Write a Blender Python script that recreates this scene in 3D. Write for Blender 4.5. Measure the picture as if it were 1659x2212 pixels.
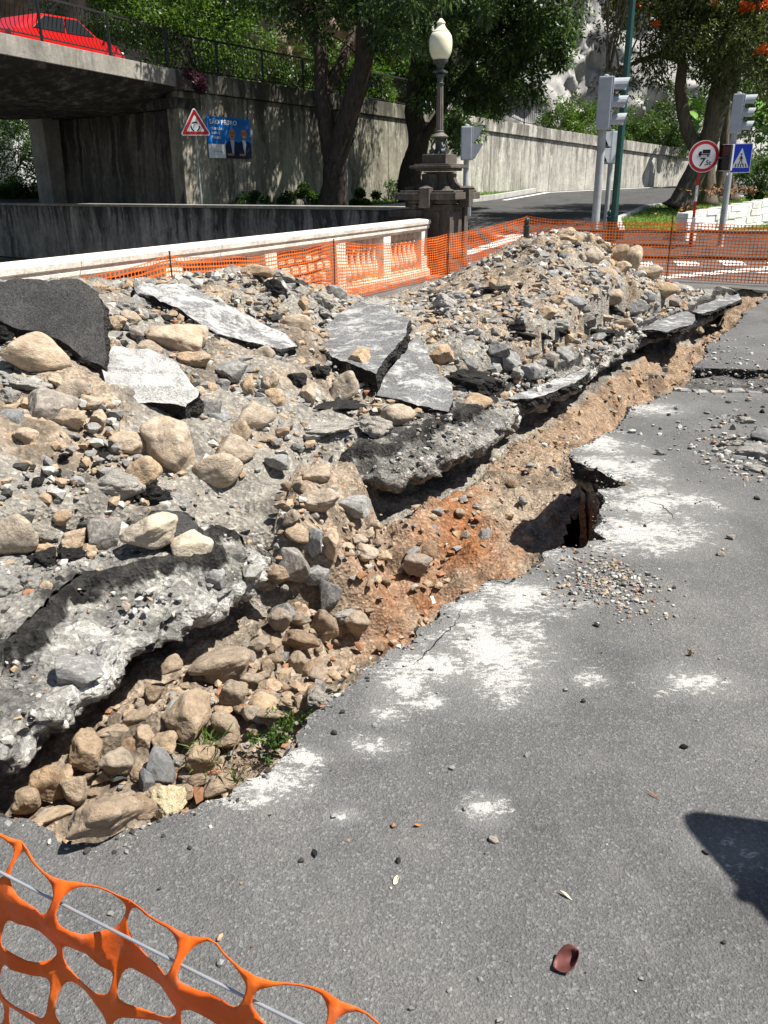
import bpy, bmesh, math, random
import numpy as np
from mathutils import Vector, Matrix, Euler
from mathutils.geometry import tessellate_polygon, delaunay_2d_cdt

for o in list(bpy.data.objects):
    bpy.data.objects.remove(o, do_unlink=True)
SC = bpy.context.scene
COL = SC.collection
R = math.radians

# ------------------------------------------------------------------ camera
CAM_H = 1.6
FPX = 840.0                      # focal length in pixels of a 768 x 1024 frame
PITCH, ROLL = R(21.27), R(0.6)
_f = Vector((0, math.cos(PITCH), -math.sin(PITCH)))
_u = Vector((0, math.sin(PITCH), math.cos(PITCH)))
_r = Vector((1, 0, 0))
CF = _f
CR = _r * math.cos(ROLL) - _u * math.sin(ROLL)
CU = _u * math.cos(ROLL) + _r * math.sin(ROLL)
cam_d = bpy.data.cameras.new('camera')
cam = bpy.data.objects.new('camera', cam_d)
COL.objects.link(cam)
cam_d.sensor_fit = 'VERTICAL'
cam_d.sensor_height = 36.0
cam_d.lens = FPX / 1024 * 36.0
cam_d.clip_start = 0.05
cam_d.clip_end = 1000
cam.matrix_world = Matrix(((CR.x, CU.x, -CF.x, 0), (CR.y, CU.y, -CF.y, 0), (CR.z, CU.z, -CF.z, CAM_H), (0, 0, 0, 1)))
SC.camera = cam

# ------------------------------------------------------------------ sky, sun, exposure
SUN_EL = R(60)
SUN_DIR = Vector((0.97, -0.22, 0)).normalized() * math.cos(SUN_EL) + Vector((0, 0, math.sin(SUN_EL)))
W = bpy.data.worlds.new('World')
SC.world = W
W.use_nodes = True
wn = W.node_tree
bg = wn.nodes['Background']
sky = wn.nodes.new('ShaderNodeTexSky')
sky.sky_type = 'NISHITA'
sky.sun_disc = False
sky.sun_elevation = SUN_EL
sky.sun_rotation = math.atan2(SUN_DIR.x, SUN_DIR.y)
wn.links.new(sky.outputs[0], bg.inputs[0])
bg.inputs[1].default_value = 0.05
sd = bpy.data.lights.new('sun', 'SUN')
sd.energy = 5.0
sd.angle = R(0.55)
sd.color = (1.0, 0.955, 0.88)
sun = bpy.data.objects.new('sun', sd)
COL.objects.link(sun)
sun.rotation_euler = (-SUN_DIR).to_track_quat('-Z', 'Y').to_euler()
sun.location = (8, -2, 20)
SC.view_settings.view_transform = 'Standard'
SC.view_settings.look = 'None'
SC.view_settings.gamma = 1
SC.view_settings.exposure = 0.9
SC.view_settings.use_curve_mapping = False

# ------------------------------------------------------------------ pixels to rays (photo seen at 1659 x 2212)
PS = 2.16016
def ray(x, y):
    return CF + CR * ((x / PS - 384) / FPX) - CU * ((y / PS - 512) / FPX)
CO = Vector((0, 0, CAM_H))
def gp(x, y, z=0.0):
    d = ray(x, y); return CO + d * ((z - CAM_H) / d.z)
def dp(x, y, Y):
    d = ray(x, y); return CO + d * (Y / d.y)
def wp(x, y, A, B):
    """hit of a ray with the upright plane through A and B (xy)"""
    n = Vector((-(B[1] - A[1]), B[0] - A[0], 0)); d = ray(x, y)
    t = (Vector((A[0], A[1], 0)) - CO).dot(n) / d.dot(n); return CO + d * t
def pxm(P):
    """metres covered by one photo pixel (1659 wide) at point P"""
    return (P - CO).dot(CF) / FPX / PS
def proj(P):
    d = P - CO; k = d.dot(CF); return ((384 + FPX * d.dot(CR) / k) * PS, (512 - FPX * d.dot(CU) / k) * PS)

# ------------------------------------------------------------------ object helpers
def link(o, parent=None):
    COL.objects.link(o)
    if parent is not None: o.parent = parent
    return o
def tag(o, label=None, cat=None, group=None, kind=None):
    if label: o['label'] = label
    if cat: o['category'] = cat
    if group: o['group'] = group
    if kind: o['kind'] = kind
    return o
def thing(name, label, cat, loc=(0, 0, 0), rz=0.0, group=None):
    o = bpy.data.objects.new(name, None); COL.objects.link(o)
    o.empty_display_size = .2
    o.location = loc; o.rotation_euler = (0, 0, rz)
    return tag(o, label, cat, group)
def mesh_obj(name, me, parent=None):
    return link(bpy.data.objects.new(name, me), parent)
def copy_tree(o, parent=None):
    c = o.copy(); COL.objects.link(c); c.parent = parent
    for ch in list(o.children): copy_tree(ch, c)
    return c

class MB:
    def __init__(s): s.v = []; s.f = []; s.mi = []; s.cur = 0
    def add(s, vs, fs):
        b = len(s.v); s.v.extend([tuple(p) for p in vs]); s.f.extend([tuple(i + b for i in f) for f in fs]); s.mi.extend([s.cur] * len(fs)); return s
    def box(s, c, size, rz=0.0, taper=1.0, M_=None):
        hx, hy, hz = [k / 2 for k in size]; vs = []
        for z in (-1, 1):
            t = taper if z > 0 else 1
            for x, y in ((-1, -1), (1, -1), (1, 1), (-1, 1)):
                p = Vector((x * hx * t, y * hy * t, z * hz))
                if M_ is not None: p = M_ @ p
                elif rz: p = Matrix.Rotation(rz, 3, 'Z') @ p
                vs.append(p + Vector(c))
        return s.add(vs, [(3, 2, 1, 0), (4, 5, 6, 7), (0, 1, 5, 4), (1, 2, 6, 5), (2, 3, 7, 6), (3, 0, 4, 7)])
    def bar(s, p0, p1, w, h, up=(0, 0, 1)):
        p0, p1 = Vector(p0), Vector(p1); d = (p1 - p0).normalized(); u = Vector(up)
        a = d.cross(u).normalized() * w / 2; b = a.cross(d).normalized() * h / 2
        vs = [p + i * a + j * b for p in (p0, p1) for i, j in ((-1, -1), (1, -1), (1, 1), (-1, 1))]
        return s.add(vs, [(3, 2, 1, 0), (4, 5, 6, 7), (0, 1, 5, 4), (1, 2, 6, 5), (2, 3, 7, 6), (3, 0, 4, 7)])
    def path(s, pts, rad, n=8, caps=True, jit=0.0, rng=None):
        pts = [Vector(p) for p in pts]
        if not hasattr(rad, '__len__'): rad = [rad] * len(pts)
        rings = []; prev = None
        for i, p in enumerate(pts):
            d = (pts[min(i + 1, len(pts) - 1)] - pts[max(i - 1, 0)]).normalized()
            if prev is None:
                a = d.orthogonal().normalized()
            else:
                a = (prev - d * prev.dot(d)).normalized()
            prev = a; b = d.cross(a)
            rings.append([p + (a * math.cos(2 * math.pi * k / n) + b * math.sin(2 * math.pi * k / n)) * rad[i] * (1 + (rng.uniform(-jit, jit) if rng else 0)) for k in range(n)])
        vs = [q for rg in rings for q in rg]; fs = []
        for i in range(len(pts) - 1):
            for k in range(n):
                fs.append((i * n + k, i * n + (k + 1) % n, (i + 1) * n + (k + 1) % n, (i + 1) * n + k))
        if caps: fs.append(tuple(range(n - 1, -1, -1))); fs.append(tuple((len(pts) - 1) * n + k for k in range(n)))
        return s.add(vs, fs)
    def lathe(s, prof, n=16, c=(0, 0, 0), a0=0.0, flute=0.0):
        vs = []; fs = []; m = len(prof)
        for r, z in prof:
            for k in range(n):
                a = a0 + 2 * math.pi * k / n; rr = r * (1 - flute * (k % 2))
                vs.append((c[0] + rr * math.cos(a), c[1] + rr * math.sin(a), c[2] + z))
        for i in range(m - 1):
            for k in range(n): fs.append((i * n + k, i * n + (k + 1) % n, (i + 1) * n + (k + 1) % n, (i + 1) * n + k))
        fs.append(tuple(range(n - 1, -1, -1))); fs.append(tuple((m - 1) * n + k for k in range(n)))
        return s.add(vs, fs)
    def prism(s, poly, fn0, fn1):
        """poly 2d points; fn0/fn1 map a 2d point to the two ends"""
        n = len(poly); vs = [fn0(p) for p in poly] + [fn1(p) for p in poly]
        tri = tessellate_polygon([[Vector((p[0], p[1], 0)) for p in poly]])
        fs = [tuple(reversed(t)) for t in tri] + [tuple(i + n for i in t) for t in tri] + [(i, (i + 1) % n, n + (i + 1) % n, n + i) for i in range(n)]
        return s.add(vs, fs)
    def mesh(s, name, mats, smooth=False, bevel=None):
        me = bpy.data.meshes.new(name); me.from_pydata(s.v, [], s.f)
        for m in (mats if isinstance(mats, (list, tuple)) else [mats]): me.materials.append(m)
        me.polygons.foreach_set('material_index', s.mi)
        bm = bmesh.new(); bm.from_mesh(me)
        bmesh.ops.recalc_face_normals(bm, faces=bm.faces)
        if bevel:
            es = [e for e in bm.edges if len(e.link_faces) == 2 and e.calc_face_angle(0) > .6]
            bmesh.ops.bevel(bm, geom=es, offset=bevel, segments=2, affect='EDGES', profile=.6, clamp_overlap=True)
        bm.to_mesh(me); bm.free()
        if smooth:
            me.polygons.foreach_set('use_smooth', [True] * len(me.polygons))
            if isinstance(smooth, float): me.set_sharp_from_angle(angle=smooth)
        me.update(); return me
    def build(s, name, mats, parent=None, smooth=False, bevel=None):
        return mesh_obj(name, s.mesh(name, mats, smooth, bevel), parent)

# ------------------------------------------------------------------ numpy noise
def _hash(ix, iy, iz, seed):
    h = (ix * 374761393 + iy * 668265263 + iz * 2147483647 + seed * 974634777) & 0xFFFFFFFF
    h = ((h ^ (h >> 13)) * 1274126177) & 0xFFFFFFFF
    h = (h ^ (h >> 16)) & 0xFFFFFFFF
    return h.astype(np.float64) / 4294967295.0
def vnoise(x, y, z=0.0, seed=0):
    x, y, z = np.broadcast_arrays(np.asarray(x, float), np.asarray(y, float), np.asarray(z, float))
    fx, fy, fz = np.floor(x), np.floor(y), np.floor(z); ix, iy, iz = fx.astype(np.int64), fy.astype(np.int64), fz.astype(np.int64)
    tx, ty, tz = x - fx, y - fy, z - fz
    tx, ty, tz = [t * t * (3 - 2 * t) for t in (tx, ty, tz)]
    out = 0
    for a in (0, 1):
        for b in (0, 1):
            for c in (0, 1):
                out = out + _hash(ix + a, iy + b, iz + c, seed) * (tx if a else 1 - tx) * (ty if b else 1 - ty) * (tz if c else 1 - tz)
    return out * 2 - 1
def fbm(x, y, z=0.0, oct=4, seed=0, gain=.5):
    s = 0; a = 1.0; k = 1.0
    for i in range(oct):
        s = s + a * vnoise(np.asarray(x) * k, np.asarray(y) * k, np.asarray(z) * k, seed + i * 17); a *= gain; k *= 2.03
    return s
def grid_mesh(name, P, mats, smooth=True, mask=None, cols=None, mi=None):
    """P (n,m,3) -> mesh; mask over quads keeps cells"""
    n, m = P.shape[:2]; me = bpy.data.meshes.new(name)
    i, j = np.meshgrid(np.arange(n - 1), np.arange(m - 1), indexing='ij')
    q = np.stack([i * m + j, (i + 1) * m + j, (i + 1) * m + j + 1, i * m + j + 1], -1).reshape(-1, 4)
    if mask is not None: q = q[mask.reshape(-1)]
    me.from_pydata(P.reshape(-1, 3).tolist(), [], q.tolist())
    for mt in (mats if isinstance(mats, (list, tuple)) else [mats]): me.materials.append(mt)
    if cols is not None:
        at = me.color_attributes.new('col', 'FLOAT_COLOR', 'POINT'); c = np.ones((n * m, 4)); c[:, :3] = cols.reshape(-1, 3)
        at.data.foreach_set('color', c.ravel())
    if smooth: me.polygons.foreach_set('use_smooth', [True] * len(me.polygons))
    me.update(); return me
# ------------------------------------------------------------------ materials
class NT:
    def __init__(s, name):
        s.m = bpy.data.materials.new(name); s.m.use_nodes = True; s.t = s.m.node_tree
        s.b = s.t.nodes['Principled BSDF']; s.b.inputs['Specular IOR Level'].default_value = .25
    def n(s, ty, **kw):
        nd = s.t.nodes.new(ty)
        for k, v in kw.items(): setattr(nd, k, v)
        return nd
    def set(s, sock, v):
        if isinstance(v, bpy.types.NodeSocket): s.t.links.new(v, sock)
        elif isinstance(v, (tuple, list)): sock.default_value = tuple(v) + ((1,) if len(v) == 3 and sock.type == 'RGBA' else ())
        else: sock.default_value = v
    def pos(s): return s.n('ShaderNodeNewGeometry').outputs['Position']
    def obj(s): return s.n('ShaderNodeTexCoord').outputs['Object']
    def rnd(s): return s.n('ShaderNodeObjectInfo').outputs['Random']
    def vm(s, op, a, b=None):
        nd = s.n('ShaderNodeVectorMath', operation=op); s.set(nd.inputs[0], a)
        if b is not None: s.set(nd.inputs[1], b)
        return nd.outputs['Value'] if op in ('LENGTH', 'DISTANCE', 'DOT_PRODUCT') else nd.outputs['Vector']
    def ma(s, op, a, b=0.0, c=None, clamp=False):
        nd = s.n('ShaderNodeMath', operation=op); nd.use_clamp = clamp; s.set(nd.inputs[0], a); s.set(nd.inputs[1], b)
        if c is not None: s.set(nd.inputs[2], c)
        return nd.outputs[0]
    def scale(s, v, k): return s.vm('MULTIPLY', v, k if isinstance(k, tuple) else (k, k, k))
    def noise(s, v, sc=5.0, det=4.0, rough=.55, dist=0.0, out=0):
        nd = s.n('ShaderNodeTexNoise'); s.set(nd.inputs['Vector'], v); nd.inputs['Scale'].default_value = sc; nd.inputs['Detail'].default_value = det
        nd.inputs['Roughness'].default_value = rough; nd.inputs['Distortion'].default_value = dist; return nd.outputs[out]
    def vor(s, v, sc=5.0, feat='F1', out='Distance'):
        nd = s.n('ShaderNodeTexVoronoi', feature=feat); s.set(nd.inputs['Vector'], v); nd.inputs['Scale'].default_value = sc; return nd.outputs[out]
    def ramp(s, fac, stops):
        nd = s.n('ShaderNodeValToRGB'); s.set(nd.inputs[0], fac); e = nd.color_ramp.elements
        while len(e) < len(stops): e.new(.5)
        for el, (p, c) in zip(e, stops): el.position = p; el.color = tuple(c) + (1,) if hasattr(c, '__len__') else (c, c, c, 1)
        return nd.outputs[0]
    def mix(s, fac, a, b, bt='MIX'):
        nd = s.n('ShaderNodeMix', data_type='RGBA', blend_type=bt); s.set(nd.inputs[0], fac); s.set(nd.inputs[6], a); s.set(nd.inputs[7], b); return nd.outputs[2]
    def bump(s, h, st=.4, dist=.02, prev=None):
        nd = s.n('ShaderNodeBump'); s.set(nd.inputs['Height'], h); nd.inputs['Strength'].default_value = st; nd.inputs['Distance'].default_value = dist
        if prev is not None: s.t.links.new(prev, nd.inputs['Normal'])
        return nd.outputs[0]
    def fin(s, col=None, rough=.85, nrm=None, spec=None, metal=None):
        if col is not None: s.set(s.b.inputs['Base Color'], col)
        s.set(s.b.inputs['Roughness'], rough)
        if nrm is not None: s.t.links.new(nrm, s.b.inputs['Normal'])
        if spec is not None: s.b.inputs['Specular IOR Level'].default_value = spec
        if metal is not None: s.b.inputs['Metallic'].default_value = metal
        return s.m
def plain(name, col, rough=.6, var=.12, sc=6.0, spec=.3, metal=0.0, bump=.0, obj=True):
    m = NT(name); v = m.obj() if obj else m.pos(); nz = m.noise(v, sc, 5)
    d = tuple(c * (1 - var) for c in col); l = tuple(min(1, c * (1 + var)) for c in col)
    c = m.ramp(nz, [(.3, d), (.7, l)])
    return m.fin(c, rough, m.bump(m.noise(v, sc * 8, 3), bump, .01) if bump else None, spec, metal)

def smooth_mask(m, P, cx, cy, rx, ry, ang):
    """1 at the centre of a stain falling to 0 past its rim"""
    d = m.vm('SUBTRACT', P, (cx, cy, 0))
    ro = m.n('ShaderNodeVectorRotate', rotation_type='Z_AXIS'); m.set(ro.inputs['Vector'], d); ro.inputs['Angle'].default_value = -ang
    q = m.vm('MULTIPLY', ro.outputs[0], (1 / rx, 1 / ry, 0)); return m.ma('SUBTRACT', 1.0, m.vm('LENGTH', q), clamp=True)

def asphalt(name, tone=1.0, patches=(), fine=True):
    m = NT(name); P = m.pos()
    cell = m.vor(P, 150, out='Color'); sx = m.n('ShaderNodeSeparateColor'); m.t.links.new(cell, sx.inputs[0])
    cell2 = m.vor(P, 330, out='Color'); sy = m.n('ShaderNodeSeparateColor'); m.t.links.new(cell2, sy.inputs[0])
    a = m.ramp(sx.outputs[0], [(0, .075 * tone), (.5, .105 * tone), (.85, .13 * tone), (1, .24 * tone)])
    b = m.ramp(sy.outputs[0], [(0, .07 * tone), (.6, .11 * tone), (1, .17 * tone)])
    c = m.mix(.5, a, b)
    big = m.noise(P, 1.1, 7, .66, .4); c = m.mix(1.0, c, m.ramp(big, [(.28, (.66, .655, .65)), (.5, (1.0, .99, .97)), (.72, (1.32, 1.29, 1.23))]), 'MULTIPLY')
    dust = m.noise(P, 4.5, 6, .7); c = m.mix(m.ma('MULTIPLY', m.ramp(dust, [(.5, 0.0), (.8, 1.0)]), .38), c, (.22, .21, .19))
    if patches:
        tot = None
        for p in patches:
            k = smooth_mask(m, P, *p[:5])
            k = m.ma('MULTIPLY', k, p[5] if len(p) > 5 else 1.0)
            tot = k if tot is None else m.ma('MAXIMUM', tot, k)
        stv = m.scale(P, (.62, 1.0, 1.0)); nz = m.noise(stv, 48, 9, .8, .5); nz2 = m.noise(P, 6, 5, .6)
        e = m.ma('ADD', m.ma('MULTIPLY', tot, .72), m.ma('ADD', m.ma('MULTIPLY', m.ma('SUBTRACT', nz, .5), 2.0), m.ma('MULTIPLY', m.ma('SUBTRACT', nz2, .5), 1.3)))
        e = m.ma('MULTIPLY', m.ramp(e, [(.34, 0.0), (.52, 1.0)]), m.ramp(tot, [(0, 0.0), (.1, 1.0)]))
        c = m.mix(m.ma('MULTIPLY', m.ramp(tot, [(0, 0.0), (.5, 1.0)]), .22), c, (.36, .355, .34)); c = m.mix(m.ma('MULTIPLY', e, .86), c, m.mix(m.noise(P, 60, 3), (.34, .335, .32), (.62, .61, .58)))
    h = m.ma('ADD', m.ma('MULTIPLY', m.vor(P, 150), .8), m.ma('MULTIPLY', m.vor(P, 330), .5)); n1 = m.bump(h, .8, .005)
    n1 = m.bump(m.noise(P, 9, 4), .25, .02, n1)
    return m.fin(c, .88, n1, .2)

def concrete(name, base, streak=.6, dark=(.06, .058, .055), sc=1.0, stain=.5, light=None, drip=None):
    m = NT(name); P = m.pos()
    c = m.ramp(m.noise(P, 1.1 * sc, 8, .66), [(.25, tuple(k * .66 for k in base)), (.5, base), (.75, tuple(min(1, k * 1.28) for k in base))])
    c = m.mix(1.0, c, m.ramp(m.noise(P, 9 * sc, 6, .7), [(.3, .8), (.7, 1.2)]), 'MULTIPLY')
    warp = m.scale(m.noise(P, .9, 4, .6, 0, 1), .55); Q = m.vm('ADD', P, warp)
    st = m.noise(m.scale(Q, (1.9 * sc, 1.9 * sc, .22 * sc)), 1.0, 8, .68, .3)
    st2 = m.noise(m.scale(Q, (7 * sc, 7 * sc, .5 * sc)), 1.0, 5, .65, .2)
    low = m.ramp(m.noise(P, .35 * sc, 4, .6), [(.36, .35), (.58, 1.0)])
    k = m.ma('MULTIPLY', m.ma('MULTIPLY', m.ramp(m.ma('ADD', m.ma('MULTIPLY', st, .72), m.ma('MULTIPLY', st2, .28)), [(.42, 0.0), (.60, 1.0)]), streak), low)
    c = m.mix(k, c, dark)
    bl = m.ma('MULTIPLY', m.ramp(m.noise(P, .55 * sc, 7, .72, .8), [(.48, 0.0), (.7, 1.0)]), stain); c = m.mix(bl, c, tuple(d * 2.2 for d in dark))
    if light: c = m.mix(m.ma('MULTIPLY', m.ramp(st2, [(.34, .5), (.44, 0.0)]), low), c, light)
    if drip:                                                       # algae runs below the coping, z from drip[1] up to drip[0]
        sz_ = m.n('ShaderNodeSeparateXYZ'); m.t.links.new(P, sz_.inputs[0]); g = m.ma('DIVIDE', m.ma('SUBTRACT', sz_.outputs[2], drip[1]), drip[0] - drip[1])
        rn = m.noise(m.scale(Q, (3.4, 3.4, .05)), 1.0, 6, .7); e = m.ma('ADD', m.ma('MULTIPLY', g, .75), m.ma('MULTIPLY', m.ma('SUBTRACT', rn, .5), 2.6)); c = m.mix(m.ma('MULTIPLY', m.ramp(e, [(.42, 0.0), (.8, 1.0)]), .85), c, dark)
    nb = m.bump(m.noise(P, 24, 6, .7), .35, .02); nb = m.bump(m.noise(P, 3, 4), .3, .05, nb)
    return m.fin(c, .9, nb, .15)

def rock_mat(name, cols, dust=(.55, .52, .46), dk=.25, bump=.5, vein=None, fs=9.0):
    """cols: list of tones picked by object random"""
    m = NT(name); V = m.obj(); r = m.rnd(); off = m.vm('ADD', V, m.n('ShaderNodeCombineXYZ').outputs[0]); cx = off.node.inputs[1].links[0].from_node
    m.t.links.new(m.ma('MULTIPLY', r, 37.0), cx.inputs[0]); V = off
    n = len(cols); st = [((i + .5) / n, c) for i, c in enumerate(cols)]
    base = m.ramp(r, st)
    nz = m.noise(V, 2.6, 7, .65); base = m.mix(1.0, base, m.ramp(nz, [(.28, (.6, .58, .55)), (.5, (1, 1, 1)), (.72, (1.35, 1.32, 1.25))]), 'MULTIPLY')
    sp = m.noise(V, 22, 4, .7); base = m.mix(m.ma('MULTIPLY', m.ramp(sp, [(.58, 0.0), (.72, 1.0)]), dk), base, (.05, .045, .04))
    du = m.noise(V, 3.8, 8, .75, .5); base = m.mix(m.ma('MULTIPLY', m.ramp(du, [(.5, 0.0), (.68, 1.0)]), .8), base, dust)
    nb = m.bump(m.noise(V, fs, 7, .68), bump, .05); nb = m.bump(m.vor(V, fs * 3.2), bump * .4, .02, nb)
    return m.fin(base, .9, nb, .2)

M_boulder = rock_mat('river_stone_tan', [(.38, .275, .18), (.44, .34, .24), (.37, .31, .245), (.48, .375, .265), (.34, .28, .22), (.42, .305, .19)], (.60, .53, .44), .35, .5)
M_trench = rock_mat('river_stone_earthy', [(.30, .20, .125), (.42, .33, .235), (.27, .20, .145), (.35, .24, .145), (.33, .28, .22), (.24, .17, .115), (.40, .30, .20), (.30, .25, .205)], (.52, .43, .33), .4, .6)
M_grey = rock_mat('basalt_grey', [(.17, .17, .17), (.23, .225, .215), (.20, .205, .21), (.28, .27, .25), (.15, .15, .15), (.24, .21, .18)], (.52, .50, .46), .15, .35)
M_white = rock_mat('pale_concrete', [(.52, .50, .46), (.60, .575, .53), (.47, .45, .42), (.56, .52, .45)], (.68, .66, .62), .3, .9, fs=14)
M_black = rock_mat('broken_asphalt', [(.035, .034, .033), (.05, .048, .045), (.042, .038, .035)], (.14, .135, .125), .3, 1.0, fs=16)
M_cream = rock_mat('cream_stone', [(.52, .43, .31), (.50, .43, .33)], (.64, .57, .47), .1, .5)
M_dark = rock_mat('dark_slate', [(.13, .135, .14), (.16, .16, .16)], (.27, .26, .24), .1, .3)

def vcol_ground(name, bump=1.0):
    m = NT(name); P = m.pos(); a = m.n('ShaderNodeVertexColor', layer_name='col').outputs[0]
    c = m.mix(1.0, a, m.ramp(m.noise(P, 14, 8, .72), [(.25, (.5, .48, .46)), (.5, (1, 1, 1)), (.75, (1.5, 1.48, 1.42))]), 'MULTIPLY')
    cc = m.n('ShaderNodeSeparateColor'); m.t.links.new(m.vor(P, 55, out='Color'), cc.inputs[0])
    c = m.mix(1.0, c, m.ramp(cc.outputs[0], [(0, .72), (.7, 1.0), (1, 1.45)]), 'MULTIPLY')
    h = m.ma('ADD', m.noise(P, 38, 8, .75), m.ma('MULTIPLY', m.vor(P, 55), .7)); nb = m.bump(h, .9 * bump, .018); nb = m.bump(m.noise(P, 10, 5, .65), .5 * bump, .05, nb)
    return m.fin(c, .95, nb, .1)
M_earth = vcol_ground('loose_earth')
M_crust = vcol_ground('broken_pavement_layers', 1.3)

def leaf_mat(name, dark, light, trans=.35, rough=.45):
    m = NT(name); a = m.n('ShaderNodeAttribute', attribute_name='lv').outputs['Fac']
    c = m.ramp(a, [(0, dark), (.75, light), (1, tuple(min(1, k * 1.35) for k in light))]); m.fin(c, rough, None, .35)
    tr = m.n('ShaderNodeBsdfTranslucent'); m.t.links.new(m.mix(1.0, c, (1.3, 1.5, .5), 'MULTIPLY'), tr.inputs[0])
    mx = m.n('ShaderNodeMixShader'); mx.inputs[0].default_value = trans; out = m.t.nodes['Material Output']
    m.t.links.new(m.b.outputs[0], mx.inputs[1]); m.t.links.new(tr.outputs[0], mx.inputs[2]); m.t.links.new(mx.outputs[0], out.inputs[0]); return m.m
M_leaf = leaf_mat('foliage_mid', (.025, .05, .012), (.085, .145, .035))
M_leafd = leaf_mat('foliage_bluish', (.03, .06, .028), (.12, .18, .085), .45)
M_leafb = leaf_mat('foliage_bright', (.03, .06, .01), (.105, .175, .035), .4)
M_leafo = leaf_mat('foliage_olive', (.035, .045, .015), (.10, .115, .045))
M_leafp = leaf_mat('foliage_purple', (.03, .012, .02), (.09, .03, .06))
M_grassy = leaf_mat('grass_blades', (.05, .09, .015), (.15, .24, .05), .4)
M_red = plain('blossom_red', (.75, .10, .03), .6, .2)
M_orange = plain('blossom_orange', (.85, .16, .02), .6, .2)
def bark(name, base):
    m = NT(name); P = m.pos(); nz = m.noise(m.scale(P, (14, 14, 2.5)), 1.0, 7, .68, .4)
    c = m.ramp(nz, [(.3, tuple(k * .45 for k in base)), (.55, base), (.75, tuple(k * 1.6 for k in base))]); return m.fin(c, .95, m.bump(nz, .9, .05), .1)
M_bark = bark('bark_dark', (.085, .068, .055)); M_barkl = bark('bark_grey', (.15, .125, .10))
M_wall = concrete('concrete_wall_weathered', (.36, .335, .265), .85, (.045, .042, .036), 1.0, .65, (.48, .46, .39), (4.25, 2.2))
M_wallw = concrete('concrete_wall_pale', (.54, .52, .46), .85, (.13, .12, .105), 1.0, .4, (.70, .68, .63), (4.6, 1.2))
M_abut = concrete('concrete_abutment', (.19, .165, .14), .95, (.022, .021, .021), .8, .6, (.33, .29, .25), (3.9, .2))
M_deck = concrete('concrete_deck', (.33, .31, .27), .6, (.07, .065, .058), 1.2, .45)
M_chan = concrete('concrete_channel', (.31, .30, .275), .85, (.02, .02, .022), 1.3, .6, (.38, .36, .32), (1.2, -.6))
M_rail = concrete('painted_plaster_cream', (.80, .77, .68), .25, (.33, .31, .27), 2.2, .25)
M_balus = concrete('stone_baluster', (.62, .56, .46), .4, (.22, .19, .15), 2.0, .3)
M_basalt = concrete('carved_basalt', (.105, .092, .078), .5, (.035, .03, .027), 2.4, .4, (.2, .175, .15))
M_cliff = concrete('sprayed_cliff', (.36, .352, .338), .7, (.09, .088, .085), .35, .6, (.36, .355, .34))
M_rockb = concrete('brown_cliff_rock', (.26, .19, .14), .4, (.07, .05, .04), .5, .6)
M_whitew = concrete('whitewashed_block', (.84, .83, .80), .2, (.48, .47, .45), 2.0, .2)
M_kerb = concrete('kerb_stone', (.42, .41, .39), .2, (.2, .2, .19), 2.0, .3)
M_pave = concrete('pavement_slabs', (.40, .385, .355), .1, (.2, .19, .18), 2.0, .3)
M_road = asphalt('road_asphalt_far', .62)
M_paint = plain('road_paint', (.74, .74, .72), .7, .12, 9, obj=False)
M_galv = plain('galvanised_grey_paint', (.36, .39, .42), .45, .1, 5, .4)
M_galv2 = plain('pole_grey', (.33, .35, .35), .5, .18, 5, .4)
M_green = plain('dark_green_paint', (.012, .065, .055), .35, .15, 4, .5)
M_iron = plain('black_iron', (.02, .022, .022), .5, .2, 5, .4)
M_rust = plain('rusty_steel', (.09, .045, .03), .8, .4, 30, .2)
M_lens = plain('dark_lens', (.015, .01, .012), .25, .2, 5, .5)
M_lensr = plain('red_lens', (.12, .012, .015), .25, .2, 5, .5)
M_blk = plain('matt_black', (.015, .015, .016), .6, .1)
M_signw = plain('sign_white', (.82, .82, .82), .35, .03, 4)
M_signr = plain('sign_red', (.55, .025, .025), .35, .05, 4)
M_signb = plain('sign_blue', (.012, .055, .55), .35, .05, 4)
M_postb = plain('poster_blue', (.012, .17, .56), .45, .25, 1.5)
M_suit = plain('poster_navy', (.012, .018, .05), .5, .1)
M_skin = plain('poster_skin', (.42, .20, .12), .5, .2, 9)
M_shirt = plain('poster_pale_blue', (.42, .55, .68), .5, .1)
M_globe = plain('opal_glass_globe', (.78, .76, .55), .35, .10, 3, .5)
M_lampm = plain('lamp_iron_green_grey', (.055, .07, .066), .55, .3, 8, .4)
M_lampf = plain('lamp_iron_brownish', (.12, .105, .092), .6, .3, 8, .3)
M_carred = plain('car_paint_red', (.55, .012, .012), .22, .05, 3, .6)
M_glass = plain('car_glass', (.03, .035, .04), .1, .1, 3, .6)
M_tyre = plain('tyre_rubber', (.02, .02, .02), .8, .1)
M_silver = plain('wheel_silver', (.45, .45, .47), .35, .1, 5, .5, .6)
M_tail = plain('tail_light_red', (.5, .03, .02), .2, .1, 3, .5)
M_net = NT('orange_plastic_net'); _c = M_net.ramp(M_net.noise(M_net.pos(), 9, 4), [(.3, (.78, .115, .008)), (.7, (.90, .19, .02))]); M_net.fin(M_net.mix(M_net.ma('MULTIPLY', M_net.ramp(M_net.noise(M_net.pos(), 60, 6, .7), [(.5, 0.0), (.75, 1.0)]), .3), _c, (.62, .42, .30)), .5, M_net.bump(M_net.noise(M_net.pos(), 130, 4, .6), .25, .002), .35)
_tr = M_net.n('ShaderNodeBsdfTranslucent'); _tr.inputs[0].default_value = (.9, .22, .03, 1); _mx = M_net.n('ShaderNodeMixShader'); _mx.inputs[0].default_value = .22
M_net.t.links.new(M_net.b.outputs[0], _mx.inputs[1]); M_net.t.links.new(_tr.outputs[0], _mx.inputs[2]); M_net.t.links.new(_mx.outputs[0], M_net.t.nodes['Material Output'].inputs[0]); M_net = M_net.m
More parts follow.
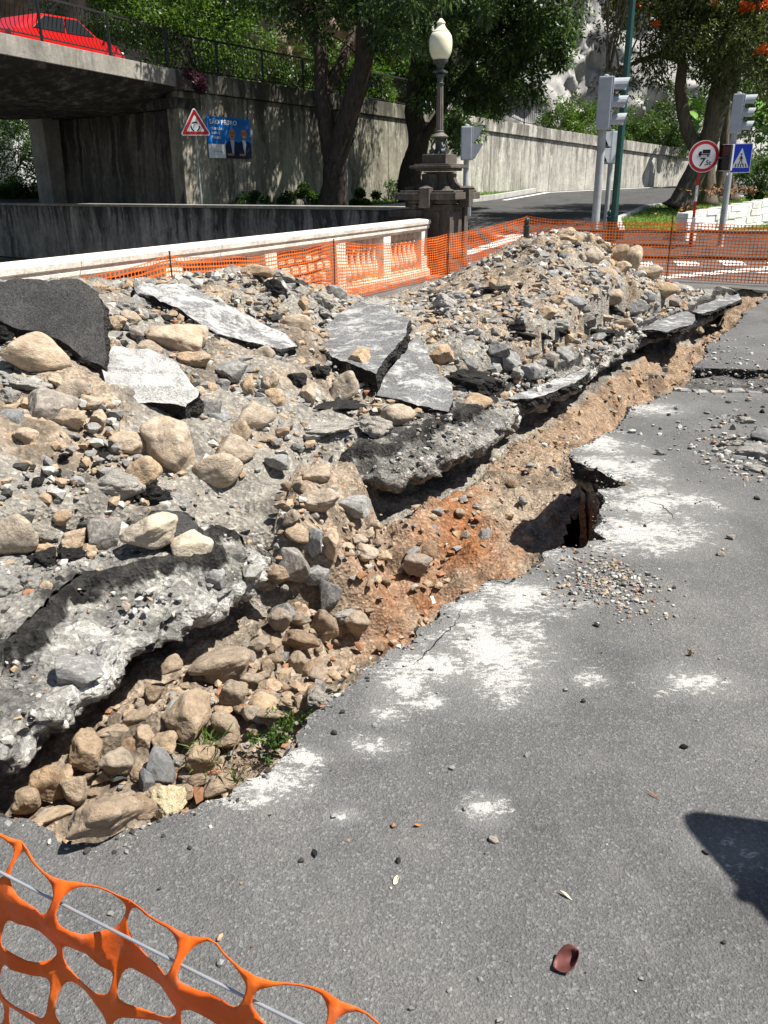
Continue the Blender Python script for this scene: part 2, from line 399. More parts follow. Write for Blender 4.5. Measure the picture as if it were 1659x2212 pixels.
M_wire = plain('steel_wire', (.42, .44, .47), .4, .15, 20, .5, .5)
M_paper = NT('crumpled_paper'); _v = M_paper.obj(); M_paper.fin(M_paper.ramp(M_paper.noise(_v, 5, 5), [(.3, (.62, .50, .30)), (.7, (.82, .72, .50))]), .7, M_paper.bump(M_paper.noise(_v, 14, 4, .5, 1.5), .8, .02), .2); M_paper = M_paper.m
M_rleaf = plain('dry_leaf_maroon', (.13, .045, .038), .55, .35, 30, .3)
M_oleaf = plain('dry_leaf_orange', (.42, .16, .05), .7, .3, 30)
M_water = plain('river_bed', (.10, .095, .085), .8, .4, 1.0, obj=False)
M_plaster = concrete('pale_plaster', (.55, .56, .57), .3, (.3, .3, .3), 1.0, .3)
M_stepr = rock_mat('leaf_litter', [(.24, .13, .07), (.30, .18, .10), (.16, .10, .06)], (.5, .4, .28), .3, .8)
def grass_mat():
    m = NT('lawn_turf'); P = m.pos(); c = m.ramp(m.noise(P, 7, 7, .7), [(.3, (.055, .10, .02)), (.55, (.12, .19, .04)), (.75, (.20, .26, .07))]); return m.fin(c, .9, m.bump(m.noise(P, 60, 5, .7), .8, .05), .1)
M_lawn = grass_mat()
# ------------------------------------------------------------------ the dug-up ground: edges of the trench in plan
def xy(lst): return [tuple(gp(a, b))[:2] for a, b in lst]
R_PX = [(0, 1765), (70, 1790), (140, 1808), (210, 1800), (320, 1775), (420, 1740), (510, 1690), (600, 1640), (690, 1550), (760, 1480), (830, 1420), (900, 1378), (945, 1345), (1000, 1290), (1060, 1255), (1130, 1235), (1210, 1190), (1305, 1165), (1306, 1060), (1345, 1048), (1268, 1012), (1222, 988), (1265, 955), (1330, 920), (1370, 880), (1450, 845)]
R_PX2 = [(1500, 795), (1530, 750), (1600, 690), (1650, 640)]
L_PX = [(0, 1680), (90, 1595), (170, 1510), (330, 1372), (430, 1330), (500, 1298), (600, 1215), (605, 1130), (650, 1010), (720, 1005), (880, 1020), (1000, 970), (1060, 930), (1110, 880), (1190, 850), (1270, 800), (1370, 730), (1500, 690), (1590, 640)]
REDGE = [(-3.2, 2.75), (-2.4, 2.35), (-1.6, 2.0)] + xy(R_PX)
BRANCH = [(4.4, 6.55), (4.5, 7.45)]
REDGE2 = xy(R_PX2) + [(6.1, 13.4)]
L_Z = [-.19] * 7 + [-.1, -.02, -.06, -.10] + [-.12] * 4 + [-.10] * 4
LEDGE = [(-3.2, 3.05), (-2.4, 2.72), (-1.6, 2.4)] + [tuple(gp(a, b, z_))[:2] for (a, b), z_ in zip(L_PX, L_Z)] + [(5.7, 13.5)]
#         crust present, crust width, at each left-edge point
_cr = [1, 1, 1, 1, 1, 1, 1, 1, 1, .75, 0, 0, .1, 1, 1, 1, 1, 1, 1, 1, 1, 1, 1]
_cw = [1, 1, .95, .95, .92, .88, .8, .7, .6, .5, .4, .4, .4, .5, .55, .55, .5, .35, .3, .3, .3, .3, .3]
FLOOR_Y = [1.6, 1.9, 2.2, 2.5, 2.8, 3.2, 3.6, 4.3, 5.2, 6.2, 7.0, 8.0, 9.0, 10.5, 12.5, 13.5]
FLOOR_Z = [-.60, -.60, -.56, -.44, -.34, -.44, -.74, -.72, -.54, -.40, -.48, -.70, -.80, -.65, -.4, -.1]

def seg_info(x, y, poly, attrs):
    """distance to a polyline, side sign (+ right of travel) and interpolated attributes"""
    best = np.full(x.shape, 1e9); side = np.zeros(x.shape); outs = [np.zeros(x.shape) for _ in attrs]
    for i in range(len(poly) - 1):
        ax, ay = poly[i]; bx, by = poly[i + 1]; dx, dy = bx - ax, by - ay; L2 = dx * dx + dy * dy
        t = np.clip(((x - ax) * dx + (y - ay) * dy) / L2, 0, 1)
        d = np.hypot(x - ax - t * dx, y - ay - t * dy); m = d < best
        best = np.where(m, d, best); side = np.where(m, np.sign((x - ax) * dy - (y - ay) * dx), side)
        for k, a in enumerate(attrs): outs[k] = np.where(m, a[i] + (a[i + 1] - a[i]) * t, outs[k])
    return best, side, outs
def inside(x, y, poly):
    c = np.zeros(x.shape, bool); n = len(poly); j = n - 1
    for i in range(n):
        xi, yi = poly[i]; xj, yj = poly[j]
        if yi != yj:
            c ^= ((yi > y) != (yj > y)) & (x < (xj - xi) * (y - yi) / (yj - yi) + xi)
        j = i
    return c
TRENCH = REDGE + REDGE2 + LEDGE[::-1]

# heap control points: photo pixel and height
HCOL = [(0, 1290, .05, 0, 640, 5.8), (150, 1240, .04, 150, 640, 5.9), (290, 1110, .05, 300, 630, 6.4), (420, 1065, .05, 480, 620, 6.9), (560, 1020, .02, 590, 590, 7.4), (700, 985, .0, 690, 628, 7.9), (850, 930, .02, 850, 658, 9.2), (960, 890, .02, 950, 642, 10.0),
        (1060, 860, .03, 1070, 565, 10.4), (1150, 825, .03, 1160, 525, 10.7), (1250, 795, .02, 1225, 505, 11.0), (1330, 742, .02, 1300, 515, 11.2), (1385, 718, .02, 1345, 565, 11.4), (1440, 690, .02, 1400, 600, 11.7), (1475, 668, .0, 1440, 628, 12.1)]
CW = []
for xb, yb, zb_, xc, yc, Yc in HCOL:
    B0_ = gp(xb, yb, zb_); C0_ = dp(xc, yc, Yc)
    for k in (0, .25, .5, .75, 1.0): q_ = B0_.lerp(C0_, k); CW.append((q_.x, q_.y, q_.z + .05 * math.sin(math.pi * k)))
CW += [(-4.2, 8.2, .1), (-2.6, 9.0, .1), (-1.4, 10.2, .05), (-.3, 12.2, 0), (.8, 13.4, 0), (2.2, 14.4, 0), (4.0, 14.4, 0), (5.0, 13.8, 0), (2.6, 13.0, .55), (3.6, 13.2, .4), (1.2, 12.2, .35),
       (-3.6, 5.2, .8), (-3.6, 4.0, .4), (-3.0, 3.25, .08), (-2.4, 2.9, .0), (-5, 5.5, .7), (-5, 3.6, .1), (-4.6, 7.0, .6), (6, 14.5, 0), (-1.9, 7.8, .7), (-.7, 9.0, .55), (.4, 10.8, .3)]
CW = np.array(CW)
_D = np.hypot(CW[:, None, 0] - CW[None, :, 0], CW[:, None, 1] - CW[None, :, 1])
_A = np.sqrt(_D ** 2 + .25) + np.eye(len(CW)) * -.06
_wgt = np.linalg.solve(np.block([[_A, np.ones((len(CW), 1))], [np.ones((1, len(CW))), np.zeros((1, 1))]]), np.append(CW[:, 2], 0))
def heap(x, y):
    d = np.sqrt((x[..., None] - CW[:, 0]) ** 2 + (y[..., None] - CW[:, 1]) ** 2 + .25)
    return np.maximum(d @ _wgt[:-1] + _wgt[-1], -.03)
def sstep(a, b, t): t = np.clip((t - a) / (b - a), 0, 1); return t * t * (3 - 2 * t)
def crust_profile(t, cw):
    """top of the broken pavement, t metres back from the edge"""
    k = np.clip(t / cw, 0, 1)
    return np.interp(k, [0, .08, .33, .42, .52, 1.0], [-.11, -.09, -.05, .0, .03, .05])
def surf(x, y, full=False):
    x = np.asarray(x, float); y = np.asarray(y, float)
    wx = x + .05 * fbm(x * 2.3, y * 2.3, 3.1, 3, 5); wy = y + .05 * fbm(x * 2.3, y * 2.3, 9.7, 3, 6)
    dl, sl, (cr, cw) = seg_info(wx, wy, LEDGE, [_cr, _cw]); dr, sr, _ = seg_info(x, y, REDGE + REDGE2, [])
    ins = inside(wx, wy, TRENCH); hp = heap(x, y)
    fl = np.interp(y, FLOOR_Y, FLOOR_Z)
    dl_in = np.where(ins, dl, -dl)
    # trench floor and walls
    wallz = np.where(cr > .5, -.30, .0)
    crs = sstep(.3, .7, cr); top = -.40 * crs + .02 * (1 - crs); run = .30 * crs + .85 * (1 - crs)
    zin = top + (fl - top) * sstep(0, 1, np.clip(dl / run, 0, 1))
    zin = np.maximum(zin, fl)
    lift = .22 * np.exp(-((x - .02) ** 2 + (y - 2.75) ** 2) / .12)              # sand that reaches the right edge
    zin = zin + lift * np.clip(dl / .3, 0, 1)
    zout_c = -.42 + (hp + .42) * sstep(cw * .72, cw * 1.12, dl); zout_s = hp
    zout = zout_c * crs + zout_s * (1 - crs)
    z = np.where(ins, zin, zout)
    right = (~ins) & (dr < dl) & (sr > 0)
    ct = np.where((cr > .5) & (~ins) & (~right) & (dl < cw * 1.02), crust_profile(dl, cw), -9)
    if full: return z, ct, dl, dr, cr, cw, ins, right, hp, fl
    return np.where(right, 0.0, np.maximum(z, ct))
_hx = np.arange(-8, 9.02, .04); _hy = np.arange(.6, 16.62, .04)
_HS = np.concatenate([surf(*np.meshgrid(c, _hy, indexing='ij')) for c in np.array_split(_hx, 8)])
def surf_fast(x, y):
    u = np.clip((x - _hx[0]) / .04, 0, len(_hx) - 1.001); v = np.clip((y - _hy[0]) / .04, 0, len(_hy) - 1.001); i = u.astype(int); j = v.astype(int); a = u - i; b = v - j
    return (_HS[i, j] * (1 - a) + _HS[i + 1, j] * a) * (1 - b) + (_HS[i, j + 1] * (1 - a) + _HS[i + 1, j + 1] * a) * b
def hit(px, py, tmax=18.0):
    d = ray(px, py); t = np.linspace(.8, tmax, 900); X = d.x * t; Y = d.y * t; Z = CAM_H + d.z * t
    s = surf_fast(X, Y); k = np.argmax(Z < s)
    if not (Z < s).any(): return gp(px, py, 0)
    k = max(k, 1); a = (Z[k - 1] - s[k - 1]); b = (s[k] - Z[k]); tt = t[k - 1] + (t[k] - t[k - 1]) * a / max(a + b, 1e-6)
    return CO + d * tt

# ------------------------------------------------------------------ earth: one height field for heap and trench
def mixc(a, b, t): return a + (b - a) * t[..., None]
gx = np.arange(-5.0, 6.4, .034)
gy = [1.6]
while gy[-1] < 14.6: gy.append(gy[-1] + .02 + .0028 * (gy[-1] - 1.6))
gy = np.array(gy); X, Y = np.meshgrid(gx, gy, indexing='ij')
z, ct, dl, dr, cr, cw, ins, right, hp, fl = surf(X, Y, True)
lump = fbm(X * 3.1, Y * 3.1, 0, 5, 11); fine = fbm(X * 14, Y * 14, 0, 4, 23)
clod = np.abs(fbm(X * 7, Y * 7, 4.0, 3, 31))
z = z + np.where(ins, .05, .05) * lump * np.where(right, 0, 1) + np.where(ins, .018, .014) * fine + np.where(ins, .05 * clod - .035, .03 * clod)
z = np.where(right, fl + .03 * lump, z); z = np.where((hp < .03) & ~ins, z - .05, z)
z = np.where((ct > -5) & (z > ct - .05), ct - .05, z)
c_red = np.array([.27, .125, .058]); c_tan = np.array([.32, .258, .195]); c_gry = np.array([.28, .262, .23]); c_sand = np.array([.40, .33, .245]); c_dk = np.array([.15, .125, .10])
C = np.zeros(X.shape + (3,)) + c_gry
C = mixc(C, np.broadcast_to(c_tan, C.shape), sstep(-.15, .5, fbm(X * 1.1, Y * 1.1, 7, 4, 41) + .25 * (X > .8)))
tr = mixc(np.broadcast_to(c_tan, C.shape), np.broadcast_to(c_red, C.shape), sstep(.35, 1.0, np.exp(-((X - .75) ** 2 / .55 + (Y - 4.6) ** 2 / 2.2)) + .5 * np.exp(-((X - 2.9) ** 2 / 1.2 + (Y - 8.4) ** 2 / 3)) + .55 * np.exp(-((X + .9) ** 2 / .6 + (Y - 2.4) ** 2 / .4)) + .45 * fbm(X * 2, Y * 2, 1, 4, 47)))
tr = mixc(tr, np.broadcast_to(c_sand, C.shape), .85 * np.exp(-((X + .05) ** 2 / .12 + (Y - 2.85) ** 2 / .35)))
tr = mixc(tr, np.broadcast_to(np.array([.27, .175, .11]), C.shape), .55 * sstep(5.6, 7.0, Y))
C = np.where((ins | right)[..., None], tr, C); C = np.clip(mixc(C, C * .55, sstep(.1, .7, fbm(X * 5, Y * 5, 2, 4, 53))), .02, .8)
bx, by = (.75, 16.6), (-3.3, 7.3)
behind = (X - by[0]) * (bx[1] - by[1]) - (Y - by[1]) * (bx[0] - by[0]) < .18 * 10
P = np.stack([X, Y, z], -1)
keep = ~((right & (dr > .45)) | behind)
far0 = (~ins) & (hp < -.005) & (dl > .5); keep &= ~far0
km = keep[:-1, :-1] & keep[1:, :-1] & keep[1:, 1:] & keep[:-1, 1:]
earth = mesh_obj('excavated_earth', grid_mesh('excavated_earth', P, M_earth, True, km, C)); tag(earth, kind='structure')

# ------------------------------------------------------------------ asphalt on the camera's side, with the broken rim of the trench
def resample(poly, step, amp, seed, f=9.0):
    out = []
    for i in range(len(poly) - 1):
        a, b = Vector(poly[i]), Vector(poly[i + 1]); n = max(1, int((b - a).length / step))
        for k in range(n): out.append(a.lerp(b, k / n))
    out.append(Vector(poly[-1])); res = []
    for i, p in enumerate(out):
        q, r_ = out[max(i - 1, 0)], out[min(i + 1, len(out) - 1)]; t = (r_ - q).normalized(); nn = Vector((-t.y, t.x))
        a = float(fbm(p.x * f, p.y * f, 0, 4, seed)) * amp + float(fbm(p.x * f * .3, p.y * f * .3, 5, 2, seed)) * amp * 1.4
        res.append(p + nn * a)
    return res
rim1 = resample(REDGE, .014, .024, 61, 13.0); rimb = resample([REDGE[-1]] + BRANCH + [REDGE2[0]], .04, .02, 67, 6)[1:-1]; rim2 = resample(REDGE2, .035, .03, 71, 6)
rim = rim1 + rimb + rim2
back = [Vector(p) for p in [(5.6, 14.0), (4.9, 13.3), (3.0, 11.4), (1.4, 8.6), (.2, 7.0), (-1.2, 6.0), (-2.6, 4.6), (-3.6, 3.6)]]
hole = rim + back
outer = [Vector(p) for p in [(-14.6, -19), (60, -19), (60, 19), (-1.2, 19.0), (1.0, 17.35), (.72, 16.55), (-3.37, 7.1)]]
LIME = []
def lime(px, py, wx_, wy_, k=1.0):
    c = gp(px, py); s = pxm(c); dep = (CAM_H) / (c - CO).length
    LIME.append((c.x, c.y, wx_ * s * 1.18, wy_ * s / dep * 1.18, R(0), k * .9))
for a in [(1060, 1400, 190, 130), (960, 1440, 160, 60), (1130, 1290, 150, 55), (1380, 1150, 230, 55), (1400, 1085, 190, 50), (1330, 1010, 130, 55), (1290, 955, 120, 40), (1500, 1472, 130, 45, .8), (1050, 1750, 65, 45, .9), (742, 1762, 45, 22, .9),
          (570, 1690, 130, 60), (650, 1635, 75, 28), (940, 1515, 50, 26, .9), (830, 1540, 60, 30, .8), (800, 1610, 90, 30, .8), (1270, 1465, 60, 26, .8), (1400, 880, 110, 22, .8), (1600, 1840, 130, 60, .55), (870, 1480, 90, 60), (1200, 1200, 130, 30, .7), (1010, 1310, 90, 40, .9)]: lime(*a)
M_asph = asphalt('worn_asphalt_with_lime', 1.08, LIME)
def rim_mat():
    m = NT('asphalt_rim_layers'); P = m.pos(); sp = m.n('ShaderNodeSeparateXYZ'); m.t.links.new(P, sp.inputs[0])
    zz = m.ma('ADD', sp.outputs[2], m.ma('MULTIPLY', m.ma('SUBTRACT', m.noise(P, 9, 5, .6), .5), .09))
    c = m.ramp(m.ma('ADD', m.ma('MULTIPLY', zz, 2.0), 1.0), [(.1, (.27, .15, .085)), (.42, (.24, .15, .10)), (.55, (.36, .34, .30)), (.72, (.42, .40, .365)), (.79, (.045, .043, .04)), (.98, (.07, .068, .065))])
    c = m.mix(1.0, c, m.ramp(m.noise(P, 30, 7, .7), [(.25, .55), (.5, 1.0), (.75, 1.4)]), 'MULTIPLY')
    return m.fin(c, .95, m.bump(m.ma('ADD', m.noise(P, 26, 7, .7), m.vor(P, 30)), 1.0, .04), .1)
M_rim = rim_mat()
mb = MB(); polys = [[Vector((p.x, p.y, 0)) for p in outer], [Vector((p.x, p.y, 0)) for p in hole]]
allp = polys[0] + polys[1]; mb.add(allp, [tuple(t) for t in tessellate_polygon(polys)])
me = bpy.data.meshes.new('asphalt_pavement'); me.from_pydata([tuple(v) for v in mb.v], [], mb.f)
bm = bmesh.new(); bm.from_mesh(me)
for f_ in bm.faces:
    if f_.normal.z < 0: f_.normal_flip()
bm.to_mesh(me); bm.free(); me.materials.append(M_asph); asph = mesh_obj('asphalt_pavement', me); tag(asph, kind='structure')
# rim skirt: real thickness of the asphalt with a ragged face, undercut in places
rows = [0, -.012, -.04, -.08, -.12, -.16, -.22, -.3, -.4, -.55, -.72]; n = len(rim); S = np.zeros((n, len(rows), 3)); ra = np.array([(p.x, p.y) for p in rim])
tg = np.gradient(ra, axis=0); tg /= np.linalg.norm(tg, axis=1)[:, None] + 1e-9; nr = np.stack([tg[:, 1], -tg[:, 0]], -1)   # away from the trench
for k, zz in enumerate(rows):
    off = (-.006 if k == 1 else 0) + (.03 * fbm(ra[:, 0] * 11, ra[:, 1] * 11, zz * 14, 4, 81) + (.02 + .10 * np.clip((-zz - .10) * 6, 0, 1)) * (k > 2)) * (k > 0)
    S[:, k, :2] = ra + nr * off[:, None] if np.ndim(off) else ra + nr * off
    S[:, k, 2] = zz
skirt = mesh_obj('broken_rim', grid_mesh('broken_rim', S, M_rim, False), asph)

# shallow cross cut at the far right
mb = MB(); bf = [Vector((p[0], p[1])) for p in [REDGE[-1]] + BRANCH + [REDGE2[0]]]
cg = np.linspace(0, 1, 40); cu = np.linspace(0, 1, 14); A0, A1, B1, B0 = [np.array(v) for v in bf]
PP = np.zeros((40, 14, 3))
for i, s_ in enumerate(cg):
    lo = A0 + (A1 - A0) * s_; hi = B0 + (B1 - B0) * s_
    for j, q in enumerate(cu): PP[i, j, :2] = lo + (hi - lo) * (q * 1.16 - .08)
PP[..., 2] = -.085 + .03 * fbm(PP[..., 0] * 7, PP[..., 1] * 7, 0, 4, 91)
cc = np.zeros((40, 14, 3)) + np.array([.11, .105, .10]); cc *= (1 + .5 * fbm(PP[..., 0] * 5, PP[..., 1] * 5, 2, 3, 92))[..., None]
tag(mesh_obj('cross_cut_bed', grid_mesh('cross_cut_bed', PP, M_earth, True, None, np.clip(cc, .02, 1))), kind='structure')
rs = random.Random(5); dd = (A1 - A0) / np.linalg.norm(A1 - A0); nn = np.array([-dd[1], dd[0]])
sett_me = MB().box((0, 0, 0), (.13, .10, .10)).mesh('sett', M_grey, False, .012)
for k in range(14):
    o = mesh_obj('sett', sett_me, bpy.data.objects['cross_cut_bed']); q = A0 + dd * (.10 + k * .145) + nn * (.07 + rs.uniform(-.012, .012))
    o.location = (q[0], q[1], -.052 + rs.uniform(-.012, .012)); o.rotation_euler = (rs.uniform(-.08, .08), rs.uniform(-.08, .08), math.atan2(dd[1], dd[0]) + rs.uniform(-.1, .1)); o.scale = (rs.uniform(.85, 1.05), 1, 1)

# ------------------------------------------------------------------ broken pavement crust on the far side of the trench
def crust(name, label, i0, i1, step, seed, white=1.0):
    src = [Vector(p) for p in LEDGE[i0:i1 + 1]]
    for _ in range(2): src = [src[0]] + [q for a_, b_ in zip(src[:-1], src[1:]) for q in (a_.lerp(b_, .25), a_.lerp(b_, .75))] + [src[-1]]
    pl = resample([tuple(p) for p in src], step, .03, seed, 3.0); a = np.array([(p.x, p.y) for p in pl]); n = len(a)
    sm = a.copy()
    for _ in range(int((.5 / step) ** 2 * .5)): sm[1:-1] = (sm[:-2] + sm[2:] + 2 * sm[1:-1]) / 4
    tg = np.gradient(sm, axis=0); tg /= np.linalg.norm(tg, axis=1)[:, None]; nr = np.stack([-tg[:, 1], tg[:, 0]], -1)      # away from trench (left)
    _, _, (cr_, cw_) = seg_info(a[:, 0], a[:, 1], LEDGE, [_cr, _cw])
    prof = [(k, None) for k in np.linspace(1.12, .0, 64)] + [(-.010, -.125), (-.016, -.14), (-.018, -.16), (-.010, -.18), (-.002, -.20), (.0, -.215), (.01, -.23), (.03, -.245), (.07, -.26), (.14, -.275), (.25, -.30), (.42, -.34)]
    Pm = np.zeros((n, len(prof), 3)); Cm = np.zeros_like(Pm)
    base = np.array([.33, .315, .285]); blk = np.array([.042, .040, .038]); con = np.array([.40, .385, .35]); wht = np.array([.60, .585, .55]) * white + np.array([.22, .205, .185]) * (1 - white); con = con * (.45 + .55 * white); base = base * (.7 + .3 * white); und = np.array([.26, .20, .15])
    for j, (k, zz) in enumerate(prof):
        t = k * cw_ if zz is None else k * np.ones(n); Xp = a + nr * t[:, None]; x, y = Xp[:, 0], Xp[:, 1]
        zb = crust_profile(t, cw_) if zz is None else np.full(n, zz)
        wob = fbm(x * 6, y * 6, zb * 6, 5, seed + 3, .58); rid = 1 - 2 * np.abs(fbm(x * 9, y * 9, zb * 9, 4, seed + 4)); kk = k + .16 * fbm(x * 2.2, y * 2.2, 0, 5, seed + 5, .6) if zz is None else np.full(n, -1.0)
        if zz is None:
            st = np.interp(kk, [0, .08, .30, .345, .37, .50, 1.2], [-.11, -.10, -.065, -.045, .012, .03, .05]); lo = kk < .36
            cell = np.round(fbm(x * 7, y * 7, 2.0, 2, seed + 9) * 2.6) / 2.6
            zb = st + np.where(lo, .030 * wob + .020 * cell + .010 * rid, .016 * wob + .010 * cell - .020 * np.clip(rid - .75, 0, 1) * 3)
            zb = zb - (.10 * max(0, (k - 1.0) / .12))
            dirt = sstep(-.05, .4, fbm(x * 3.1, y * 3.1, 8, 5, seed + 12, .62)); top_c = (base * (1 + .35 * wob)[:, None]) * (1 - .85 * dirt)[:, None] + blk * (.85 * dirt)[:, None]
            c = np.where((kk > .52)[:, None], top_c, np.where((kk > .335)[:, None], blk * (1 + .5 * rid)[:, None], con * (.85 + .55 * cell)[:, None]))
            gm = sstep(.15, .45, fbm(x * 4.5, y * 4.5, 3, 4, seed + 14)); c = np.where((kk <= .335)[:, None], c * (1 - .6 * gm)[:, None] + np.array([.19, .185, .18]) * (.6 * gm)[:, None], c)
            edge = sstep(.20, .0, kk); c = c + (wht - c) * (edge * np.clip(.45 + 1.2 * wob, 0, 1))[:, None]
        else:
            z_off = .026 * fbm(x * 13, y * 13, zz * 20, 4, seed + 6); zb = zb + z_off; Xp = Xp + nr * (.055 * fbm(x * 10, y * 10, zz * 14, 5, seed + 7, .6))[:, None]
            f_ = np.clip((-zz - .21) / .08, 0, 1); c = wht * (1 - f_) * .85 + und * f_ + np.zeros((n, 3)); c = c * (1 + .5 * wob + .2 * rid)[:, None]
        Pm[:, j, :2] = Xp; Pm[:, j, 2] = zb; Cm[:, j] = np.clip(c, .02, .8)
    for e, sgn in ((0, 1), (n - 1, -1)):                            # sink both ends into the rubble
        for q in range(10): i = e + sgn * q; Pm[i, :, 2] -= .10 * ((10 - q) / 10) ** 2
    o = mesh_obj(name, grid_mesh(name, Pm, M_crust, True, None, Cm)); return tag(o, label, 'broken pavement')
crust('broken_pavement_edge', 'nearest overhanging edge of black asphalt on pale concrete above the cobble-filled trench', 0, 9, .017, 101, .9)
crust('broken_pavement_edge', 'middle overhanging edge of broken asphalt above the red earth of the trench', 12, 16, .022, 131, .25)
crust('broken_pavement_edge', 'farthest broken asphalt edge along the trench beside the boulder heap', 16, 22, .035, 151, .5)
# ------------------------------------------------------------------ street beyond, river channel
def gz(Y): return float(np.interp(Y, [19, 28, 45, 60, 90], [0, .68, 1.2, 1.5, 1.7]))
CH_A, CH_B = Vector((1.0, 17.4)), Vector((-30, 43.5))           # far wall of the river channel
def chx(Y): return CH_A.x + (Y - CH_A.y) * (CH_B.x - CH_A.x) / (CH_B.y - CH_A.y)
rowsY = [19, 21, 23, 25, 28, 32, 36, 40, 45, 52, 60, 75, 95]; PP = np.zeros((len(rowsY), 30, 3))
for i, yy in enumerate(rowsY):
    for j in range(30): PP[i, j] = (chx(yy) + (70 - chx(yy)) * j / 29, yy, gz(yy))
tag(mesh_obj('road', grid_mesh('road', PP, M_road, True)), kind='structure')
mb = MB(); mb.add([(-60, -20, -2.6), (6, -20, -2.6), (6, 60, -2.6), (-60, 60, -2.6)], [(0, 1, 2, 3)]); tag(mb.build('riverbed', M_water), kind='structure')
BAL_A, BAL_B = Vector((.75, 16.55)), Vector((-3.3, 7.3)); BAL_D = (BAL_B - BAL_A).normalized(); BAL_N = Vector((-BAL_D.y, BAL_D.x))
if BAL_N.x < 0: BAL_N = -BAL_N                                   # towards the street
BAL_E = BAL_A + BAL_D * 26
# near bank of the channel below the balustrade
mb = MB(); a, b = BAL_A - BAL_N * .10, BAL_E - BAL_N * .10
mb.prism([(a.x, a.y), (b.x, b.y), (b.x + BAL_N.x * .25, b.y + BAL_N.y * .25), (a.x + BAL_N.x * .25, a.y + BAL_N.y * .25)], lambda p: (p[0], p[1], -2.6), lambda p: (p[0], p[1], -.01))
tag(mb.build('river_bank_wall', M_chan), 'concrete bank wall of the river channel under the balustrade', 'wall')
# far channel wall: smooth concrete parapet on rough dark masonry
cd = (CH_B - CH_A).normalized(); cn = Vector((cd.y, -cd.x));
if cn.y > 0: cn = -cn
ch = thing('channel_wall', 'long dark streaked concrete parapet of the river channel behind the balustrade', 'wall', (CH_A.x, CH_A.y, 0))
def strip(mb, A, B, off0, off1, z0, z1):
    q = [A + cn * off0, B + cn * off0, B + cn * off1, A + cn * off1]; mb.prism([(p.x - CH_A.x, p.y - CH_A.y) for p in q], lambda p: (p[0], p[1], z0), lambda p: (p[0], p[1], z1))
CW_ = [(0, 1.10), (.25, 1.14), (.5, 1.20), (1, 1.4)]
mb = MB(); B_ = CH_A + cd * 34; strip(mb, CH_A + cd * .3, B_, 0, -.38, -.45, 1.12); mb.build('parapet', M_chan, ch, False, .015)
mb = MB(); strip(mb, CH_A + cd * .3, B_, .05, -.42, 1.122, 1.19); mb.build('coping', M_deck, ch, False, .012)
mb = MB(); strip(mb, CH_A, B_, .12, -.4, -2.6, -.47); mb.build('masonry_base', M_basalt, ch)

# balustrade: parts in local coords (x along, y to the river, z up)
ang = math.atan2(BAL_D.y, BAL_D.x)
bal = thing('balustrade', 'cream balustrade with vase balusters and heavy handrail beside the river', 'balustrade', (BAL_A.x, BAL_A.y, 0), ang)
def sweep_x(mb, prof, x0, x1, n=1):
    vs = []; m = len(prof)
    for k in range(n + 1):
        for y_, z_ in prof: vs.append((x0 + (x1 - x0) * k / n, y_, z_))
    fs = [(k * m + i, k * m + (i + 1) % m, (k + 1) * m + (i + 1) % m, (k + 1) * m + i) for k in range(n) for i in range(m)]
    fs += [tuple(range(m)), tuple(n * m + i for i in reversed(range(m)))]; mb.add(vs, fs)
RAILP = [(-.12, .80), (.12, .80), (.125, .83), (.165, .85), (.17, .885), (.15, .905), (.19, .925), (.2, .975), (.17, 1.0), (.0, 1.015), (-.17, 1.0), (-.2, .975), (-.19, .925), (-.15, .905), (-.17, .885), (-.165, .85), (-.125, .83)]
mb = MB(); xx = 0.0; rl = random.Random(3)
for k in range(11):
    sweep_x(mb, RAILP, xx + .004, xx + 2.3 - .004); xx += 2.3
mb.build('handrail', M_rail, bal, False)
PL = [(-.17, -.02), (.17, -.02), (.17, .10), (.14, .13), (-.14, .13), (-.17, .10)]
mb = MB(); sweep_x(mb, PL, -.1, 25.3); mb.build('plinth', M_balus, bal, False)
BPROF = [(.075, .13), (.075, .17), (.05, .185), (.06, .20), (.088, .27), (.092, .31), (.075, .38), (.048, .47), (.038, .55), (.040, .62), (.058, .635), (.058, .655), (.042, .665), (.06, .70), (.075, .715), (.075, .80)]
bme = MB().lathe(BPROF, 14).mesh('baluster', M_balus, .7); ped = MB().box((0, 0, .465), (.30, .27, .67)).mesh('pedestal', M_rail, False, .012)
lat = MB().box((0, 0, 0), (.17, .12, .10)).mesh('pierced_block', M_balus, False, .012)
x = .45; bay = 0; rb = random.Random(8)
while x < 20:
    o = mesh_obj('pedestal', ped, bal); o.location = (x - .28, 0, 0)
    if bay < 2:
        for k in range(7):
            o = mesh_obj('baluster', bme, bal); o.location = (x + k * .21 + .02, 0, 0)
        x += 7 * .21 + .28
    else:        # pierced block infill further along
        for r_ in range(4):
            for k in range(7):
                o = mesh_obj('pierced_block', lat, bal); o.location = (x + .02 + k * .245 + (r_ % 2) * .12, rb.uniform(-.01, .01), .20 + r_ * .155)
        x += 7 * .245 + .32
    bay += 1

